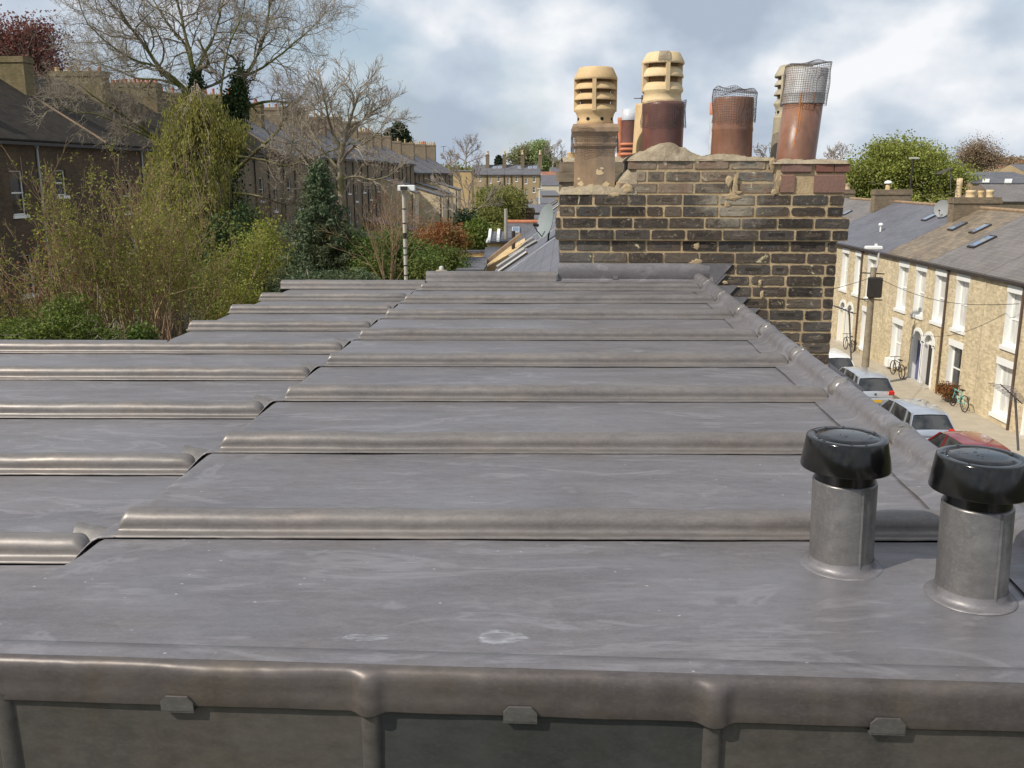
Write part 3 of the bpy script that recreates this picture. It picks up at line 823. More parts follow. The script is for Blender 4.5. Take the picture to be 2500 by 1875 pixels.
def lay(m, u0, u1, v0, v1, z, seed, h=CH, off=0, L=.2225, proud=0, only_front=False, miss=0):
    """one course of bricks round a rectangular block"""
    mo = .0108
    def run(a0, a1, put, st):
        x = a0-st
        while x < a1-.02:
            l = (L if rg.random() > .08 else L*.5)*rg.uniform(.985, 1.015)
            s, e = max(a0, x), min(a1, x+l-mo)
            if a1-e < .05: e = a1
            if e-s > .03 and rg.random() > miss: put(s, e)
            x += l
    f = rg.uniform(-.002, .002)
    run(u0, u1, lambda s, e: rbrick(m, s, e, v0-proud+rg.uniform(-.0025, .0020), z+mo*.5+f+rg.uniform(-.001, .001), z+h-mo*.5+f), off*L)
    run(v0+.1, v1, lambda s, e: m.bbox(u0-proud+rg.uniform(-.003, .003), u0+.09, s, e, z+mo*.5, z+h-mo*.5, .006, jit), (1-off)*L*.5)
    run(v0+.1, v1, lambda s, e: m.bbox(u1-.09, u1+proud, s, e, z+mo*.5, z+h-mo*.5, .006, jit), (1-off)*L*.5)
    if not only_front: run(u0, u1, lambda s, e: m.bbox(s, e, v1-.09, v1+proud, z+mo*.5, z+h-mo*.5, .006, jit), off*L)
U0, U1 = -.030, 1.705
DV = .92
ZC0 = 9.189; ZC1 = 9.189+2*CH; ZC2 = ZC1+2*CH        # corbel bottom, top, plinth top
m = MB(UV)
z = ZC0; k = 0
while z > 7.4:
    z -= CH; lay(m, U0, U1, VC, VC+DV, z, k, off=(.5 if k % 2 == 0 else 0)+.02); k += 1
for k in range(2): lay(m, U0-.025, U1+.055, VC-.022, VC+DV+.022, ZC0+k*CH, k, off=.5*(k % 2)+.3)
for k in range(2): lay(m, U0+.0, U1+.018, VC, VC+DV, ZC1+k*CH, k, off=.5*(1-k % 2)+.03)
m.build('brickwork', M['chimney_brick'], chim)
m = MB(UV)                                           # upper middle courses, paler and broken
ua, ub = cu(1535), cu(1888)
for k in range(3): lay(m, (ua, cu(1560), cu(1548))[k]-.02*k, ub, VC+.01, VC+.55, ZC2+k*CH, k, off=.5*(k % 2)+.2, miss=.05)
for k in range(1): lay(m, cu(1510), ua, VC+.015, VC+.4, ZC2, k, off=.3)
m.build('upper_brickwork', M['chimney_brick_pale'], chim)
m = MB(UV)                                           # big red blocks under the right-hand pots
zr = ZC2
for s, e in ((cu(1902), cu(1936)), (cu(1984), cu(2060))): m.bbox(s, e, VC-.004, VC+.1, zr+.005, zr+.118, .006, jit)
m.bbox(U1+.0-.1, U1+.018, VC+.11, VC+.75, zr+.005, zr+.118, .006, jit)
for s, e in ((cu(1902), cu(1975)), (cu(1986), cu(2028)), (cu(2031), cu(2066))): m.bbox(s, e, VC-.006+rg.uniform(-.004, .004), VC+.1, zr+.128, zr+.188, .007, jit)
m.bbox(U1-.1, U1+.022, VC+.11, VC+.75, zr+.128, zr+.188, .006, jit)
m.build('red_blocks', M['chimney_brick_red'], chim)
m = MB(UV)                                           # mortar body just behind the brick faces
m.box(U0+.004, U1-.004, VC+.006, VC+DV-.004, 7.3, ZC0)
m.box(U0-.021, U1+.051, VC-.0155, VC+DV+.018, ZC0+.001, ZC1)
m.box(U0+.004, U1+.014, VC+.006, VC+DV-.004, ZC1+.001, ZC2+.002)
m.box(cu(1552), cu(1886), VC+.016, VC+.54, ZC2+.003, ZC2+3*CH-.004)
m.box(cu(1505), cu(1552), VC+.026, VC+.4, ZC2+.003, ZC2+CH)
m.box(cu(1886), U1+.010, VC+.008, VC+.76, ZC2+.003, ZC2+.192)
m.build('mortar_bed', M['mortar'], chim)
# rough mortar smears over joints and spalled faces
def smear(px, py, w, h, seed, out=.0065):
    m = MB(UV); u, zc = cu(px, py), cz(py, px); rows = []
    for i in range(15):
        a = 2*math.pi*i/15
        rows.append((math.cos(a)*(1+.9*nz(i*1.3, seed)), math.sin(a)*(1+.9*nz(i*1.7, seed+3))))
    pts = [(u+w*x, VC-.003, zc+h*y) for x, y in rows]; mid = [(u+w*.6*x, VC-out, zc+h*.6*y) for x, y in rows]
    m.grid([pts, mid], True, True); m.add(mid, [tuple(range(15))]); m.build('mortar_smear', M['mortar'], chim)
for a in ((1795, 455, .016, .075, 1), (1780, 440, .022, .03, 2), (1785, 480, .06, .018, 3), (1775, 500, .02, .018, 4), (1760, 660, .03, .02, 7),
          (1700, 600, .02, .022, 8), (1700, 640, .035, .02, 9), (1855, 690, .012, .02, 10), (1860, 720, .012, .03, 11), (1900, 440, .02, .05, 12), (1890, 470, .02, .02, 13),
          (1500, 475, .03, .014, 14), (1530, 460, .035, .03, 15), (1885, 400, .02, .04, 16), (1696, 570, .012, .03, 17), (1770, 690, .02, .012, 18), (1800, 470, .03, .01, 19)): smear(*a)
# flaunching: lumpy mortar bedding the pots
def mound(name, u0, u1, v0, v1, zb, hf, seed, amp=.010, nu=44, nv=26):
    m = MB(UV); rows = []
    for j in range(nv+1):
        row = []
        for i in range(nu+1):
            a, b = i/nu, j/nv
            u = u0+(u1-u0)*a; v = v0+(v1-v0)*b
            edge = min(1, min(a, 1-a)*9, min(b, 1-b)*9); edge = math.sqrt(1-(1-edge)**2)
            h = hf(u, v)*edge
            h += (amp*nz(u*14, v*14, seed)+amp*.6*nz(u*40, v*40, seed))*edge
            row.append((u+.01*nz(u*9, v*9, seed+4)*(1-edge), v+.012*nz(u*12, v*5, seed+2)*(1-edge)-.0, zb+max(h, 0)-.004))
        rows.append(row)
    m.grid(rows)
    return m.build(name, M['flaunch'], chim)
ub_ = cu(1625)
def g(x, s): return math.exp(-(x/s)**2)
mound('flaunching', U0-.004, cu(1512), VC-.004, VC+.85, ZC2, lambda u, v: .032+.030*g(u-.19, .12), 1)
mound('flaunching', cu(1495), cu(1560), VC+.002, VC+.6, ZC2, lambda u, v: .02+.20*max(0, min(1, (u-cu(1498))/(cu(1556)-cu(1498))))**.8, 2, .016, 24)
mound('flaunching', cu(1530), cu(1735), VC+.004, VC+.6, ZC2+.204, lambda u, v: .022+.090*g(u-ub_, .150), 3, .016)
mound('flaunching', cu(1700), cu(1892), VC+.004, VC+.6, ZC2+.204, lambda u, v: .022+.022*g(u-cu(1770), .1), 4, .012)
mound('flaunching', cu(1878), U1+.030, VC-.016, VC+.80, ZC2+.186, lambda u, v: .026, 5, .011)
# lead flashing
m = MB(UV); rows = []
zt, zb = cz(643), ZR+.02
for i in range(61):
    u = U0-.006+(cu(1735, 643)-U0)*i/60
    w = .0018*nz(u*7, 2)
    dip = .0 if u < .62 else min(1, (u-.62)/.05)
    rows.append([(u, VC-.003, zt+.002*nz(u*4, 1)), (u, VC-.012+w, zt-.003), (u, VC-.013+w, (zt+zb)/2), (u, VC-.017+w, zb-.0), (u, VC-.014, zb-.004), (u, VC-.008, zb-.004)])
m.grid(rows)
p = [(cu(1700, 643), zt+.001), (cu(1790, 643), zt+.001), (cu(1745, 690), cz(692)), (cu(1700, 690), cz(700))]
m.extr([(a, VC-.012, b) for a, b in p], (0, .010, 0))
m.build('flashing', M['lead'], chim)
m = MB(UV); m.grid([[(U0-.006+(.95-U0)*i/30, v, z) for v, z in ((VC-.014, ZR+.040), (VC-.016, ZR+.012), (VC-.03, ZR+.004), (VC-.10, ZR+.002))] for i in range(31)])
m.build('flashing', M['lead'], chim)
m = MB(UV); m.box(cu(1500), cu(1513), VC-.020, VC-.012, ZR+.014, ZR+.036); m.build('clip', M['lead'], chim)
# stepped flashing down the slope
steps = [(1745, 690), (1790, 672), (1745, 700), (1787, 700), (1830, 742)]
for i in range(11):
    px = 1752+i*28.5+ (i*i)*.0; py = 668+i*27.5
    m = MB(UV)
    a = (cu(px-22, py), cz(py+30)); b = (cu(px+34, py), cz(py-.5)); c2 = (cu(px+36-6, py), cz(py+4)); d = (cu(px+4, py), cz(py+40))
    m.extr([(q[0], VC-.010-.001*(i % 2), q[1]) for q in ((cu(px-40), cz(py+2)), (cu(px+32), cz(py)), (cu(px+6), cz(py+29)), (cu(px-40), cz(py+60)))], (0, .008, 0))
    m.build('step_flashing', M['lead'] if i < 4 else M['slate_blue'], chim)

# ------------------------------------------------------------------ chimney pots (each its own thing)
GP = 'clay chimney pots on the near chimney stack'
def pot_root(u, v, z, label): return empty('chimney_pot', UV(u, v, z), label, 'chimney pot', GP)
def louvre_head(root, c, r, zb, zt, n, mat, lean=(0, 0), ribs=(0, 1.57, 3.14, 4.71), cap=True, holes=True, base_r=.8, seed=1):
    """louvred terminal: flared rings held by ribs round a dark core"""
    H = zt-zb; cp = H*.20; nk = H*.26
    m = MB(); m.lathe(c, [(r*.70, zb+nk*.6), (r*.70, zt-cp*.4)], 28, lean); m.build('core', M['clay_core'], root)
    j = lambda a, z: .012*nz(math.cos(a)*2, math.sin(a)*2, z*12+seed)
    m = MB()
    m.lathe(c, [(r*base_r*.96, zb), (r*base_r*1.02, zb+.012), (r*base_r, zb+.03), (r*base_r*.97, zb+nk*.45), (r*.90, zb+nk*.8), (r*.99, zb+nk), (r*.99, zb+nk+.012), (r*.80, zb+nk+.02)], 40, lean, jag=j)
    m.build('neck', mat, root)
    top = zt-cp
    step = (top-(zb+nk))/n
    for k in range(n-0):
        z0 = zb+nk+k*step
        m = MB()
        if k == 0:
            m.lathe(c, [(r*.99, z0), (r*.97, z0+step*.25), (r*.84, z0+step*.55), (r*.76, z0+step*.62), (r*.70, z0+step*.62)], 40, lean, jag=j)
        else:
            m.lathe(c, [(r*.80, z0+step*.06), (r*.985, z0-step*.04), (r*1.0, z0+step*.04), (r*.965, z0+step*.22), (r*.87, z0+step*.52), (r*.77, z0+step*.70), (r*.70, z0+step*.72)], 40, lean, jag=j)
        m.build('louvre', mat, root)
    m = MB()
    m.lathe(c, [(r*.80, top+.002), (r*.99, top-.008), (r*1.015, top-.001), (r*1.01, top+cp*.12), (r*.92, top+cp*.50), (r*.81, top+cp*.90), (r*.77, top+cp), (r*.60, top+cp*1.0), (r*.56, top+cp*.8)], 40, lean, jag=j)
    m.lathe(c, [(r*.56, top+cp*.8), (.001, top+cp*.75)], 40, lean)
    m.build('cap', mat, root)
    for a in ribs:
        m = MB(); w = .024; pts = []
        for zz in (zb+nk*.95, top+.004):
            for rr in (r*.72, r*1.005):
                for s in (-1, 1):
                    x = c[0]+rr*math.cos(a)-s*w*.5*math.sin(a)+lean[0]*zz; y = c[1]+rr*math.sin(a)+s*w*.5*math.cos(a)+lean[1]*zz
                    pts.append((x, y, c[2]+zz))
        m.hexa([pts[0], pts[1], pts[3], pts[2], pts[4], pts[5], pts[7], pts[6]])
        m.build('rib', mat, root)
    if holes:
        m = MB()
        for k in range(8):
            a = 2*math.pi*k/8+.3; zz = zb+nk*.42
            rr = r*base_r*.985; q = Vector((c[0]+rr*math.cos(a)+lean[0]*zz, c[1]+rr*math.sin(a)+lean[1]*zz, c[2]+zz)); d = Vector((math.cos(a), math.sin(a), 0))
            m.tube([q-d*.01, q+d*.003], .011, 10)
        m.build('vent_holes', M['soot'], root)  # solid near-black plugs stand in for the shade inside the holes
def mesh_cage(root, c, r, z0, z1, lean, seed, top=True, cell=.0125, wr=.0011, sag=.02, square=False, tall=.0, sx=1.0):
    m = MB(); n = int(2*math.pi*r/cell); k = max(3, int((z1-z0)/cell))
    def P(i, j):
        a = 2*math.pi*i/n; t = j/k
        edge = sag*nz(math.cos(a)*1.3, math.sin(a)*1.3, seed)*t**3*2
        rr = r*(1+.05*nz(math.cos(a)*1.8, math.sin(a)*1.8, t*2.2+seed)*1.6)
        if j < 2: rr *= 1+.03*nz(i*.9, j, seed)
        z = z0+(z1-z0)*t+edge+tall*t*math.cos(a-.6) + (.012*nz(i*.35, seed) if j == 0 else 0)
        x, y = rr*math.cos(a), rr*math.sin(a)
        if square:
            s = 1/max(abs(math.cos(a)), abs(math.sin(a))); s = min(s, 1.30); x *= s; y *= s
        return Vector((c[0]+x*sx+lean[0]*z, c[1]+y+lean[1]*z, c[2]+z))
    for i in range(n): m.tube([P(i, j) for j in range(k+1)], wr, 3, False)
    for j in range(k+1): m.tube([P(i, j) for i in range(n+1)], wr*(1.7 if j == k and top else 1), 3, False)
    if top:
        n2 = int(2*r/cell)
        for i in range(1, n2):
            for ax in (0, 1):
                pts = []
                s = -r+2*r*i/n2; h = math.sqrt(max(r*r-s*s, 0))
                for q in range(7):
                    w = -h+2*h*q/6
                    x, y = (s, w) if ax == 0 else (w, s)
                    a = math.atan2(y, x); zz = z1+(sag*nz(math.cos(a)*1.3, math.sin(a)*1.3, seed)*2+tall*math.cos(a-.6))*(math.hypot(x, y)/r) + sag*.8*nz(x*9, y*9, seed+1) - sag*.6*(1-math.hypot(x, y)/r)
                    pts.append(Vector((c[0]+x*sx+lean[0]*zz, c[1]+y+lean[1]*zz, c[2]+zz)))
                m.tube(pts, wr, 3, False)
    m.build('wire_mesh', M['wire'], root)

# A: buff louvred head on a square stone-coloured base
u, v = .187, VC+.20
root = pot_root(u, v, 9.50, 'buff louvred pot on a square stained base at the left end of the near stack')
c = UV(u, v, 0); m = MB(UV)
zb, ztb = cz(466), cz(300)
def sq(m, prof, u, v):
    rows = []
    for h, z in prof: rows.append([(u-h, v-h, z), (u+h, v-h, z), (u+h, v+h, z), (u-h, v+h, z)])
    for a, b in zip(rows[:-1], rows[1:]):
        for i in range(4):
            j = (i+1) % 4; m.quad(a[i], a[j], b[j], b[i])
    m.poly(rows[-1])
sq(m, [(.140, zb-.05), (.140, zb-.005), (.128, zb+.005), (.126, zb+.17), (.124, zb+.255), (.128, zb+.262), (.134, zb+.272), (.134, zb+.285), (.126, zb+.297), (.130, zb+.33), (.140, zb+.35), (.146, zb+.36), (.146, zb+.385), (.138, zb+.405), (.10, zb+.41)], u, v)
m.build('square_base', M['clay_stone'], root)
zA = zb+.40
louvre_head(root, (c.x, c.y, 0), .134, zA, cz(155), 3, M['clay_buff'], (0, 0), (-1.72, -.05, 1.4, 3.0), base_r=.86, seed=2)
for qi, (qx, qz, qs) in enumerate(((-.085, .03, .020), (.03, .10, .024), (.07, .025, .022), (-.02, .02, .016), (.045, .125, .012), (-.1, .06, .010))):
    m = MB(UV); pp = [(u+qx+qs*(1+.9*nz(k*1.4, qi))*math.cos(k*.45), v-.1285, zb+.012+qz+qs*.7*(1+.9*nz(k*1.9, qi+4))*math.sin(k*.45)) for k in range(14)]; m.extr(pp, (0, .004, 0)); m.build('flaked_patch', M['clay_buff_pale'], root)
mesh_cage(root, (c.x, c.y, 0), .143, zb+.235, zb+.385, (0, 0), 4, False, square=True, wr=.0009)
# B: pale louvred head in a brown pot
u, v = .618, VC+.22
root = pot_root(u, v, 9.68, 'tall pot with pale chipped louvred head standing in a brown glazed pot')
c = UV(u, v, 0)
zt, zj = cz(118), cz(243)
z0 = cz(372)
m = MB(); m.lathe((c.x, c.y, 0), [(.128, z0), (.131, zj-.08), (.133, zj-.02), (.130, zj), (.118, zj+.002), (.1, zj-.01)], 44, (.0, 0), jag=lambda a, z: .01*nz(math.cos(a)*2, math.sin(a)*2, z*5))
m.build('pot_body', M['clay_brown'], root)
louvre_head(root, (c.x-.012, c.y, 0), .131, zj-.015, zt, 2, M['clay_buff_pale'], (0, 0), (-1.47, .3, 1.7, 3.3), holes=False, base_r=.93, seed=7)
m = MB(); m.lathe((c.x-.012, c.y, 0), [(.131*1.012, zt-.060), (.131*1.03, zt-.045), (.131*.97, zt-.025), (.131*.86, zt+.001), (.131*.70, zt+.004)], 14, jag=lambda a, z: .012*nz(a*9, z*60), a0=-1.95, a1=-1.38)
m.build('cement_patch', M['flaunch'], root)
mesh_cage(root, (c.x+.003, c.y, 0), .139, zj-.155, zj+.004, (0, 0), 9, False, sag=.012, cell=.0125, wr=.0008)
# C: open brown pot under a wire cage
u, v = 1.055, VC+.22
root = pot_root(u, v, 9.70, 'open orange brown pot under a bent wire cage, between the louvred and the tall pot')
c = UV(u, v, 0); z0, zt = cz(385), cz(232)
m = MB(); m.lathe((c.x, c.y, 0), [(.129, z0), (.126, z0+.16), (.1285, z0+.17), (.1285, z0+.18), (.126, z0+.19), (.124, zt-.012), (.120, zt), (.108, zt), (.105, zt-.05)], 44, (0, 0))
m.lathe((c.x, c.y, 0), [(.105, zt-.05), (.001, zt-.09)], 30)
m.build('pot_body', M['clay_orange'], root)
mesh_cage(root, (c.x+.004, c.y, 0), .137, zt-.15, zt+.052, (0, 0), 13, True, sag=.03, cell=.0135, wr=.0009)
# E: sooty louvred pot standing behind D
u, v = 1.497, VC+.52
root = pot_root(u, v, 9.68, 'sooty louvred pot half hidden behind the tall pot with the metal collar')
c = UV(u, v, 0); zt = cz(160, 1910, v); z0 = cz(400, 1910, v); zj = cz(285, 1910, v)
m = MB(); m.lathe((c.x, c.y, 0), [(.135, z0-.06), (.122, zj-.01), (.126, zj), (.11, zj+.005)], 40); m.build('pot_body', M['clay_sooty'], root)
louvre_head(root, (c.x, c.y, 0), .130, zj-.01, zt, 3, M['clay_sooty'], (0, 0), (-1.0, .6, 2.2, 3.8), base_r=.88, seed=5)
# D: tall pot with rusty galvanised collar and cage, leaning right
u, v = 1.458, VC+.22
root = pot_root(u, v, 9.66, 'tallest right hand pot with rusty metal collar and wire cage')
c = UV(u, v, 0); z0, zj, zt = cz(400), cz(247), cz(160)
ln = (.075, 0); cc = (c.x-.075*z0, c.y, 0)
m = MB(); m.lathe(cc, [(.122, z0), (.121, zj+.01), (.10, zj+.012)], 44, ln); m.build('pot_body', M['clay_orange'], root)
m = MB(); m.lathe(cc, [(.1255, zj-.004), (.1255, zj+.055), (.1275, zj+.058), (.1255, zj+.061), (.1255, zt-.005), (.12, zt), (.112, zt), (.11, zt-.06)], 44, ln); m.lathe(cc, [(.11, zt-.06), (.001, zt-.08)], 24, ln)
m.build('metal_collar', M['rusty_zinc'], root)
m = MB()
for a, w, zlo in ((-2.0, .0055, z0+.10), (-1.88, .0028, z0+.2), (-1.35, .0025, zj-.03)):
    rows = []
    for k in range(12):
        z = zlo+(zj+.06-zlo)*k/11; row = []
        for s in (-1, 0, 1):
            aa = a+s*w/.12*(.5+.5*k/11)+.03*nz(z*12, a)
            rr = .1225+.0012*(s == 0) + (.0035 if z > zj-.006 else 0)
            row.append((cc[0]+rr*math.cos(aa)+ln[0]*z, cc[1]+rr*math.sin(aa), z))
        rows.append(row)
    m.grid(rows)
m.build('rust_streak', M['rust'], root)
mesh_cage(root, cc, .139, zj-.015, zt+.032, ln, 21, True, sag=.012, tall=.012, cell=.0135, wr=.0008)
# tall pale pot behind B
u, v = .575, VC+.62
root = pot_root(u, v, 9.6, 'narrow plain buff pot mostly hidden behind the brown glazed pot')
c = UV(u, v, 0)
m = MB(); m.lathe((c.x, c.y, 0), [(.12, cz(400)), (.105, cz(240)), (.10, cz(235)), (.06, cz(240))], 36); m.build('pot_body', M['clay_buff'], root)
# pale weathered pot seen left of C
u, v = 1.02, VC+.64
# ================================================================== ground, road, pavements
def sheet_obj(name, x0, x1, y0, y1, z, mat, n=1):
    m = MB(); m.quad((x0, y0, z), (x1, y0, z), (x1, y1, z), (x0, y1, z)); o = m.build(name, mat); return tag(o, kind='structure')
sheet_obj('ground', -2500, 2500, -60, 4500, -.03, M['earth'])
sheet_obj('road', 8.2, 16.0, -40, 330, 0.0, M['asphalt'])
m = MB(); m.box(16.0, 18.95, -40, 330, -.02, .12); tag(m.build('pavement', M['paving']), kind='structure')
m = MB(); m.box(15.86, 16.0, -40, 330, -.02, .115); tag(m.build('kerb', M['kerb']), kind='structure')
m = MB(); m.box(6.2, 8.2, -40, 330, -.02, .12); tag(m.build('pavement', M['paving']), kind='structure')

# ================================================================== house builder
class Frame:
    """s along the facade, d into the house, z up"""
    def __init__(f, o, a, inn): f.o = Vector((o[0], o[1], 0)); f.a = Vector((a[0], a[1], 0)).normalized(); f.i = Vector((inn[0], inn[1], 0)).normalized()
    def __call__(f, s, d, z): p = f.o + f.a*s + f.i*d; return (p.x, p.y, z)
    def sub(f, s, d=0): p = f.o + f.a*s + f.i*d; return Frame((p.x, p.y), f.a, f.i)

def front_wall(m, w0, w1, z0, z1, ops, rev=None, depth=.14):
    xs = sorted({w0, w1, *[o[0] for o in ops], *[o[1] for o in ops]}); zs = sorted({z0, z1, *[o[2] for o in ops], *[o[3] for o in ops]})
    xs = [x for x in xs if w0 <= x <= w1]; zs = [z for z in zs if z0 <= z <= z1]
    for i in range(len(xs)-1):
        for j in range(len(zs)-1):
            cx, cz_ = (xs[i]+xs[i+1])/2, (zs[j]+zs[j+1])/2
            if any(o[0] < cx < o[1] and o[2] < cz_ < o[3] for o in ops): continue
            m.quad((xs[i], 0, zs[j]), (xs[i+1], 0, zs[j]), (xs[i+1], 0, zs[j+1]), (xs[i], 0, zs[j+1]))
    for o in ops:
        r = rev() if rev else m
        a, b, c, d = o[:4]; D = depth
        r.quad((a, 0, c), (a, D, c), (a, D, d), (a, 0, d)); r.quad((b, 0, c), (b, 0, d), (b, D, d), (b, D, c))
        r.quad((a, 0, d), (a, D, d), (b, D, d), (b, 0, d)); r.quad((a, 0, c), (b, 0, c), (b, D, c), (a, D, c))

def window(fr, parent, a, b, c, d, depth=.14, mat='white', glass='glass', lintel=0, sill=True, bars=(1, 1), trimmat=None, fw=.05):
    tm = M[trimmat or mat]
    m = MB(fr); y0, y1 = depth-.05, depth-.005
    m.box(a, a+fw, y0, y1, c, d); m.box(b-fw, b, y0, y1, c, d); m.box(a+fw, b-fw, y0, y1, c, c+fw*1.2); m.box(a+fw, b-fw, y0, y1, d-fw, d)
    mid = (c+d)/2; m.box(a+fw, b-fw, y0+.004, y1, mid-.03, mid+.03)
    for k in range(1, bars[0]+1):
        x = a+(b-a)*k/(bars[0]+1)
        if bars[0] > 0: m.box(x-.012, x+.012, y0+.012, y1-.004, c+fw*1.2, mid-.03); m.box(x-.012, x+.012, y0+.012, y1-.004, mid+.03, d-fw)
    w = m.build('window', M[mat], parent)
    m = MB(fr); m.quad((a+.02, depth-.015, c+.02), (b-.02, depth-.015, c+.02), (b-.02, depth-.015, d-.02), (a+.02, depth-.015, d-.02)); m.build('pane', M[glass], w)
    if sill:
        m = MB(fr); m.box(a-.09, b+.09, -.07, depth-.052, c-.14, c-.002); m.build('sill', tm, w)
    if lintel:
        m = MB(fr); m.box(a-.07, b+.07, -.012, depth-.1, d+.002, d+lintel); m.build('lintel', tm, w)
    return w

def shell(fr, parent, W, D, ze, zr, rd, wallmat, ops=(), name='wall', gable=(True, True), revmat=None, overhang=.12, roofmat='slate', z0=-.03, th=.07, depth=.14, back_ze=None, coping=None):
    """walls and two-slope roof; ridge at depth rd"""
    be = ze if back_ze is None else back_ze
    g = .004
    m = MB(fr); rvs = []
    def rv_():
        rvs.append(MB(fr)); return rvs[-1]
    rv = rv_ if revmat else None
    front_wall(m, g, W-g, z0, ze, [o for o in ops], rv, depth)
    m.quad((g, D, z0), (g, D, be), (W-g, D, be), (W-g, D, z0))
    for k, s in enumerate((g, W-g)):
        if gable[k]:
            pts = [(s, 0, z0), (s, 0, ze), (s, rd, zr), (s, D, be), (s, D, z0)]
            m.poly(pts if k == 0 else pts[::-1])
    w = m.build(name, M[wallmat], parent)
    for q_ in rvs: q_.build('reveal', M[revmat], w)
    m = MB(fr)
    sl = (zr-ze)/rd; sb = (zr-be)/(D-rd); o = overhang
    A = [(0+g, -o, ze-sl*o), (W-g, -o, ze-sl*o), (W-g, rd, zr), (0+g, rd, zr)]
    B = [(0+g, rd, zr), (W-g, rd, zr), (W-g, D+o, be-sb*o), (0+g, D+o, be-sb*o)]
    for q in (A, B):
        up = [(p[0], p[1], p[2]+th) for p in q]
        m.hexa([q[0], q[1], q[2], q[3], up[0], up[1], up[2], up[3]])
    r = m.build('roof', M[roofmat], parent)
    if coping:
        m = MB(fr)
        for s in coping:
            q = [(s-.07, -.1, ze-sl*.1+th), (s+.07, -.1, ze-sl*.1+th), (s+.07, rd, zr+th), (s-.07, rd, zr+th)]
            m.hexa(q+[(p[0], p[1], p[2]+.07) for p in q])
        m.build('party_coping', M['clay_stone'], parent)
    return w, r

def stack(fr, parent, s0, s1, d0, d1, z0, z1, mat, pots=4, potmat='clay_buff', ph=.5, axis='d', name='chimney', cap=True, pr=.11, rng=None, trim=None):
    rng = rng or random.Random(int(s0*10+z1*7)); m = MB(fr)
    m.box(s0, s1, d0, d1, z0, z1-.3); m.box(s0-.05, s1+.05, d0-.05, d1+.05, z1-.298, z1-.12); m.box(s0-.01, s1+.01, d0-.01, d1+.01, z1-.118, z1)
    c = m.build(name, M[mat], parent)
    for k in range(pots):
        t = (k+.5)/pots
        s, d = ((s0+s1)/2, d0+(d1-d0)*t) if axis == 'd' else (s0+(s1-s0)*t, (d0+d1)/2)
        h = ph*rng.uniform(.7, 1.15); p = fr(s, d, 0); r = pr*rng.uniform(.85, 1.1)
        m = MB(); m.lathe((p[0], p[1], z1-.01), [(r*1.1, 0), (r, .05), (r*.86, h*.8), (r*1.0, h*.88), (r*1.0, h), (r*.75, h), (r*.7, h-.1)], 12); m.lathe((p[0], p[1], z1), [(r*.72, h-.06), (.001, h-.06)], 12)
        m.build('pot', M[potmat if rng.random() < .75 else rng.choice(['clay_buff_pale', 'clay_red', 'clay_stone'])], c)
    return c

def downpipe(fr, parent, s, z0, z1, mat='pipe_dark', r=.045, out=.07):
    m = MB(); p = fr(s, -out, 0); m.tube([(p[0], p[1], z0), (p[0], p[1], z1)], r, 8); m.box(p[0]-.07, p[0]+.07, p[1]-.07, p[1]+.07, z1-.12, z1); return m.build('drainpipe', M[mat], parent)

def skylight(parent, corners, n, name='roof_window', frame='gutter', glass='skyglass', h=.07):
    c = [Vector(p) for p in corners]; n = Vector(n).normalized(); mid = sum(c, Vector())/4
    if not parent: return
    m = MB(); m.hexa([p+n*.005 for p in c]+[p+n*h for p in c]); f = m.build(name, M[frame], parent)
    m = MB(); m.quad(*[mid+(p-mid)*.82+n*(h+.006) for p in c]); m.build('pane', M[glass], f)

# ================================================================== right-hand terrace across the street
XF = 18.8; EAVE = 5.72; RDG = 7.85; RD = 4.2
rdefs = [  # y0, y1, upper windows (y0,y1), ground windows, doors, roof, label
    (57.15, 64.5, [(62.2, 63.2), (59.2, 60.2)], [(61.2, 62.2)], [(58.1, 59.0)], 'slate_brown', 'yellow brick terraced house mostly hidden behind the near chimney'),
    (51.97, 57.13, [(52.25, 53.25), (55.0, 56.0)], [(54.8, 55.8)], [(52.10, 52.98)], 'slate_blue', 'yellow brick terraced house with blue slate roof just right of the near chimney'),
    (46.82, 51.95, [(48.30, 49.35), (50.20, 51.20)], [(48.72, 49.60)], [(50.98, 51.85)], 'slate_blue', 'yellow brick terraced house behind the wooden pole, white vent cowl on its roof'),
    (41.97, 46.80, [(42.30, 43.35), (44.24, 45.32)], [(44.32, 45.50)], [(42.08, 42.98)], 'tile_brown', 'yellow brick terraced house with mottled brown tiled roof and two roof windows'),
    (36.85, 41.95, [(38.24, 39.32), (40.28, 41.32)], [(38.22, 39.42)], [(40.90, 41.82)], 'slate_brown', 'yellow brick terraced house with slate roof and one long blue roof window'),
    (31.6, 36.83, [(34.12, 35.18), (32.1, 33.1)], [(34.12, 35.36)], [(32.1, 33.0)], 'slate_brown', 'yellow brick terraced house at the right edge of the photo'),
]
RH = []
sl = (RDG-EAVE)/RD
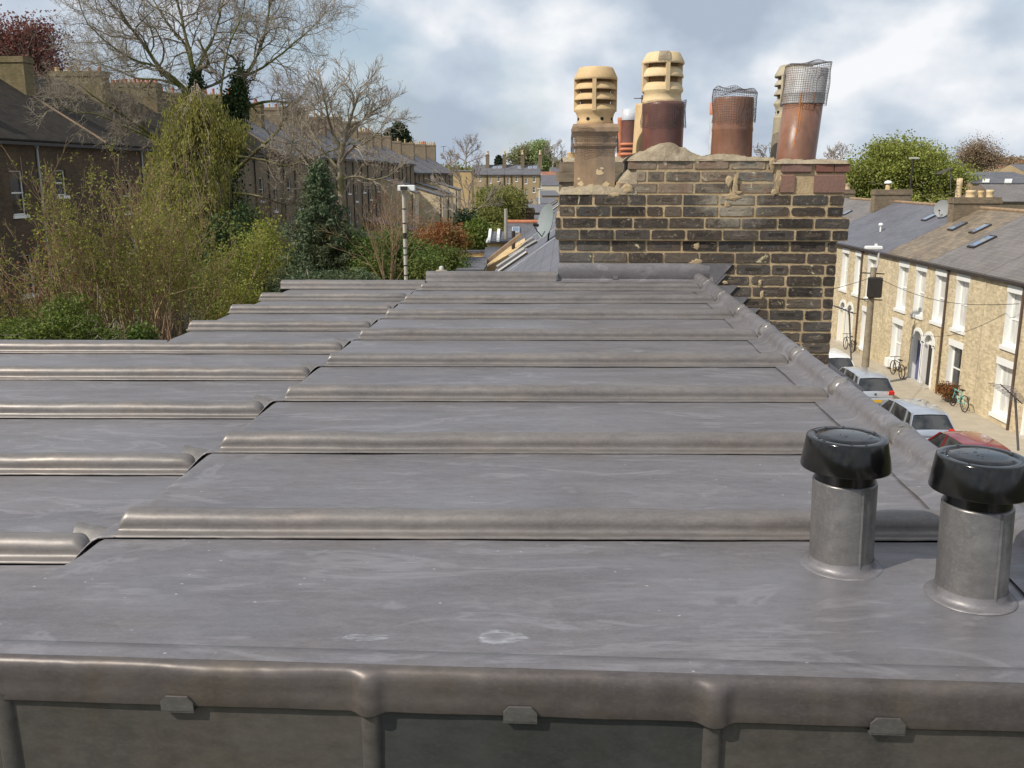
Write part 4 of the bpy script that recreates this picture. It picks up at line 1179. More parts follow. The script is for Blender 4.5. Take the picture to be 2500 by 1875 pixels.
for k, (y0, y1, up, gr, drs, rm, lab) in enumerate(rdefs):
    fr = Frame((XF, y0), (0, 1), (1, 0)); Wd = y1-y0
    hz = EAVE
    root = empty('terraced_house', (XF, (y0+y1)/2, 0), lab, 'house', 'yellow brick terraced houses across the street')
    RH.append(root)
    ops = [(a-y0, b-y0, 3.18, 5.22) for a, b in up] + [(a-y0, b-y0, .48, 2.42) for a, b in gr] + [(a-y0, b-y0, .12, 2.45) for a, b in drs]
    fr2 = fr
    w, r = shell(fr, root, Wd, 8.4, hz, RDG, RD, 'brick_yellow', ops, revmat='white', roofmat=rm, gable=(True, True), depth=.27, coping=None)
    for a, b in up: window(fr, root, a-y0, b-y0, 3.18, 5.22, .27, lintel=.27, glass='glass_curtain', bars=(0, 0), fw=.09)
    for a, b in gr: window(fr, root, a-y0, b-y0, .48, 2.42, .27, lintel=.27, glass='glass' if k == 4 else 'glass_curtain', bars=(0, 0), fw=.09)
    for a, b in drs:
        a -= y0; b -= y0; mid = (a+b)/2; rr = (b-a)/2
        m = MB(fr); m.box(a, b, .225, .262, .12, 2.02); d = m.build('door', flat('blue_door', (.09, .11, .22), .4) if k == 3 else (M['pipe_dark'] if k == 4 else M['cream']), root)
        m = MB(fr); rows = []
        for q in range(13):
            an = math.pi*q/12; rows.append([(mid-(rr+e)*math.cos(an), yy, 2.05+(rr+e)*math.sin(an)) for e, yy in ((-.02, .02), (-.02, -.03), (.15, -.03), (.15, .0))])
        m.grid(rows, False)
        m.box(a-.15, a+.0, -.025, .0, .12, 2.05); m.box(b-.0, b+.15, -.025, .0, .12, 2.05)
        m.box(a-.15, a+.10, -.03, -.001, 1.98, 2.10); m.box(b-.10, b+.15, -.03, -.001, 1.98, 2.10)
        rows = []
        for q in range(13):                          # white recess above the door
            an = math.pi*q/12; rows.append([(mid-rr*.98*math.cos(an), .19, 2.03+rr*.6*math.sin(an)), (mid-rr*.5*math.cos(an), .19, 2.03)])
        m.grid(rows, False); m.box(a, b, .195, .262, 2.0, 2.45)
        m.build('door_surround', M['white'], root)
        m = MB(fr); m.box(a-.1, b+.1, -.25, .1, .1205, .20); m.build('doorstep', M['stone'], root)
    m = MB(fr); m.box(0.01, Wd-.01, -.20, -.09, hz-.14, hz-.04); m.box(.01, Wd-.01, -.09, -.01, hz-.12, hz-.0); m.build('gutter', M['gutter'], root)
    m = MB(fr); m.tube([(.01, RD, RDG+.09), (Wd-.01, RD, RDG+.09)], .09, 8); m.build('ridge_tiles', M['clay_stone'], root)
for k, y in ((2, 50.1), (4, 40.05), (5, 33.98)):
    fr = Frame((XF, 0), (0, 1), (1, 0)); downpipe(fr, RH[k], y, .12, EAVE-.1, 'pipe_red')
fr = Frame((XF, 0), (0, 1), (1, 0))
stack(fr, RH[2], 46.42, 47.02, 2.85, 5.15, 6.6, 8.46, 'brick_brown', 0)
p = lambda a, b, Y: atY(1980+a*.2351, 300+b*.2351, Y)
ch = [c for c in RH[2].children if c.name.startswith('chimney')][0]
for i, (x, h, rr, mt) in enumerate(((21.95, .92, .14, 'clay_buff_pale'), (22.55, .34, .22, 'clay_buff_pale'), (23.05, .32, .14, 'clay_buff'), (23.5, .36, .17, 'clay_buff_pale'))):
    m = MB(); m.lathe((x, 46.72, 8.45), [(rr*1.1, 0), (rr, .06), (rr*.95, h*.6), (rr*1.08, h*.7), (rr*1.0, h), (rr*.7, h), (rr*.7, h-.1)], 14); m.lathe((x, 46.72, 8.45), [(rr*.7, h-.06), (.001, h-.06)], 12); m.build('pot', M[mt], ch)
stack(fr, RH[0], 56.9, 57.5, 2.95, 5.15, 6.6, 8.65, 'brick_brown', 0)
ch = [c for c in RH[0].children if c.name.startswith('chimney')][0]
m = MB(); m.lathe((22.6, 57.2, 8.64), [(.16, 0), (.14, .05), (.13, .3), (.10, .32), (.10, .38)], 14); m.build('pot', M['clay_buff'], ch)
m = MB(); m.lathe((22.6, 57.2, 8.64), [(.22, .36), (.24, .40), (.20, .47), (.10, .53), (.001, .55)], 14); m.build('cowl', M['white'], ch)
# farther houses of the same terrace
for k in range(5):
    y0 = 64.52+k*6.2; fr = Frame((XF, y0), (0, 1), (1, 0))
    root = empty('terraced_house', (XF, y0+3, 0), '%s slate roofed house beyond the near chimney, across the street' % ('first', 'second', 'third', 'fourth', 'fifth')[k], 'house', 'yellow brick terraced houses across the street')
    shell(fr, root, 6.18, 8.4, EAVE-.1*k, RDG-.1*k, RD, 'brick_yellow', (), roofmat='slate_brown')
    if k in (0, 2, 4): stack(fr, root, 2.6, 3.2, 4.4, 5.4, 6.6, 8.5, 'brick_brown', 1, 'clay_buff_pale', .5, pr=.25)
# roof windows on the facing slopes
NR = Vector((-sl, 0, 1)).normalized(); P0 = (XF, 40, EAVE+.075)
upv = Vector((1, 0, sl)).normalized()
for hi, (x0, y0, x1, y1, w) in ((2, (1165, 1020, 1300, 955, .55)), (3, (1440, 1120, 1600, 1040, .55)), (3, (1665, 1150, 1850, 1060, .55)), (4, (1655, 1300, 1925, 1185, .62)), (1, (330, 960, 395, 930, .5))):
    a = atPlane(1980+x0*.2351, 300+y0*.2351, P0, NR); b = atPlane(1980+x1*.2351, 300+y1*.2351, P0, NR)
    L = (b-a).dot(upv)
    L = max(.6, min(1.7, L)); a0 = a; Yv = Vector((0, w, 0))
    skylight(RH[hi], [a0-Yv*.5, a0-Yv*.5+upv*L, a0+Yv*.5+upv*L, a0+Yv*.5], NR, frame='gutter' if hi != 4 else 'pipe_dark')
# small roof fittings
q = atPlane(1980+720*.2351, 300+1130*.2351, P0, NR)
m = MB(); m.tube([q, q+Vector((0, 0, .38))], .05, 8); m.lathe(q, [(.12, .34), (.13, .40), (.08, .46), (.001, .48)], 12); m.build('vent_cowl', M['white'], RH[2])
q = atPlane(1980+1360*.2351, 300+985*.2351, P0, NR)
M['dish_pale'] = flat('weathered_dish_paint', (.26, .265, .265), .6)
M['pipe_grey'] = flat('grey_dish_paint', (.24, .27, .27), .5)
def dish(p, r, aim, label, mast=.4, mat='white_grey'):
    root = empty('satellite_dish', p, label, 'satellite dish'); aim = Vector(aim).normalized(); p = Vector(p)
    c = p+Vector((0, 0, mast)); side = aim.cross(Vector((0, 0, 1))).normalized(); up = side.cross(aim).normalized()
    m = MB(); rows = []
    for k in range(6):
        t = k/5; rows.append([c+aim*(.22*r*t*t)+side*(r*t*math.cos(a))+up*(r*1.06*t*math.sin(a)) for a in [2*math.pi*i/28 for i in range(28)]])
    m.grid(rows, True, True); rows2 = [[q-aim*.012 for q in rr] for rr in rows]; m.grid(rows2, True, True); m.grid([rows[-1], rows2[-1]], False, True)
    m.build('reflector', M[mat], root)
    m = MB(); m.tube([p, c-aim*.05], .018, 8); m.tube([c-aim*.05, c-aim*.01], .05, 8); m.build('bracket', M['pipe_dark'], root)
    m = MB(); e = c+aim*r*.95-up*r*.35; m.tube([c-up*r*.98+aim*.2*r, (c-up*r*1.05+e)/2+aim*.05, e], .012, 6); m.build('feed_arm', M['pipe_dark'], root)
    m = MB(); m.tube([e, e-aim*.12], .035, 8); m.build('receiver', M['pipe_dark'], root)
dish(q, .42, (-.9, -.75, .25), 'pale satellite dish on the slate roof across the street', .45, 'dish_pale')

# ================================================================== tall terrace along the left (rear faces)
def LX(Y): return -25.36+.08*Y
LB = [33.5, 40.8, 50.3, 58.2, 65.3, 72.1, 78.9, 85.7, 92.5, 99.3, 106.1, 113.0, 120.6]
LB2 = [120.65, 127.3, 132.6, 139.0, 146.2, 157.0, 168.5, 179.0]
dirL = Vector((.08, 1, 0)).normalized(); inL = Vector((-1, .08, 0)).normalized()
rgl = random.Random(11)
ordn = ['nearest', 'second', 'third', 'fourth', 'fifth', 'sixth', 'seventh', 'eighth', 'ninth', 'tenth', 'eleventh', 'twelfth']
def tall_house(y0, y1, ze, zr, rd, wallm, lab, roofm, potn, chh, near=False, wins=True, wing=None, dark=False, chw=3.3, ops_=None, pipe_s=None):
    fr = Frame((LX(y0), y0), dirL, inL); Wd = (y1-y0)/dirL.y
    root = empty('terraced_house', (LX((y0+y1)/2), (y0+y1)/2, 0), lab, 'house', 'tall terraced houses along the left')
    ops = []
    if wins:
        c1, c2 = Wd*.26, Wd*.72
        for lv, (a, b) in enumerate(((1.0, 2.9), (4.2, 6.1), (7.4, 9.15))):
            s = ze-11.05
            for c, dz in ((c1, 0), (c2, -.9 if lv else 0)):
                ops.append((c-.5, c+.5, max(.4, a+s+dz*1.0), b+s+dz))
    if ops_: ops = ops_
    w, r = shell(fr, root, Wd, rd*2, ze, zr, rd, wallm, ops, roofmat=roofm, overhang=.22, coping=(Wd-.0,))
    for o in ops: window(fr, root, *o[:4], .14, mat='white' if not dark else 'white_grey', glass='glass', bars=(0, 0), lintel=0)
    m = MB(fr); m.box(.01, Wd-.01, -.36, -.23, ze-.32, ze-.18); m.build('gutter', M['gutter'], root)
    downpipe(fr, root, pipe_s or Wd*.5, 0, ze-.3, 'white_grey' if near else 'pipe_dark', .055)
    if not near: downpipe(fr, root, Wd*.04+.1, 0, ze-.3, 'pipe_dark', .05)
    stack(fr, root, Wd-.45, Wd+.45, rd-chw*.55-.5, rd+chw*.45-.5, zr-2.2, chh, 'brick_moss' if y0 < 80 else 'brick_brown', potn, 'clay_buff' if y0 > 80 or y0 < 55 else 'clay_red', .5 if y0 > 60 else .28, rng=rgl, pr=.13)
    if wing:
        s0, s1, L, h0, h1, mt = wing
        m = MB(fr)
        m.hexa([(s0, -L, 0), (s1, -L, 0), (s1, -.002, 0), (s0, -.002, 0), (s0, -L, h0), (s1, -L, h0), (s1, -.002, h1), (s0, -.002, h1)])
        wg = m.build('rear_wing', M[mt], root)
        m = MB(fr); e = .12
        q = [(s0-e, -L-e, h0+.01), (s1+e, -L-e, h0+.01), (s1+e, -.004, h1+.01), (s0-e, -.004, h1+.01)]
        m.hexa(q+[(a, b, c+.12) for a, b, c in q]); m.build('wing_roof', M['slate'], wg)
        m = MB(fr); m.box(s0+(s1-s0)*.2, s0+(s1-s0)*.55, -L-.03, -L-.001, h0-2.6, h0-.9); m.build('window', M['white_dull'], wg)
        p_ = fr(s0-.06, -L+.3, 0); m = MB(); m.tube([(p_[0], p_[1], 0), (p_[0], p_[1], h0)], .06, 6); m.build('drainpipe', M['pipe_dark'], wg)
    return root
for k in range(len(LB)-1):
    y0, y1 = LB[k], LB[k+1]
    near = k < 4
    lab = ('%s tall brick house along the left, ' % ordn[k]) + (
        'dark brick with mossy chimney' if k == 0 else 'its mossy chimney against the copper tree' if k == 1 else 'its wide chimney right of the copper tree' if k == 2 else
        'with a row of red pots' if k == 3 else 'half hidden behind the big bare tree' if k < 7 else 'behind the small bare tree' if k < 9 else 'sash windows right of the bare tree')
    rt = tall_house(y0, y1, 11.15, 14.9, 6.0, 'brick_dark' if k < 3 else 'brick_brown', lab, 'slate_moss' if k < 6 else 'slate', (0, 0, 5, 11, 4, 5, 3, 5, 5, 4, 5, 5)[k], 15.35+(.0, .1, .2, .2, .1, .5, .3, .4, .5, .3, .7, .6)[k], near,
               wing={10: (1.0, 4.6, 5.5, 3.2, 4.4, 'brick_brown'), 8: (1.0, 5.0, 4.5, 3.0, 4.2, 'brick_brown'), 11: (3.2, 6.0, 4.2, 7.2, 9.2, 'brick_yellow')}.get(k), ops_=[(1.0, 2.0, 7.78, 9.72), (4.6, 5.5, 8.55, 9.75), (1.0, 2.0, 4.2, 6.0), (4.6, 5.5, 5.0, 6.2)] if k == 1 else None, pipe_s=3.2 if k == 1 else None)
for k in range(len(LB2)-1):
    y0, y1 = LB2[k], LB2[k+1]
    ze = 11.0 if k < 3 else 9.75
    zr = 14.0 if k < 3 else 12.9
    tall_house(y0+.0, y1, ze, zr, 5.4, 'brick_brown', '%s house from the far end of the tall left terrace' % ordn[len(LB2)-2-k].replace('nearest', 'last'), 'slate', (8, 0, 0, 3, 0, 9, 9)[k] or 1, (15.0, 15.0, 14.9, 14.4, 14.5, 14.6, 14.8)[k],
               wing={0: (3.0, 6.4, 6.5, 6.6, 8.6, 'brick_yellow'), 3: (.5, 3.6, 5.2, 6.6, 8.2, 'brick_yellow'), 4: (3.0, 6.5, 5.0, 7.0, 8.6, 'brick_yellow')}.get(k), chw=3.0)
# roof window on the nearest house
# ================================================================== buildings in the middle distance
FC = lambda x0, Y: Frame((x0, Y), (1, 0), (0, 1))
def box_house(name, label, px0, px1, Y, depth, py_eave, py_ridge, wallm, roofm, ops=(), group=None, cat='house', ridge='x', rd=None, **kw):
    """house whose long side faces the camera; sizes read off at its own distance"""
    a = atY(px0, py_eave, Y); b = atY(px1, py_eave, Y)
    rdd = rd or depth/2
    zr = atY((px0+px1)/2, py_ridge, Y+rdd).z
    fr = FC(a.x, Y); root = empty(name, ((a.x+b.x)/2, Y, 0), label, cat, group)
    o2 = []
    for (x0, x1, y0, y1) in ops:
        p, q = atY(x0, y1, Y), atY(x1, y0, Y); o2.append((p.x-a.x, q.x-a.x, p.z, q.z))
    w, r = shell(fr, root, b.x-a.x, depth, a.z, zr, rdd, wallm, o2, roofmat=roofm, depth=.12, **kw)
    return fr, root, b.x-a.x, a.z, zr, o2
k = .1582
FY = 240
wxs = [(921, 945, 850, 930), (1038, 1080, 822, 905), (1188, 1222, 850, 940), (1315, 1352, 825, 905), (1462, 1500, 855, 940), (1588, 1628, 825, 912),
       (935, 955, 1020, 1095), (1035, 1075, 985, 1065), (1185, 1222, 1022, 1102), (1318, 1350, 985, 1065), (1462, 1495, 1025, 1108), (1580, 1625, 990, 1075), (757, 785, 825, 900), (765, 785, 985, 1010)]
hs = [(655, 885), (887, 1150), (1152, 1262), (1264, 1432), (1434, 1708)]
names = ['far brown brick house facing the camera, leftmost in its row behind bare twigs', 'far brick house facing the camera with paired sash windows left of the drainpipe', 'narrow far brick house between the two dark drainpipes', 'far brick house facing the camera between the drainpipe and the tall stack', 'far brick house facing the camera at the right end of its row']
for i, (x0, x1) in enumerate(hs):
    ops = [(1050+a*k, 1050+b*k, 300+c*k, 300+d*k) for a, b, c, d in wxs if x0 < a < x1-20]
    fr, root, Wd, ze, zr, o2 = box_house('terraced_house', names[i], 1050+x0*k, 1050+x1*k, FY, 9, 300+798*k, 300+650*k, 'brick_far', 'slate_far', ops, 'far brick houses facing the camera', rd=4.5)
    for o in o2: window(fr, root, *o, depth=.12, mat='white', glass='glass', bars=(1, 1), fw=.10)
    m = MB(fr); m.box(0.02, Wd-.02, -.3, -.14, ze-.25, ze-.05); m.build('gutter', M['gutter'], root)
    downpipe(fr, root, Wd-.15, 0, ze-.1, 'pipe_dark', .10, .12)
    if i != 2: stack(fr, root, Wd-.5, Wd+.4, 2.9, 5.2, ze+1, ze+5.0, 'brick_brown', 2, 'clay_buff_pale', 1.0, pr=.28)
    if i in (1, 3, 4):
        for q in ((.55,) if i == 3 else (.3, .6)):
            n = Vector((0, -(zr-ze), 4.5)).normalized(); c = Vector(fr(Wd*q, 2.6, ze+(zr-ze)*2.6/4.5+.08))
            skylight(root, [c, c+Vector((.9, 0, 0)), c+Vector((.9, 1, (zr-ze)/4.5)), c+Vector((0, 1, (zr-ze)/4.5))], n, frame='white_dull')
# cream-lit block at the far end of the left terrace
fr, root, Wd, ze, zr, _ = box_house('brick_block', 'flat topped yellow brick block with a slanting shadow behind bare twigs', 1106, 1151, 205, 12, 418.5, 416.5, 'brick_gold', 'slate_far', (), cat='building')
# small gabled house, its gable toward us
def gable_house(label, pxl, pxr, Y, py_eave, py_apex, pxa, L, wallm, roofm, win=None, base=None, name='house', group=None, cat='house'):
    a = atY(pxl, py_eave, Y); b = atY(pxr, py_eave, Y); c = atY(pxa, py_apex, Y)
    root = empty(name, ((a.x+b.x)/2, Y, 0), label, cat, group)
    fr = FC(0, Y); z0 = base if base is not None else -.03
    m = MB(); z = z0
    ops = []
    if win:
        p, q = atY(win[0], win[3], Y), atY(win[1], win[2], Y); ops = [(p.x, q.x, p.z, q.z)]
    mm = MB(fr); front_wall(mm, a.x, b.x, z0, a.z, [], depth=.1)
    mm.poly([(a.x, 0, a.z), (b.x, 0, b.z), (c.x, 0, c.z)])
    mm.quad((a.x, 0, z0), (a.x, 0, a.z), (a.x, L, a.z), (a.x, L, z0)); mm.quad((b.x, 0, z0), (b.x, L, z0), (b.x, L, b.z), (b.x, 0, b.z))
    mm.poly([(a.x, L, z0), (a.x, L, a.z), (c.x, L, c.z), (b.x, L, b.z), (b.x, L, z0)])
    mm.build('wall', M[wallm], root)
    m = MB(fr); t = .12
    for (s, zz) in ((a.x, a.z), (b.x, b.z)):
        d = -.25 if s == a.x else .25; sl_ = (c.z-zz)/(c.x-s)
        q = [(s+d, -.12, zz+sl_*d), (c.x, -.12, c.z), (c.x, L, c.z), (s+d, L, zz+sl_*d)]
        if s != a.x: q = q[::-1]
        m.hexa(q+[(x_, y_, z_+t) for x_, y_, z_ in q])
    m.build('roof', M[roofm], root)
    if win:
        fr2 = FC(0, Y-.10)
        window(fr2, root, ops[0][0], ops[0][1], ops[0][2], ops[0][3], .09, bars=(3, 0), glass='glass', fw=.07, sill=False)
    return root
gable_house('small yellow brick house with its gable and wide white window toward the camera', 1242, 1287, 148, 491, 468, 1259, 9, 'brick_far', 'slate', win=(1253, 1268.5, 486.5, 501))
r_ = gable_house('tiny cream lean-to with dark window beside the small gabled house', 1290, 1309.5, 146, 497, 488, 1309.5, 5, 'cream', 'slate_far', win=(1297, 1302, 501, 506))
# rows of slate roofs beyond, on our side of the street
def row_house_x(label, px0, px1, Y, depth, pe, pr, wallm='brick_far', roofm='slate_far', group=None, st=None, sky_=None, cat='house', rd=None, name='house'):
    fr, root, Wd, ze, zr, _ = box_house(name, label, px0, px1, Y, depth, pe, pr, wallm, roofm, (), group, cat, rd=rd)
    if st:
        for (s0, s1, top, n) in st:
            zt = atY(px0+(px1-px0)*s0, top, Y+depth*.4).z
            stack(fr, root, Wd*s0, Wd*s1, depth*.35, depth*.65, ze, zt, 'brick_brown', n, 'clay_buff_pale', .45, axis='s')
    return fr, root, Wd, ze, zr
row_house_x('low cream building with dark upper roof at the far right of the middle distance', 1321, 1372, 260, 9, 453, 428, 'cream', 'slate_far', rd=8)
row_house_x('red tiled roof house behind the low cream building', 1322, 1376, 272, 8, 431, 419.5, 'cream', 'tile_red')
row_house_x('grey hipped house with square chimney beyond the red tiled roof', 1344, 1380, 300, 10, 419, 408.5, 'brick_far', 'slate_far', st=[(.45, .85, 399, 0)])
row_house_x('long grey slate roof stepping away on our side of the street, the farthest strip', 1322, 1368, 130, 30, 478, 466, 'brick_far', 'slate_far', rd=15)
row_house_x('grey slate roof beyond the white lamp column', 1312, 1366, 105, 22, 498, 484, 'brick_far', 'slate_far', rd=11)
row_house_x('dark grey slate roof below the small gabled house', 1288, 1364, 86, 16, 520, 500, 'brick_brown', 'slate_far', rd=9)
fr, root, Wd, ze, zr = row_house_x('flat fronted house with dark roof strip under the slate roofs', 1262, 1340, 66, 9, 541, 528, 'brick_brown', 'slate', rd=7)
stack(fr, root, -.7, .0, 1.0, 2.2, 5, atY(1245, 516, 67).z, 'brick_brown', 0, 'clay_red'); stack(fr, root, .05, 1.2, -.5, .8, 4, atY(1255, 508, 66).z, 'brick_dark', 0, 'clay_red')
# roof with red ridge tiles and a pale roof window
fr, root, Wd, ze, zr = row_house_x('grey slate roof with red ridge tiles and a pale roof window', 1231, 1330, 44, 5.5, 592, 547, 'brick_brown', 'slate', rd=3.2)
m = MB(fr); m.tube([(0, 3.2, zr+.10), (Wd, 3.2, zr+.10)], .11, 8); m.build('ridge_tiles', M['clay_red'], root)
m = MB(fr); m.box(-.1, .06, -.15, 3.2, ze, ze+.02); m.build('verge', M['white_dull'], root)
sl2 = (zr-ze)/3.2; n = Vector((0, -sl2, 1)).normalized(); c = atPlane(1250, 570, fr(0, 0, ze+.08), n); d = atPlane(1268, 570, fr(0, 0, ze+.08), n); c2 = atPlane(1250, 557, fr(0, 0, ze+.08), n); d2 = atPlane(1268, 557, fr(0, 0, ze+.08), n)
skylight(root, [c, d, d2, c2], n, frame='white_dull')
# smaller rear roofs nearer to us
fr, root, Wd, ze, zr = row_house_x('small grey slate rear roof with white verges left of the gabled wall', 1191, 1252, 36, 3.2, 592, 569, 'brick_gold', 'slate', rd=2.4)
m = MB(fr); m.box(-.08, .10, -.14, 2.4, ze+.0, ze+.02)
for s in (.04, Wd*.40):
    q = [(s-.05, -.15, ze+.03), (s+.06, -.15, ze+.03), (s+.06, 2.4, zr+.12), (s-.05, 2.4, zr+.12)]; m.hexa(q+[(a, b, z_+.06) for a, b, z_ in q])
m.build('verge', M['white'], root)
m = MB(fr); m.tube([(Wd*.72, .4, ze), (Wd*.72, .4, ze+1.25)], .07, 10); m.build('flue', M['stone'], root)
fr, root, Wd, ze, zr = row_house_x('dark slate lean-to roof between the brick garden wall and the golden gable', 1178, 1235, 31, 3.5, 641, 608, 'brick_gold', 'slate', rd=3.2)
# brick garden wall
def brick_wall(label, px0, px1, Y, pt, th=.25, z0=-.03, mat='brick_gold', cop=True):
    a, b = atY(px0, pt, Y), atY(px1, pt, Y); root = empty('garden_wall', ((a.x+b.x)/2, Y, 0), label, 'wall')
    m = MB(); m.box(a.x, b.x, Y, Y+th, z0, a.z-.08); m.build('brickwork', M[mat], root)
    m = MB(); m.box(a.x-.03, b.x+.03, Y-.04, Y+th+.04, a.z-.078, a.z); m.build('coping', M['slate'], root)
brick_wall('orange brick garden wall with slate coping below the green bushes', 1114, 1181, 29, 612, mat='brick_gold')
m_ = row_house_x('low grey flat roofed outhouse in front of the orange garden wall', 1113, 1182, 23, 3.0, 664, 652, 'brick_gold', 'slate', rd=2.5, cat='outhouse', name='outhouse')
# golden brick gable with its long coping (neighbour's rear wing)
root = empty('rear_wing_house', (0, 26, 0), 'golden brick rear gable wall with long stone coping beside the big slate slope', 'house')
A = atY(1258, 590, 26); B = atY(1150, 676, 26); C_ = atY(1220, 676, 26)
m = MB(); m.add([(A.x+.3, 26, A.z-.1), (B.x, 26, B.z), (B.x, 26, 2), (A.x+.3, 26, 2), (A.x+.3, 29, A.z-.1), (B.x, 29, B.z), (B.x, 29, 2), (A.x+.3, 29, 2)], [(0,1,2,3), (4,7,6,5), (0,4,5,1), (1,5,6,2), (2,6,7,3), (3,7,4,0)])
m.build('wall', M['brick_gold'], root)
m = MB(); d = Vector((B.x-A.x, 0, B.z-A.z)).normalized(); A2 = A-d*.25; n_ = Vector((-d.z, 0, d.x)); n_ = n_ if n_.z > 0 else -n_
q = [Vector((A2.x, 25.9, A2.z)), Vector((B.x, 25.9, B.z)), Vector((B.x, 26.25, B.z)), Vector((A2.x, 26.25, A2.z))]
m.hexa(q+[p_+n_*.10 for p_ in q]); m.build('coping', M['clay_stone'], root)
m = MB(); m.tube([A+Vector((-.05, 1.2, -.3)), A+Vector((-.05, 1.2, .22))], .055, 10); m.build('flue', M['pipe_dark'], root)
# neighbour's big rear slate slope running away beside our stack
def nxt(v, u, z): return UV(u, v, z)
root = empty('neighbouring_house', UV(-.3, 22, 5), 'neighbouring house whose big grey slate slope runs away left of the near chimney', 'house')
ue, ur, ze_, zr_ = -1.76, .93, 7.06, 8.97
v0_, v1_ = 12.0, 36.0
m = MB(UV)
q = [(ue, v0_, ze_), (ur, v0_, zr_), (ur, v1_, zr_), (ue, v1_, ze_)]
m.hexa(q+[(a, b, c+.08) for a, b, c in q])
q = [(ur, v0_, zr_), (3.9, v0_, 6.8), (3.9, v1_, 6.8), (ur, v1_, zr_)]
m.hexa(q+[(a, b, c+.08) for a, b, c in q])
m.build('roof', M['slate_blue'], root)
m = MB(UV); m.box(ue+.12, 3.7, v0_+.05, v1_-.05, -.03, ze_-.25); m.build('wall', M['brick_brown'], root)
m = MB(UV); m.poly([(ue+.15, v0_+.1, 6.8), (3.6, v0_+.1, 6.8), (3.6, v0_+.1, 7.0), (ur, v0_+.1, zr_-.05), (ue+.15, v0_+.1, ze_)]); m.build('gable', M['brick_brown'], root)
sN = (zr_-ze_)/(ur-ue)
upN = (Vector(UV(ur, 20, zr_))-Vector(UV(ue, 20, ze_))).normalized(); nN = upN.cross(Vector(UV(0, 1, 0))-Vector(UV(0, 0, 0))).normalized()
nN = nN if nN.z > 0 else -nN
P0N = Vector(UV(ue, 20, ze_+.08))
def onslope(px, py): return atPlane(px, py, P0N, nN)
vd = (Vector(UV(0, 1, 0))-Vector(UV(0, 0, 0))).normalized()
for (A4) in (((1220, 667), (1289, 620), (1283, 611), (1216, 655)), ((1246, 630), (1313, 592), (1304, 584), (1251, 615)), ((1333, 512), (1362, 494), (1362, 488), (1330, 506)), ((1330, 528), (1366, 503), (1366, 498), (1330, 521))):
    q = [onslope(*p_) for p_ in A4]; fr_ = None
    m = MB(); m.hexa([p_+nN*.004 for p_ in q]+[p_+nN*.05 for p_ in q]); f_ = m.build('roof_window', M['gutter'], root)
    for i_, j_ in ((0, 1), (2, 3)):
        w_ = (q[3]-q[0]).normalized()*(.055 if i_ == 0 else -.055)
        m = MB(); m.hexa([q[i_]+nN*.05, q[j_]+nN*.05, q[j_]+w_+nN*.05, q[i_]+w_+nN*.05, q[i_]+nN*.085, q[j_]+nN*.085, q[j_]+w_+nN*.085, q[i_]+w_+nN*.085]); m.build('frame_bar', M['white'], f_)
for s in (20.0, 24.0, 29.0):
    m = MB(UV); q = [(ue, s, ze_+.085), (ur, s, zr_+.085), (ur, s+.035, zr_+.085), (ue, s+.035, ze_+.085)]; m.hexa(q+[(a, b, c+.02) for a, b, c in q]); m.build('lead_line', M['zinc'], root)
root2 = empty('neighbouring_house', UV(.3, 50, 5), 'second house along on our side with pale roof edges stepping up behind the dish', 'house')
m = MB(UV)
for i, (va, vb, us_) in enumerate(((36.2, 48, .55), (48.2, 62, 1.0), (62.2, 90, 1.5))):
    q = [(ue+us_*1.6, va, ze_+.15), (ur+us_, va, zr_), (ur+us_, vb, zr_), (ue+us_*1.6, vb, ze_+.15)]
    m.hexa(q+[(a, b, c+.08) for a, b, c in q])
m.build('roof', M['slate'], root2)
m = MB(UV); m.box(.2, 4.5, 36.2, 89, -.03, 7.0); m.build('wall', M['brick_brown'], root2)
m = MB(UV)
for va, us_ in ((36.15, .55), (48.15, 1.0), (62.15, 1.5)):
    q = [(ue+us_*1.6, va-.15, ze_+.24), (ur+us_, va-.15, zr_+.1), (ur+us_, va+.1, zr_+.1), (ue+us_*1.6, va+.1, ze_+.24)]
    m.hexa(q+[(a, b, c+.12) for a, b, c in q])
m.build('party_coping', M['stone'], root2)
p = onslope(1338, 588); dish(p, .36, (-.93, -.42, .22), 'large grey satellite dish on the neighbouring slate slope left of the chimney', .42, 'pipe_grey')

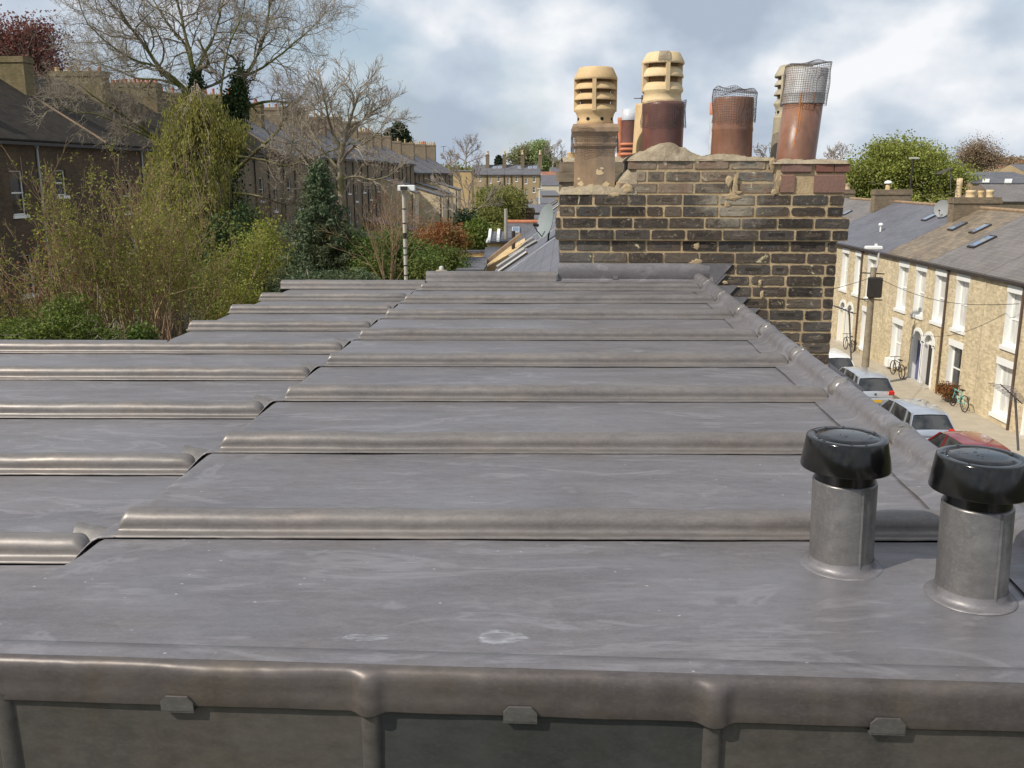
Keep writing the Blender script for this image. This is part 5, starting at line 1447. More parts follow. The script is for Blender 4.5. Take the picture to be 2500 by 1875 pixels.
# neighbouring chimney stack and its pots, behind ours
YN = 16.0
a = atY(1372, 400, YN); b = atY(1640, 400, YN)
nst = empty('chimney', ((a.x+b.x)/2, YN, 7), 'neighbouring yellow and sooty brick chimney stack behind the near one', 'chimney')
zt = atY(1450, 392, YN).z
m = MB(); m.box(a.x, b.x, YN, YN+.9, 7.5, zt-.35); m.box(a.x-.05, b.x+.05, YN-.05, YN+.95, zt-.348, zt-.18); m.box(a.x, b.x, YN+.02, YN+.88, zt-.178, zt-.02); m.build('brickwork', M['brick_brown'], nst)
m = MB(); rows = []
for i in range(9):
    rows.append([(a.x+.02+(b.x-a.x-.04)*j/12, YN+.04+.84*i/8, zt-.03+(.10+.03*nz(i, j))*math.sin(math.pi*i/8)) for j in range(13)])
m.grid(rows); m.build('flaunching', M['flaunch'], nst)
def far_pot(px0, px1, pb, pt, label, mat, collar=None, cm='zinc', dy=.4, ring=None, Y=None):
    Y = (Y or YN)+dy; l, r_ = atY(px0, pt, Y), atY(px1, pt, Y); zb_ = atY(px0, pb, Y).z; R_ = (r_.x-l.x)/2; x = (l.x+r_.x)/2
    zb_ = min(zb_, zt)-.02
    root = empty('chimney_pot', (x, Y, zb_), label, 'chimney pot', 'pots on the neighbouring stack')
    H = l.z-zb_; m = MB(); m.lathe((x, Y, zb_), [(R_*1.12, 0), (R_*1.0, .05), (R_*.95, H*.9), (R_*1.0, H*.93), (R_*1.0, H), (R_*.8, H), (R_*.75, H-.08)], 24); m.lathe((x, Y, zb_), [(R_*.76, H-.05), (.001, H-.05)], 16)
    m.build('pot_body', M[mat], root)
    if collar:
        h0 = atY(px0, collar, Y).z-zb_; m = MB(); m.lathe((x, Y, zb_), [(R_*1.03, h0), (R_*1.05, h0+.01), (R_*1.05, H+.01), (R_*.9, H+.01)], 24); m.build('metal_collar', M[cm], root)
    if ring:
        m = MB()
        for q in ring:
            zz = atY(px0, q, Y).z-zb_; m.lathe((x, Y, zb_), [(R_*1.0, zz-.03), (R_*1.22, zz-.02), (R_*1.22, zz+.005), (R_*1.02, zz+.02)], 24)
        m.build('ring', M['clay_red'], root)
far_pot(1384, 1410, 396, 372, 'short cream pot at the left end of the neighbouring stack', 'clay_buff')
far_pot(1508, 1523, 392, 287, 'narrow terracotta pot on the neighbouring stack', 'clay_red', dy=.6)
far_pot(1519, 1559, 392, 268, 'brown pot with shiny metal collar and red rings on the neighbouring stack', 'clay_brown', collar=294, dy=.3, ring=(352, 364, 376))
far_pot(1550, 1562, 392, 331, 'small cream pot behind the collared brown pot', 'cream', dy=.7)
far_pot(1734, 1750, 396, 252, 'pale streaked pot with orange top just left of the caged open pot', 'zinc', collar=280, cm='clay_red', Y=14)
m = MB(); a = atY(1728, 388, 14.3); b = atY(1765, 388, 14.3); m.box(a.x, b.x, 14.2, 15.0, 8, a.z); m.build('brickwork', M['brick_brown'], nst)

# ================================================================== roofs at the far right
def far_roof(label, px0, px1, Y, pe, pr, depth=10, roofm='slate_far', wallm='brick_far', st=None, sky_=()):
    fr, root, Wd, ze, zr, _ = box_house('house', label, px0, px1, Y, depth, pe, pr, wallm, roofm, (), rd=depth*.5)
    if st:
        for (s, top, n) in st: stack(fr, root, Wd*s-.7, Wd*s+.7, depth*.4, depth*.6, ze, atY(px0+(px1-px0)*s, top, Y).z, 'brick_brown', n, 'clay_red', .5, axis='s')
    n = Vector((0, -(zr-ze), depth*.5)).normalized()
    for (x0, x1, y0, y1) in sky_:
        P = fr(0, 0, ze+.08); skylight(root, [atPlane(x0, y1, P, n), atPlane(x1, y1, P, n), atPlane(x1+2, y0, P, n), atPlane(x0+2, y0, P, n)], n, frame='white_dull', glass='white')
    return root
far_roof('far dark slate roof with two bright roof windows at the right', 2372, 2560, 95, 448, 421, 14, 'slate', sky_=[(2397, 2415, 438, 447), (2451, 2470, 438, 448)])
far_roof('grey roof at the right edge in front of the two bright roof windows', 2440, 2680, 75, 492, 452, 7, 'slate_brown', 'brick_brown', st=[(.95, 440, 0)])
far_roof('farthest orange roofed house on the skyline at the right edge', 2455, 2560, 210, 416, 404, 10, 'tile_red', st=[(.18, 396, 2), (.6, 396, 2)])
far_roof('farthest grey roofed house on the skyline right of the brown tree', 2500, 2580, 170, 420, 402, 10, 'slate_far')
# ================================================================== vegetation
def rdir(rng): 
    v = rng.normal(size=3); return v/np.linalg.norm(v)
def nrm_(v): return v/max(1e-9, np.linalg.norm(v))
class Chains:
    def __init__(s): s.c = []
    def add(s, P, Rr, lvl=0): s.c.append((np.array(P), np.array(Rr), lvl))
    def mesh(s, name, mat, parent, keep=None, sides=(8, 6, 4, 3, 3, 3)):
        V = []; Q = []; b = 0
        for P, Rr, lv in s.c:
            if keep is not None and not keep(lv): continue
            n = sides[min(lv, len(sides)-1)]; k = len(P)
            T = np.gradient(P, axis=0); T /= np.maximum(np.linalg.norm(T, axis=1, keepdims=True), 1e-9)
            ref = np.tile([0., 0, 1], (k, 1)); ref[np.abs(T[:, 2]) > .9] = (1, 0, 0)
            A = np.cross(T, ref); A /= np.maximum(np.linalg.norm(A, axis=1, keepdims=True), 1e-9); B = np.cross(T, A)
            an = 2*np.pi*np.arange(n)/n
            ring = P[:, None, :]+Rr[:, None, None]*(A[:, None, :]*np.cos(an)[None, :, None]+B[:, None, :]*np.sin(an)[None, :, None])
            V.append(ring.reshape(-1, 3))
            i = np.arange(k-1)[:, None]*n; j = np.arange(n)[None, :]; j2 = (j+1) % n
            Q.append(np.stack([b+i+j, b+i+j2, b+i+n+j2, b+i+n+j], -1).reshape(-1, 4)); b += k*n
        return bulk(name, np.concatenate(V), np.concatenate(Q), 4, mat, parent, True)
def grow(ch, p, d, L, r, lv, maxlv, rng, wander=.25, up=.05, ratio=.55, dens=5, seg=None, ang=(30, 60), rmin=.006, tips=None, start=.25, droop=0):
    n = max(4, int(L/(seg or .25))); n = min(n, 14); st = L/n
    P = [p]; Rr = [r]; d = nrm_(np.array(d, float)); dd = [d]
    for i in range(n):
        d = nrm_(d+rng.normal(size=3)*wander*math.sqrt(st)*1.3+np.array([0, 0, up-droop*(i/n)]))
        P.append(P[-1]+d*st); Rr.append(max(rmin*.7, r*(1-.75*(i+1)/n))); dd.append(d)
    ch.add(P, Rr, lv)
    if tips is not None and lv >= maxlv-1: tips.extend(P[1:])
    if lv < maxlv:
        branch_off(ch, P, Rr, dd, L, lv, maxlv, rng, wander, up, ratio, dens, seg, ang, rmin, tips, start, droop)
def branch_off(ch, P, Rr, dd, L, lv, maxlv, rng, wander, up, ratio, dens, seg, ang, rmin, tips, start, droop):
    n = len(P)-1
    k = max(2, int(rng.poisson(dens)))
    for q in range(k):
        t = start+(1-start)*(q+rng.random())/k; x = t*n; i = min(n-1, int(x)); f = x-i
        pt = P[i]*(1-f)+P[i+1]*f; base = dd[min(i+1, len(dd)-1)]
        a = math.radians(rng.uniform(*ang)); side = nrm_(np.cross(base, rdir(rng)))
        nd = base*math.cos(a)+side*math.sin(a)
        rr = Rr[i]*(1-f)+Rr[i+1]*f
        grow(ch, pt, nd, L*ratio*rng.uniform(.6, 1.15)*(1-.35*t), max(rmin, rr*.62), lv+1, maxlv, rng, wander, up, ratio, dens, seg, ang, rmin, tips, start, droop)
RSC = 1.0
def limb(ch, pxs, Y, r0, r1, rng, maxlv=4, dy=0, L=2.2, lv=0, **kw):
    """a limb whose course was read off at the tree's own distance, bulging toward or away from us by dy"""
    r0 *= RSC; r1 *= RSC; n = len(pxs); pts = [np.array(atY(x, y, Y+dy*(i/(n-1))**1.2)) for i, (x, y) in enumerate(pxs)]
    fine = []
    for i in range(n-1):
        p0 = pts[max(i-1, 0)]; p1 = pts[i]; p2 = pts[i+1]; p3 = pts[min(i+2, n-1)]
        for t in (0, .33, .66):
            fine.append(.5*((2*p1)+(-p0+p2)*t+(2*p0-5*p1+4*p2-p3)*t*t+(-p0+3*p1-3*p2+p3)*t**3)+rng.normal(size=3)*r1*.5)
    fine.append(pts[-1]); P = fine; Rr = list(np.linspace(r0, r1, len(P)))
    ch.add(P, Rr, lv)
    dd = [nrm_(P[min(i+1, len(P)-1)]-P[max(i-1, 0)]) for i in range(len(P))]
    a = dict(wander=.25, up=.05, ratio=.55, dens=5, seg=None, ang=(30, 65), rmin=.008, tips=None, start=.3, droop=0); a.update(kw)
    d2 = a.pop('dens'); st = a.pop('start')
    k = a.pop('kids', 10)
    m_ = len(P)-1
    for q in range(k):
        t = st+(1-st)*(q+rng.random())/k; x = t*m_; i = min(m_-1, int(x))
        base = dd[i]; an = math.radians(rng.uniform(*a['ang'])); side = nrm_(np.cross(base, rdir(rng))); nd = base*math.cos(an)+side*math.sin(an)
        grow(ch, P[i], nd, L*rng.uniform(.6, 1.2), Rr[i]*.55, lv+1, maxlv, rng, dens=d2, start=.2, **a)
    grow(ch, P[-1], dd[-1], L*.8, Rr[-1], lv+1, maxlv, rng, dens=d2, start=.1, **a)

def leaves(name, C, size, mat, parent, rng, aspect=.5, hang=0., jitter=.4, flatz=0.):
    """C: leaf centres; each leaf a small rhombic face of its own"""
    C = np.asarray(C, float); n = len(C)
    u = rng.normal(size=(n, 3)); 
    u[:, 2] = u[:, 2]*(1-flatz)
    if hang: u = u*(1-hang)+np.array([0, 0, -1.6*hang])
    u /= np.linalg.norm(u, axis=1, keepdims=True); w = rng.normal(size=(n, 3)); v = np.cross(u, w); v /= np.maximum(np.linalg.norm(v, axis=1, keepdims=True), 1e-9)
    s = size*(1+jitter*rng.uniform(-1, 1, size=(n, 1)))
    U = u*s*.5; Vv = v*s*.5*aspect
    V = np.stack([C-U, C+Vv*.95-U*.1, C+U, C-Vv*.95-U*.1], 1).reshape(-1, 3)
    F = np.arange(n*4).reshape(-1, 4)
    return bulk(name, V, F, 4, mat, parent)

def clumps(rng, n_cl, per, ell, sig, shell=.5, squash=1.):
    """leaf positions in clumps inside ellipsoids ((cx,cy,cz),(rx,ry,rz))"""
    out = []; w = np.array([e[1][0]*e[1][1]*e[1][2] for e in ell])**.66; w = w/w.sum()
    for q in range(n_cl):
        c, r = ell[rng.choice(len(ell), p=w)]; d = rdir(rng); rad = (shell+(1-shell)*rng.random()) if rng.random() < .8 else rng.random()
        cen = np.array(c)+d*np.array(r)*rad
        k = max(1, int(per*rng.uniform(.4, 1.6))); sg = sig*rng.uniform(.6, 1.3)
        out.append(cen+np.clip(rng.normal(size=(k, 3)), -1.5, 1.5)*np.array([sg, sg, sg*squash]))
    return np.concatenate(out)
def px_ell(px, py, Y, rx, ry, depth=None):
    c = atY(px, py, Y); s = Y/FPX; return ((c.x, c.y, c.z), (rx*s, (depth if depth is not None else rx*s), ry*s))

def stems(ch, base, n, L, spread, rng, r=.02, lean=(0, 0), maxlv=2, rbase=.5, dens=4, wander=.12, tips=None, up=.06, rmin=.004, ratio=.45):
    for k in range(n):
        a = rng.uniform(0, 2*math.pi); q = rbase*math.sqrt(rng.random())
        p = np.array([base[0]+q*math.cos(a), base[1]+q*math.sin(a)*.7, base[2]])
        d = nrm_(np.array([math.cos(a)*spread*rng.random()+lean[0], math.sin(a)*spread*.7*rng.random()+lean[1], 1]))
        grow(ch, p, d, L*rng.uniform(.6, 1.1), r*rng.uniform(.6, 1.3), 0 if maxlv > 2 else 1, maxlv+(0 if maxlv > 2 else 1), rng, wander=wander, up=up, ratio=ratio, dens=dens, seg=.35, ang=(15, 45), rmin=rmin, tips=tips, start=.3)

def tree_root(name, loc, label, cat='tree', group=None): return empty(name, loc, label, cat, group)

# ---- the big bare tree at the left
rng = np.random.default_rng(7)
YT = 30.
root = tree_root('bare_tree', (atY(480, 600, YT).x, YT, 0), 'huge bare branching tree rising past the top of the photo at the left')
ch = Chains(); tw = Chains()
RSC = .52
kw = dict(wander=.50, up=.045, ratio=.64, dens=9, rmin=.0050, ang=(25, 65))
b = atY(485, 640, YT)
limb(ch, [(470, 900), (478, 640), (480, 420), (478, 300), (478, 220), (476, 180)], YT, .30, .17, rng, 3, kids=6, L=1.8, lv=0, **kw)
limb(ch, [(478, 220), (470, 150), (448, 70), (432, -10), (425, -60)], YT, .13, .05, rng, 3, .4, kids=14, L=1.9, lv=0, **kw)
limb(ch, [(480, 280), (445, 215), (400, 180), (365, 130), (330, 80), (290, 30), (255, -10)], YT, .17, .04, rng, 3, -1.2, kids=16, L=2.0, lv=0, **kw)
limb(ch, [(470, 235), (425, 190), (375, 160), (325, 145), (270, 110), (215, 60)], YT, .10, .03, rng, 3, -2.0, kids=15, L=1.7, lv=0, **kw)
limb(ch, [(440, 210), (390, 195), (330, 190), (270, 165), (215, 150)], YT, .08, .025, rng, 3, 1.5, kids=12, L=1.5, lv=0, **kw)
limb(ch, [(476, 185), (500, 130), (525, 80), (540, 20), (560, -40)], YT, .11, .04, rng, 3, 1.0, kids=14, L=1.9, lv=0, **kw)
limb(ch, [(476, 190), (452, 110), (410, 60), (375, 0), (350, -40)], YT, .09, .03, rng, 3, 1.6, kids=12, L=1.8, lv=0, **kw)
limb(ch, [(560, 800), (562, 500), (560, 380), (562, 300), (578, 240), (592, 195)], YT+1, .22, .14, rng, 3, 0, kids=5, L=1.6, lv=0, **kw)
limb(ch, [(592, 195), (622, 150), (645, 90), (655, 30), (665, -40)], YT+1, .12, .04, rng, 3, .5, kids=14, L=1.9, lv=0, **kw)
limb(ch, [(590, 190), (640, 165), (690, 130), (735, 90), (770, 60)], YT+1, .09, .025, rng, 3, -1, kids=13, L=1.7, lv=0, **kw)
limb(ch, [(545, 300), (540, 240), (545, 180), (560, 110), (590, 40), (600, -20)], YT, .08, .03, rng, 3, -.6, kids=12, L=1.8, lv=0, **kw)
limb(ch, [(575, 275), (640, 250), (700, 250), (745, 270), (800, 260)], YT+1, .10, .022, rng, 3, -1.4, kids=12, L=1.2, lv=0, **{**kw, 'droop': .06})
limb(ch, [(480, 420), (400, 350), (350, 315), (280, 270), (215, 225)], YT, .13, .03, rng, 3, -2.4, kids=13, L=1.3, lv=0, **{**kw, 'droop': .05})
limb(ch, [(400, 350), (330, 320), (240, 280), (165, 270), (130, 235)], YT-1, .08, .02, rng, 3, -1.5, kids=12, L=1.2, lv=0, **{**kw, 'droop': .05})
limb(ch, [(560, 430), (625, 370), (660, 340), (690, 300), (690, 255)], YT, .13, .03, rng, 3, -1.2, kids=9, L=1.2, lv=0, **kw)
limb(ch, [(560, 380), (640, 390), (700, 405), (760, 385), (860, 350), (950, 315)], YT, .09, .015, rng, 3, -2, kids=10, L=1.0, lv=0, **{**kw, 'droop': .05})
limb(ch, [(570, 470), (640, 480), (700, 500), (740, 480)], YT, .07, .015, rng, 3, -2, kids=7, L=1.0, lv=0, **kw)
ch.mesh('trunk', M['bark_moss'], root, lambda l: l == 0)
ch.mesh('branches', M['bark'], root, lambda l: l == 1)
ch.mesh('twigs', M['twig'], root, lambda l: l >= 2)
RSC = 1.0
nseg = sum(len(c[0]) for c in ch.c)
print('big tree chains', len(ch.c), nseg)

# ivy on its right-hand stem
ivy = tree_root('ivy', atY(562, 600, YT+.6), 'dark green ivy climbing the right hand stem of the big bare tree', 'ivy')
C = []
for i in range(260):
    t = rng.random(); x = np.interp(t, [0, .3, .45, .6, 1], [565, 560, 552, 562, 592]); y = np.interp(t, [0, .3, .45, .6, 1], [690, 520, 400, 300, 200])
    w = np.interp(t, [0, .3, .6, 1], [75, 55, 30, 12])/FPX*YT
    p = np.array(atY(x, y, YT+.6)); C.append(p+rng.normal(size=(110, 3))*[w*.18, .2, .22]+rng.normal(size=3)*[w*.45, w*.3, .05])
for i in range(40):
    t = rng.random(); p = np.array(atY(478, np.interp(t, [0, 1], [290, 180]), YT)); C.append(p+rng.normal(size=(70, 3))*[.10, .1, .12])
leaves('foliage', np.concatenate(C), .085, M['leaf_ivy'], ivy, rng, .8)
c2 = Chains(); limb(c2, [(568, 700), (560, 500), (562, 300)], YT+.3, .05, .03, rng, 0, kids=0, L=.3); c2.mesh('stem', M['bark'], ivy)

# golden weeping tree hung with catkins
root = tree_root('weeping_tree', (atY(480, 640, 27).x, 27, 0), 'golden green weeping tree hung with catkins in front of the big bare tree')
rng = np.random.default_rng(21)
YW = 27.5; ch = Chains(); C = []
def gold_w(y): return np.interp(y, [225, 260, 300, 340, 420, 520, 600, 700], [18, 48, 80, 90, 98, 110, 116, 116]), np.interp(y, [225, 300, 400, 500, 600, 700], [480, 474, 462, 448, 440, 436])
ch.add([np.array(atY(x, y, YW)) for x, y in ((478, 1000), (476, 800), (474, 640), (478, 500), (478, 380), (478, 260))], [.14, .13, .12, .10, .07, .03], 0)
for i in range(420):
    y = 225+480*rng.random()**.9; w, cx = gold_w(y); x = cx+rng.uniform(-1, 1)*w*.92
    yy = y; dep = rng.uniform(-1, 1)*math.sqrt(max(0, 1-((x-cx)/w)**2))*w/FPX*YW*.9
    p = np.array(atY(x+14*nz(y*.05, i*.3), yy, YW+dep)); L = rng.uniform(.35, 1.5)
    root_p = np.array(atY(cx, y-30, YW)); mid = (root_p+p)/2+np.array([0, 0, .3])
    ts = np.linspace(0, 1, 9); P = [root_p*(1-a)**2+2*mid*a*(1-a)+p*a*a for a in ts[:5]]; P += [p+np.array([rng.normal()*.03, rng.normal()*.03, -L*(k+1)/4]) for k in range(4)]
    ch.add(P, np.linspace(.018, .004, len(P)), 2)
    for s in range(8):
        q = p+np.array([rng.normal()*.19, rng.normal()*.16, rng.uniform(-.1, .25)]); Ls = L*rng.uniform(.4, 1)
        n = int(8+Ls*13); t = rng.random(n); C.append(q+np.stack([rng.normal(size=n)*.035, rng.normal(size=n)*.035, -t*Ls], 1))
for i in range(40):          # side sprays toward the right stem
    x = rng.uniform(540, 600); y = rng.uniform(285, 330); p = np.array(atY(x, y, YW+rng.uniform(-.5, 1))); n = 45
    C.append(p+np.stack([rng.normal(size=n)*.14, rng.normal(size=n)*.14, -rng.random(n)*.7], 1))
ch.mesh('trunk', M['bark'], root, lambda l: l == 0); ch.mesh('branches', M['twig'], root, lambda l: l > 0)
C = np.concatenate(C); print('gold', len(C)); leaves('foliage', C, .095, M['leaf_gold'], root, rng, .30, hang=.7)

# smaller bare tree right of it
root = tree_root('bare_tree', (atY(825, 500, 28).x, 28, 0), 'smaller bare spreading tree against the sky between the big tree and the dark conifer')
rng = np.random.default_rng(33); ch = Chains(); kw = dict(wander=.38, up=.06, ratio=.58, dens=6, rmin=.0070, ang=(22, 50))
YB = 28
limb(ch, [(850, 900), (840, 600), (832, 470), (828, 400), (838, 350)], YB, .13, .08, rng, 3, kids=6, L=1.0, **kw)
limb(ch, [(838, 350), (850, 300), (870, 250), (880, 215)], YB, .06, .02, rng, 3, .3, kids=12, L=1.1, **kw)
limb(ch, [(836, 370), (810, 320), (800, 270), (790, 235)], YB, .055, .02, rng, 3, -.5, kids=12, L=1.1, **kw)
limb(ch, [(838, 350), (870, 310), (900, 280), (930, 262)], YB, .05, .018, rng, 3, .6, kids=11, L=1.0, **kw)
limb(ch, [(830, 400), (860, 360), (890, 350), (925, 320)], YB, .045, .015, rng, 3, -1, kids=9, L=.9, **kw)
limb(ch, [(832, 420), (790, 370), (765, 330), (745, 280)], YB, .05, .015, rng, 3, .8, kids=11, L=1.1, **kw)
limb(ch, [(834, 480), (790, 430), (760, 400), (720, 360)], YB, .05, .015, rng, 3, -.8, kids=11, L=1.1, **kw)
limb(ch, [(832, 440), (870, 430), (910, 440), (960, 425)], YB, .035, .012, rng, 3, -1.5, kids=8, L=.8, **kw)
limb(ch, [(700, 620), (690, 520), (700, 420), (715, 330), (720, 270)], YB+1, .07, .02, rng, 3, .8, kids=14, L=1.2, **kw)
ch.mesh('trunk', M['bark'], root, lambda l: l == 0); ch.mesh('twigs', M['twig'], root, lambda l: l > 0)

# blue-green conifer
root = tree_root('conifer', (atY(775, 690, 19).x, 19, 0), 'blue green pyramid shaped conifer behind the roof edge')
rng = np.random.default_rng(5); YC = 19; ch = Chains(); C = []; C2 = []; C3 = []
top = np.array(atY(776, 388, YC)); bot = np.array([top[0], YC, 1.0])
ch.add([bot, (bot+top)/2, top], [.16, .09, .015], 0)
for i in range(560):
    t = (i+.5)/560; t = t**.72
    z = top[2]-t*(top[2]-5.2); Rr = (top[2]-z)*np.interp(t, [0, .12, .25, .5, 1], [.52, .44, .42, .36, .33])*(1+.32*nz(t*14, 2)+.2*nz(i*.7, 5)); Rr = max(.1, Rr)
    a = i*2.39996+rng.normal()*.3; q = rng.uniform(.55, 1.12)
    d = np.array([math.cos(a), math.sin(a), 0]); p0 = np.array([top[0]+.0, YC, z]); p1 = p0+d*Rr*q+np.array([0, 0, .28*Rr-.10]); mid = p0+d*Rr*q*.5-np.array([0, 0, .05])
    ch.add([p0, mid, p1], [.014, .010, .004], 2)
    n = 60
    tt = rng.uniform(.30, 1.05, n)[:, None]; base = p0*(1-tt)**2+2*mid*tt*(1-tt)+p1*tt*tt
    Cn = base+rng.normal(size=(n, 3))*np.array([.075, .075, .05])*(1.25-.5*tt)
    (C2 if rng.random() < .04 else C).append(Cn)
    n = 16; C3.append(p1+rng.normal(size=(n, 3))*.05+d*.04)
ch.mesh('trunk', M['bark'], root, lambda l: l == 0); ch.mesh('branches', M['bark'], root, lambda l: l > 0)
C.extend(C3)
leaves('foliage', np.concatenate(C), .085, M['leaf_conifer'], root, rng, .34, hang=0, flatz=.2)
if C2: leaves('browned_foliage', np.concatenate(C2), .085, M['leaf_conifer_brown'], root, rng, .3)
# leaning juniper sprays at its foot
def bush(label, ells, leafm, nc, per, sig, size, seed, base=None, stemn=14, cat='shrub', name='shrub', aspect=.55, stemm='twig', shell=.55, hang=0., group=None, stemr=.014, inner=True):
    rng = np.random.default_rng(seed)
    es = [px_ell(*e) for e in ells]; cx = sum(e[0][0] for e in es)/len(es); cy = sum(e[0][1] for e in es)/len(es)
    zb = min(e[0][2]-e[1][2] for e in es); b = base if base is not None else zb-.3
    root = tree_root(name, (cx, cy, b), label, cat, group)
    ch = Chains()
    for k in range(stemn):
        e = es[rng.integers(len(es))]; p1 = np.array(e[0])+rdir(rng)*np.array(e[1])*rng.uniform(.4, .95); p0 = np.array([cx+(e[0][0]-cx)*.6+rng.normal()*.15, cy+rng.normal()*.1, b])
        m_ = (p0+p1)/2+rng.normal(size=3)*.12+np.array([0, 0, .15]); ch.add([p0, (p0+m_)/2, m_, (m_+p1)/2, p1], [stemr, stemr*.85, stemr*.65, stemr*.45, stemr*.25], 2)
    ch.mesh('stems', M[stemm], root)
    C = clumps(rng, nc, per, es, sig, shell)
    leaves('foliage', C, size, M[leafm], root, rng, aspect, hang=hang)
    return root
bush('low spreading juniper sprays at the foot of the blue green conifer', [(860, 690, 17, 70, 22), (700, 700, 17, 60, 25), (780, 690, 16.8, 90, 20)], 'leaf_conifer', 130, 60, .09, .07, 3, stemn=20, cat='juniper', name='juniper', aspect=.3)

# twiggy multi-stemmed shrub in front, left
root = tree_root('twiggy_shrub', (atY(330, 860, 13.5).x, 13.5, 4), 'tall thicket of thin bare tan stems with few young leaves at the lower left', 'shrub')
rng = np.random.default_rng(9); ch = Chains(); tips = []
for px, n, L, sp, ln in ((300, 16, 2.1, .30, (-.12, 0)), (345, 18, 2.4, .28, (.0, 0)), (240, 10, 2.1, .22, (-.55, 0)), (410, 13, 2.3, .28, (.12, 0)), (270, 10, 2.5, .2, (-.32, 0)), (140, 6, 1.5, .2, (-.60, 0)), (470, 10, 2.0, .3, (.1, 0))):
    b = np.array(atY(px, 880, 13.5)); stems(ch, b, n, L, sp, rng, .013, ln, 2, .35, 6, .14, tips, .05, .0028, .45)
ch.mesh('stems', M['twig_warm'], root)
tips = np.array(tips); sel = tips[rng.random(len(tips)) < .34]
C = np.repeat(sel, 3, 0)+rng.normal(size=(len(sel)*3, 3))*.035
leaves('foliage', C, .042, M['leaf_spring'], root, rng, .5); print('shrub', len(C), len(ch.c))
# fine yellow-green growth around the same place
bush('cloud of fine yellow green spring leaves in the middle of the thicket', [(390, 660, 16.5, 115, 80), (330, 730, 15.5, 125, 85), (520, 740, 16, 110, 90), (250, 650, 17, 70, 60)], 'leaf_olive', 430, 34, .15, .045, 12, stemn=110, stemm='twig', stemr=.010, shell=.1)
bush('spring green shrub at the foot of the ivy covered stem', [(560, 700, 16.5, 70, 90), (620, 640, 17, 50, 80), (600, 760, 15, 60, 70)], 'leaf_spring', 300, 36, .13, .05, 14, stemn=60)
bush('bright green leafy shrub filling the lower left corner above the lead roof', [(60, 812, 12, 110, 28), (170, 805, 12, 90, 38), (165, 755, 12.4, 60, 28), (255, 825, 12, 40, 18)], 'leaf_green', 330, 28, .075, .045, 15, stemn=70, shell=.35)
bush('small dark green shrub between the thicket stems near the roof', [(345, 822, 12.5, 35, 18)], 'leaf_mid', 50, 34, .08, .055, 16, stemn=10)
bush('rust tinged shrub in deep shade below the dark house', [(60, 700, 18, 80, 70), (120, 640, 19, 60, 60)], 'leaf_rust', 50, 14, .2, .055, 17, stemn=40, stemm='twig_warm')
bush('dark evergreen mass under the weeping tree', [(560, 640, 25, 60, 110), (530, 720, 24, 60, 60), (600, 560, 27, 22, 60)], 'leaf_ivy', 260, 60, .18, .09, 18, stemn=10)
bush('green climber covered shrub left of the conifer', [(650, 600, 20, 40, 90), (640, 700, 18, 55, 60), (700, 640, 21, 40, 60)], 'leaf_spring', 200, 36, .13, .06, 19, stemn=40)
bush('mid green hedge behind the conifer', [(640, 740, 22, 120, 80), (880, 640, 23, 70, 60)], 'leaf_mid', 260, 50, .2, .09, 20, stemn=20)
bush('brown twiggy hedge in front of the left terrace', [(660, 520, 31, 100, 80), (560, 560, 31, 60, 100), (300, 460, 31, 70, 60)], 'leaf_brown', 120, 10, .25, .06, 41, stemn=160, stemm='twig_warm', stemr=.022, shell=.1)
# right of the conifer
bush('green shrub between the conifer and the grey flue pole', [(890, 640, 19, 65, 60), (920, 670, 18, 60, 40), (850, 610, 20, 40, 50)], 'leaf_mid', 260, 46, .13, .06, 23, stemn=20)
bush('green shrub right of the grey flue pole', [(1000, 640, 20, 60, 50), (1040, 670, 19, 50, 35), (960, 600, 21, 40, 45)], 'leaf_mid', 260, 46, .13, .06, 24, stemn=20)
root = tree_root('twiggy_shrub', (atY(955, 700, 19).x, 19, 5), 'fan of bare reddish stems rising behind the grey flue pole', 'shrub')
rng = np.random.default_rng(10); ch = Chains(); tips = []
b = np.array(atY(950, 705, 17.5)); stems(ch, b, 15, 1.7, .75, rng, .011, (0, 0), 2, .10, 4, .12, tips, .03, .004, .5)
ch.mesh('stems', M['twig_warm'], root)
bush('pink blossoming small tree behind the grey flue pole', [(950, 520, 30, 75, 55), (1010, 550, 28, 50, 45)], 'leaf_pink', 90, 10, .22, .05, 25, stemn=130, stemm='twig_warm', stemr=.008, cat='tree', name='blossom_tree', shell=.1)
bush('rusty red rounded shrub right of the flue pole', [(1085, 590, 26, 50, 42), (1045, 610, 25, 40, 40)], 'leaf_rust', 220, 50, .15, .07, 26, stemn=30, stemm='twig_warm')
bush('dark green shrub under the rusty red one', [(1080, 645, 24, 60, 40), (1035, 680, 23, 60, 30)], 'leaf_mid', 200, 50, .14, .07, 27, stemn=14)
bush('bright green broad leaved shrub beyond the orange garden wall', [(1150, 590, 40, 32, 30), (1165, 565, 41, 24, 25)], 'leaf_green', 110, 60, .2, .13, 28, stemn=10)
bush('dark evergreen shrub behind the bright green one', [(1140, 555, 46, 30, 25), (1120, 600, 44, 24, 35)], 'leaf_dark', 100, 60, .25, .15, 29, stemn=10)
bush('olive green feathery tree before the far brick houses', [(1215, 525, 62, 45, 60), (1190, 560, 60, 35, 50), (1240, 500, 66, 35, 28), (1195, 490, 68, 20, 25)], 'leaf_olive', 420, 70, .45, .16, 30, stemn=40, cat='tree', name='feathery_tree')
bush('yellow green shrub at the foot of the feathery tree', [(1215, 600, 52, 30, 40)], 'leaf_olive', 120, 60, .3, .14, 31, stemn=10)
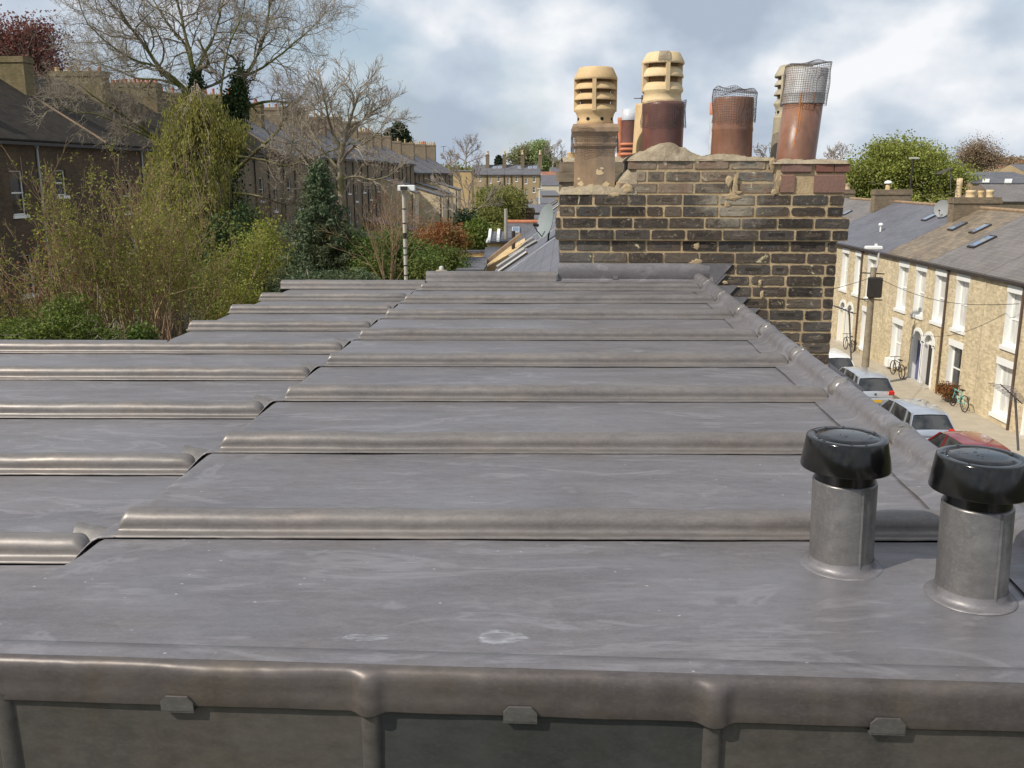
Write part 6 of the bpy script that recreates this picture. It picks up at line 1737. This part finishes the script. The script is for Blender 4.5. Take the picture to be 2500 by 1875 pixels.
def bare(label, trunk, Y, limbs, r, seed, L, kids=9, mat='twig_far', rmin=.02, maxlv=3, dens=5, name='bare_tree', group=None, **kk):
    rng = np.random.default_rng(seed); root = tree_root(name, (atY(trunk[0][0], trunk[0][1], Y).x, Y, 0), label, 'tree', group); ch = Chains()
    kw = dict(wander=.18, up=.05, ratio=.55, dens=dens, rmin=rmin, ang=(20, 50)); kw.update(kk)
    limb(ch, trunk, Y, r, r*.6, rng, maxlv, kids=3, L=L*.7, **kw)
    for l in limbs: limb(ch, l, Y, r*.5, rmin*1.6, rng, maxlv, rng.uniform(-1, 1)*L*.6, kids=kids, L=L, **kw)
    ch.mesh('trunk', M[mat], root, lambda l: l == 0); ch.mesh('twigs', M[mat], root, lambda l: l > 0)
    return root
bare('thin bare tree with pale stems in front of the far terrace end', [(1150, 620), (1143, 560), (1140, 520)], 52, [[(1140, 520), (1120, 490), (1100, 470), (1085, 455)], [(1140, 520), (1145, 480), (1150, 450), (1160, 425)], [(1143, 540), (1165, 510), (1190, 500), (1205, 480)], [(1143, 560), (1110, 520), (1090, 505), (1075, 510)], [(1140, 530), (1130, 470), (1125, 440), (1120, 420)]], .09, 51, 1.1, kids=7, rmin=.011)
def far_tree(label, ell, Y, leafm, nc, per, sig, size, seed, trunkpx=None, name='tree', twigs=True, rt=.3, shell=.5, group=None, hang=0, squash=.8, nst=60):
    rng = np.random.default_rng(seed); es = [px_ell(e[0], e[1], Y*(e[4] if len(e) > 4 else 1), e[2], e[3]) for e in ell]
    cx, cy = es[0][0][0], es[0][0][1]; root = tree_root(name, (cx, cy, 0), label, 'tree', group); ch = Chains()
    ch.add([np.array([cx, cy, -.1]), np.array([cx+.1, cy, es[0][0][2]*.6]), np.array(es[0][0])], [rt, rt*.8, rt*.3], 0)
    for k in range(nst if twigs else 6):
        e = es[rng.integers(len(es))]; p1 = np.array(e[0])+rdir(rng)*np.array(e[1])*rng.uniform(.6, 1.0); p0 = np.array([cx, cy, max(0, es[0][0][2]-es[0][1][2]*rng.uniform(.3, 1))])
        m_ = (p0+p1)/2+rng.normal(size=3)*.05*np.linalg.norm(p1-p0); ch.add([p0, m_, p1], [rt*.35, rt*.2, rt*.06], 1)
    ch.mesh('trunk', M['twig_far'], root)
    leaves('crown', clumps(rng, nc, per, es, sig, shell, squash), size, M[leafm], root, rng, .7, hang=hang)
    return root
far_tree('copper red leaved tree behind the nearest mossy chimneys at the top left', [(70, 130, 75, 80), (10, 110, 60, 65), (130, 170, 45, 60), (90, 90, 50, 40), (60, 250, 60, 60)], 74, 'leaf_red', 520, 26, .7, .20, 61, name='copper_tree', rt=.35, shell=.05, nst=260)
far_tree('dark rounded evergreen standing above the left terrace chimneys', [(973, 345, 19, 30), (963, 345, 14, 24), (985, 352, 13, 20), (973, 320, 9, 12)], 215, 'leaf_dark', 260, 60, .8, .7, 62, name='evergreen', twigs=False, shell=.4)
bare('grey bare tree on the skyline beyond the end of the left terrace', [(1133, 440), (1136, 400), (1138, 380)], 300, [[(1138, 385), (1128, 365), (1120, 352)], [(1138, 385), (1140, 362), (1143, 348)], [(1138, 385), (1155, 370), (1165, 362)], [(1137, 395), (1118, 382), (1108, 375)], [(1138, 380), (1150, 358), (1155, 350)], [(1137, 398), (1158, 390), (1172, 385)]], .35, 63, 2.9, kids=9, rmin=.028)
bare('low bare brown tree left of the grey skyline tree', [(1098, 430), (1098, 405), (1099, 395)], 290, [[(1098, 405), (1090, 392), (1085, 385)], [(1098, 405), (1100, 390), (1100, 380)], [(1098, 405), (1110, 395), (1115, 388)]], .25, 64, 2.1, kids=9, rmin=.028)
far_tree('pale olive round topped tree on the skyline above the far brick houses', [(1285, 378, 36, 27), (1262, 385, 22, 24), (1300, 372, 26, 20)], 320, 'leaf_pale', 230, 34, 1.2, .6, 65, rt=.4, nst=110, shell=.4)
far_tree('fresh green narrow skyline tree beside the pale olive one', [(1322, 372, 18, 26), (1330, 392, 18, 20), (1325, 355, 9, 9)], 315, 'leaf_pale_green', 140, 40, 1.1, .6, 66, rt=.3, nst=80)
bare('small bare round skyline tree right of the green one', [(1349, 425), (1350, 400), (1351, 385)], 310, [[(1351, 385), (1343, 365), (1340, 355)], [(1351, 385), (1355, 362), (1357, 354)], [(1351, 390), (1368, 375), (1373, 366)], [(1350, 395), (1338, 385), (1334, 376)], [(1351, 392), (1366, 390), (1372, 385)]], .35, 67, 2.4, kids=9, rmin=.03)
far_tree('tiny dark conifer on the skyline above the far brick houses', [(1218, 396, 7, 8), (1218, 388, 3.5, 6)], 300, 'leaf_dark', 60, 40, .5, .6, 68, name='conifer', twigs=False)
far_tree('low green skyline tree right of the far brick houses', [(1345, 408, 26, 10)], 330, 'leaf_olive', 80, 40, 1.2, .8, 69)
far_tree('big fresh green tree right of the near chimney behind the street roofs', [(2200, 415, 95, 70), (2130, 430, 75, 60), (2270, 430, 75, 60), (2180, 375, 60, 38), (2330, 455, 50, 38), (2090, 445, 40, 55), (2200, 490, 120, 35), (2260, 378, 34, 24), (2150, 375, 30, 26)], 98, 'leaf_far', 1050, 60, .62, .23, 70, rt=.5, nst=300, shell=.3)
far_tree('brown budding tree on the skyline at the right', [(2385, 372, 42, 34), (2410, 390, 45, 28), (2360, 385, 30, 22)], 190, 'leaf_brown', 420, 26, 1.1, .26, 71, rt=.4, nst=260, shell=.1)
far_tree('low brown skyline tree between the far orange roofs', [(2460, 400, 40, 10)], 230, 'leaf_brown', 70, 30, 1.0, .6, 72, rt=.3)
bare('small bare tree on the skyline between the open pot and the tall pot', [(1880, 440), (1880, 405), (1880, 395)], 170, [[(1880, 400), (1870, 382), (1862, 376)], [(1880, 400), (1888, 380), (1892, 374)], [(1880, 400), (1900, 385), (1905, 382)]], .25, 73, 2.4, kids=9, rmin=.04)
bare('small bare tree on the skyline between the tall pot and the big green tree', [(2045, 440), (2045, 400), (2045, 390)], 190, [[(2045, 400), (2038, 380), (2036, 368)], [(2045, 400), (2055, 385), (2060, 375)], [(2045, 402), (2030, 388), (2028, 382)]], .25, 74, 2.2, kids=8, rmin=.04)
# far wood closing the skyline
rng = np.random.default_rng(80); C = []
for i in range(900):
    a = rng.uniform(-.62, .62); d = rng.uniform(520, 700); h = 9.6+rng.uniform(-5, 3.0)+2.5*nz(a*30, 1)
    C.append(np.array([d*math.sin(a), d*math.cos(a), h])+rng.normal(size=(36, 3))*[4, 4, 1.6])
o = leaves('distant_wood', np.concatenate(C), 2.2, M['leaf_olive'], None, rng, .8); tag(o, kind='stuff')
# ================================================================== poles, aerials, lamps
def mpole(px, pyt, pyb, Y): return atY(px, pyt, Y), atY(px, pyb, Y)
# grey banded flue pole with a white box head
a, b = mpole(985, 455, 720, 12.5)
root = empty('flue_pole', (a.x, a.y, b.z), 'pale grey banded pole with a white box head standing behind the roof edge', 'pole')
m = MB(); m.tube([(a.x+.008, a.y, 6.0), (a.x, a.y, a.z+.02)], .024, 12); m.build('pole', M['stone'], root)
m = MB()
for py in (510, 545, 575, 605, 622, 648, 672, 690):
    z = atY(985, py, 12.5).z; m.tube([(a.x, a.y, z-.008), (a.x, a.y, z+.008)], .027, 12)
z = atY(985, 575, 12.5).z; m.tube([(a.x, a.y, z-.04), (a.x, a.y, z+.035)], .0262, 12)
m.build('band', M['pipe_dark'], root)
l = atY(972, 452, 12.5); r = atY(1013, 466, 12.5)
m = MB(); m.bbox(l.x, r.x, 12.42, 12.56, r.z, l.z, .006); m.build('head_box', M['white'], root)
m = MB(); m.box(a.x-.03, a.x+.06, 12.39, 12.42, r.z+.01, l.z-.015); m.build('bracket', M['pipe_dark'], root)
# stone finial and vent cap just past the roof edge
a = atY(1078, 668, 9)
root = empty('pillar_cap', a, 'mossy stone pillar cap with a white knob just beyond the roof edge', 'pillar')
m = MB(); m.lathe((a.x, a.y, a.z-.06), [(.01, .10), (.05, .095), (.075, .06), (.085, .03), (.085, -.1), (.085, -1.5)], 20); m.build('stone_cap', M['flaunch'], root)
m = MB(); m.lathe((a.x, a.y, a.z+.03), [(.022, 0), (.022, .03), (.016, .04), (.001, .045)], 12); m.build('knob', M['white_dull'], root)
# lamp column in the middle distance
def lamp_col(px, pt, pb, Y, label, r=.06, arm=.8):
    a = atY(px, pt, Y); root = empty('lamp_column', (a.x, Y, 0), label, 'street lamp'); m = MB(); m.tube([(a.x, Y, 0), (a.x, Y, a.z*.5), (a.x, Y, a.z)], [r*1.4, r, r*.7], 8); m.build('column', M['white_dull'] if Y > 60 and px < 1400 else M['pipe_dark'], root)
    m = MB(); m.bbox(a.x-arm*.3, a.x+arm*.5, Y-.12, Y+.12, a.z-.02, a.z+.12, .03); m.build('lamp_head', M['white_dull'], root); return root
lamp_col(1318, 462, 540, 100, 'white lamp column standing among the grey roofs in the middle distance', .17, 1.0)
lamp_col(2229, 388, 500, 80, 'thin grey lamp column in front of the big green tree', .10, 1.0)
# utility pole on the far pavement
g_ = atZ(2113, 960, .12); Yp = 41.5; a = atY(2133, 653, Yp)
root = empty('utility_pole', (a.x-.0, Yp, 0), 'wooden utility pole with grey box and lamp bracket on the far pavement', 'utility pole')
m = MB(); m.tube([(a.x, Yp, 0), (a.x, Yp, a.z*.5), (a.x, Yp, a.z)], [.17, .155, .13], 14); m.build('pole', bark('weathered_pole', (.20, .165, .11), (.32, .27, .20)), root)
c = atY(2134, 700, Yp); m = MB(); m.bbox(a.x-.26, a.x+.30, Yp-.42, Yp-.12, c.z-.45, c.z+.45, .04); m.build('junction_box', M['pipe_dark'], root)
m = MB()
for dz in (.62, -.55): m.tube([(a.x-.5, Yp, c.z+dz), (a.x+.5, Yp, c.z+dz-.05)], .03, 6)
m.build('crossbar', M['pipe_dark'], root)
tq = atY(2146, 612, Yp)
m = MB(); m.tube([(a.x+.05, Yp, a.z-.5), (tq.x, Yp, a.z+.2), (tq.x, Yp, tq.z)], .045, 8); m.build('lamp_arm', M['white_dull'], root)
m = MB(); l = atY(2113, 606, Yp); r = atY(2152, 606, Yp); m.bbox(l.x, r.x, Yp-.14, Yp+.14, l.z-.06, l.z+.10, .04); m.box(tq.x-.2, tq.x-.1, Yp-.03, Yp+.03, l.z+.1, l.z+.2); m.build('lamp_head', M['white'], root)
# overhead wires from the pole
for i, (dx, dz, ex, ey, ez, lab) in enumerate(((.0, .5, 18.75, 34.2, 4.9, 'thin dark overhead wire from the utility pole to the house front at the right edge'), (-.1, .4, 4.6, 24, 6.9, 'thin dark overhead wire from the utility pole toward our side of the street'))):
    p0 = Vector((a.x+dx, Yp, c.z+dz)); p1 = Vector((ex, ey, ez)); pts = []
    for k in range(13):
        t = k/12; q = p0.lerp(p1, t); q.z -= .5*math.sin(math.pi*t); pts.append(q)
    m = MB(); m.tube(pts, .012, 5); tag(m.build('overhead_wire', M['pipe_dark']), lab, 'wire')
# aerials
def aerial(px0, py0, px1, py1, pxm, pyb, Y, label, n=9, mast=.016, el=.16, r=.005, zmin=None):
    A, B = atY(px0, py0, Y), atY(px1, py1, Y+.5); Mx = atY(pxm, (py0+py1)/2, Y+.25); foot = atY(pxm, pyb, Y+.25)
    root = empty('tv_aerial', foot, label, 'aerial', 'television aerials')
    m = MB(); t = (Mx.x-A.x)/(B.x-A.x+1e-9); top = A.lerp(B, min(1, max(0, t))); m.tube([foot, top+Vector((0, 0, .05))], mast, 8); m.build('mast', M['wire'], root)
    m = MB(); m.tube([A, B], r*1.6, 6); m.build('boom', M['wire'], root)
    m = MB(); d = (B-A).normalized(); s = d.cross(Vector((0, 0, 1))).normalized()
    for k in range(n):
        p = A.lerp(B, (k+.5)/n); h = el*(1-.4*k/n); m.tube([p-s*h, p+s*h], r, 5)
    m.build('elements', M['wire'], root)
aerial(2035, 746, 2088, 766, 2078, 880, 14, 'short aerial with grey mast against the yellow houses right of the near chimney', 6, .014, .07, .005)
aerial(2442, 938, 2495, 985, 2486, 1100, 10, 'branching aerial at the right edge above the red car', 12, .014, .14, .004)
aerial(2288, 425, 2322, 410, 2322, 470, 46, 'thin aerial above the pots of the street chimney', 8, .02, .25, .012)
aerial(1563, 240, 1573, 240, 1568, 420, 17, 'aerial mast beside the collared brown pot', 4, .018, .12, .008)
for px, pt, pb, Y, lab in ((1010, 338, 400, 190, 'thin aerial on the left terrace beside the dark evergreen'), (1055, 350, 372, 200, 'small white aerial over the left terrace farther right'), (1083, 352, 372, 205, 'small aerial at the last pots of the left terrace')):
    aerial(px-6, pt+6, px+7, pt+5, px, pb, Y, lab, 5, .05, .5, .035)

# ================================================================== parked cars
def car_body(m, st):
    """st: stations (x along car, half width at sill, half width at belt, z bottom, z belt)"""
    rows = []
    for x, ws, wb, z0, zb in st:
        rows.append([(x, -ws*.9, z0), (x, -ws, z0+.12), (x, -wb*1.0, (z0+zb)/2+.05), (x, -wb*.985, zb-.06), (x, -wb*.93, zb), (x, 0, zb+.015), (x, wb*.93, zb), (x, wb*.985, zb-.06), (x, wb, (z0+zb)/2+.05), (x, ws, z0+.12), (x, ws*.9, z0)])
    m.grid(rows); m.add(rows[0], [tuple(range(11))]); m.add(rows[-1], [tuple(range(11))[::-1]])
def car(x, y, col, label, L=3.95, W=1.66, Hh=1.45, paint=None, plate=True, wagon=0, badge=False):
    """faces away (+Y); the tail is at -L/2"""
    root = empty('parked_car', (x, y, 0), label, 'car', 'cars parked along the far kerb')
    T = lambda a, b, c: (x+b, y+a, c)
    hw = W/2; zb = .88
    t = NT('car_paint'); pm = t.set(col, .28, paint or 0, None, .6); t.p.inputs['Coat Weight'].default_value = .8
    m = MB(T)
    car_body(m, [(-L/2, hw*.80, hw*.84, .38, .62), (-L/2+.05, hw*.90, hw*.93, .28, .84), (-L/2+.22, hw*.96, hw*.985, .22, zb+.02), (-L/2+.7, hw, hw, .20, zb+.02), (0, hw, hw, .20, zb), (L/2-1.1, hw*.99, hw*.985, .20, zb-.03), (L/2-.5, hw*.96, hw*.93, .22, .74), (L/2-.1, hw*.88, hw*.82, .26, .62), (L/2, hw*.75, hw*.7, .34, .5)])
    m.build('body', pm, root)
    # greenhouse
    gl = [(-L/2+.06, .90, zb-.02), (-L/2+.40, .88, Hh-.06), (-L/2+.85, .87, Hh), (-.1, .86, Hh+.01), (.35, .84, Hh-.06), (1.05, .90, zb-.02)]
    m = MB(T); rows = []
    for (a, w, z) in gl:
        ww = hw*w; inn = .80 if z > zb+.2 else 1
        rows.append((a, ww*inn, z))
    side = [(r_[0], r_[2]) for r_ in rows]
    n = len(rows)
    vs = [(r_[0], -r_[1], r_[2]) for r_ in rows]+[(r_[0], r_[1], r_[2]) for r_ in rows]
    bl = [(r_[0], -hw*.93, zb-.03) for r_ in rows[1:-1]]; br = [(r_[0], hw*.93, zb-.03) for r_ in rows[1:-1]]
    m.grid([[vs[i], vs[n+i]] for i in range(n)], False)
    for sgn, o in ((-1, 0), (1, n)):
        bb = [vs[o]]+(bl if sgn < 0 else br)+[vs[o+n-1]]
        for i in range(n-1): m.quad(bb[i], bb[i+1], vs[o+i+1], vs[o+i])
    m.build('glazing', M['glass'], root)
    m = MB(T); top = []
    for a, w, z in ((-L/2+.33, .885, Hh-.10), (-L/2+.45, .88, Hh-.01), (-L/2+.9, .87, Hh+.035), (-.1, .86, Hh+.04), (.33, .845, Hh-.02), (.50, .85, Hh-.10)):
        ww = hw*w*.80; top.append([(a, -ww-.03, z-.05), (a, -ww*.9, z), (a, 0, z+.02), (a, ww*.9, z), (a, ww+.03, z-.05)])
    m.grid(top); r_ = m.build('roof_panel', pm, root)
    for s in (-1, 1):
        for (a0, z0_, a1, z1_) in ((-L/2+.10, zb-.02, -L/2+.42, Hh-.05), (1.02, zb-.02, .40, Hh-.06), (-.05, zb-.02, -.08, Hh-.02), (-L/2+.62, zb, -L/2+.78, Hh-.02)):
            w0 = hw*.925*s; w1 = hw*.70*s
            th = .055
            m = MB(T); m.hexa([(a0-th, w0, z0_), (a0+th, w0, z0_), (a0+th, w0*.97-.0, z0_), (a0-th, w0*.97, z0_), (a1-th, w1*1.01+.012*s, z1_), (a1+th, w1*1.01+.012*s, z1_), (a1+th, w1*.95, z1_), (a1-th, w1*.95, z1_)]); m.build('pillar', pm, root)
    red = M.get('tail_red') or M.setdefault('tail_red', flat('tail_lamp_red', (.55, .02, .015), .25, 0, .1, 5))
    for s in (-1, 1):
        m = MB(T); w0, w1 = hw*.66*s, hw*.93*s; m.bbox(-L/2-.0, -L/2+.22, min(w0, w1), max(w0, w1), .66, .88, .05); m.build('tail_light', red, root)
        m = MB(T); w0, w1 = hw*.99*s, (hw*.99+.16)*s; m.bbox(.75, .9, min(w0, w1), max(w0, w1), .86, 1.0, .02); m.build('wing_mirror', pm, root)
    m = MB(T); m.bbox(-L/2-.05, -L/2+.10, -hw*.88, hw*.88, .30, .56, .03); m.build('bumper', pm, root)
    yel = M.get('plate') or M.setdefault('plate', flat('number_plate', (.75, .42, .02), .5, 0, .05, 3))
    m = MB(T); m.box(-L/2-.058, -L/2-.051, -.26, .26, .40, .51); m.build('number_plate', yel, root)
    if badge: m = MB(T); q = [(-L/2-.004, .05*math.cos(a), .74+.05*math.sin(a)) for a in [k*math.pi/8 for k in range(16)]]; m.extr(q, (-.012, 0, 0)); m.build('badge', M['wire'], root)
    for ax in (-L/2+.72, L/2-.80):
        for s in (-1, 1):
            m = MB(T); w = hw-.09; m.tube([(ax, s*(w-.09), .31), (ax, s*(w+.09), .31)], .31, 20); wh = m.build('wheel', M['void'], root)
            m = MB(T); m.tube([(ax, s*(w+.07), .31), (ax, s*(w+.097), .31)], .20, 16); m.build('rim', M['zinc'], wh)
    return root
car(14.95, 39.2, (.50, .52, .55), 'silver hatchback with round rear badge parked just past the wooden pole', 3.9, 1.68, 1.44, .55, badge=True)
car(14.7, 33.4, (.46, .50, .56), 'silver blue hatchback parked second from the right edge, its side windows showing', 4.1, 1.70, 1.42, .55)
car(14.6, 28.9, (.20, .018, .022), 'dark red car at the right edge half hidden behind the vent cap', 4.0, 1.68, 1.42, .1)
car(14.9, 43.6, (.75, .76, .76), 'white car parked beyond the wooden pole, only its roof end showing', 4.2, 1.70, 1.45, 0)
car(15.3, 48.4, (.02, .018, .018), 'black car at the foot of the near chimney with a red lamp', 4.2, 1.72, 1.70, 0)

# ================================================================== bicycles against the wall
def bicycle(px, py, label, mat, X=18.35):
    p = atX(px, py, X); y0 = p.y; root = empty('bicycle', (X, y0, .12), label, 'bicycle', 'bicycles leaning by the house fronts')
    for d in (-.52, .52):
        m = MB(); q = [(X+.05, y0+d+.33*math.cos(a), .46+.33*math.sin(a)) for a in [k*math.pi/12 for k in range(25)]]; m.tube(q, .022, 6, False)
        for k in range(8): a = k*math.pi/4; m.tube([(X+.05, y0+d, .46), (X+.05, y0+d+.33*math.cos(a), .46+.33*math.sin(a))], .004, 4)
        m.build('wheel', M['pipe_dark'], root)
    m = MB(); P = lambda a, z: (X+.05, y0+a, .12+z)
    bb, st, hd, fa, ra = P(-.05, .28), P(-.22, .80), P(.40, .78), P(.52, .34), P(-.52, .34)
    for q in ([bb, st], [bb, P(.40, .62)], [P(-.19, .70), P(.39, .74)], [ra, bb], [ra, P(-.19, .70)], [hd, P(.40, .62), fa]): m.tube(q, .02, 6)
    m.build('frame', M[mat], root)
    m = MB(); m.bbox(X-.02, X+.12, y0-.36, y0-.10, .94, .99, .015); m.build('saddle', M['pipe_dark'], root)
    m = MB(); m.tube([(X-.20, y0+.34, 1.02), (X+.05, y0+.42, 1.02), (X+.28, y0+.34, 1.02)], .016, 6); m.tube([hd, (X+.05, y0+.42, 1.02)], .016, 6); m.build('handlebar', M['pipe_dark'], root)
    return root
M['turquoise'] = flat('turquoise_paint', (.12, .42, .38), .4)
bicycle(2188, 905, 'dark bicycle leaning on the wall below the ground floor window beyond the blue door', 'pipe_dark')
bicycle(2336, 990, 'turquoise bicycle leaning on the wall near the small bush', 'turquoise')
bicycle(2068, 870, 'second dark bicycle against the wall right of the near chimney foot', 'pipe_dark')
bush('small brownish green bush against the wall right of the blue door', [(2312, 955, 39.6*.97, 22, 14)], 'leaf_rust', 50, 50, .12, .09, 91, base=.1, stemn=8)
# white boxes by the dark bicycle
for px, py, lab in ((2174, 884, 'white meter box on the wall above the dark bicycle, the left one'), (2188, 888, 'white meter box on the wall above the dark bicycle, the right one')):
    p = atX(px, py, XF); m = MB(); m.bbox(XF-.22, XF-.002, p.y-.2, p.y+.2, p.z-.22, p.z+.22, .02); tag(m.build('meter_box', M['white']), lab, 'box')
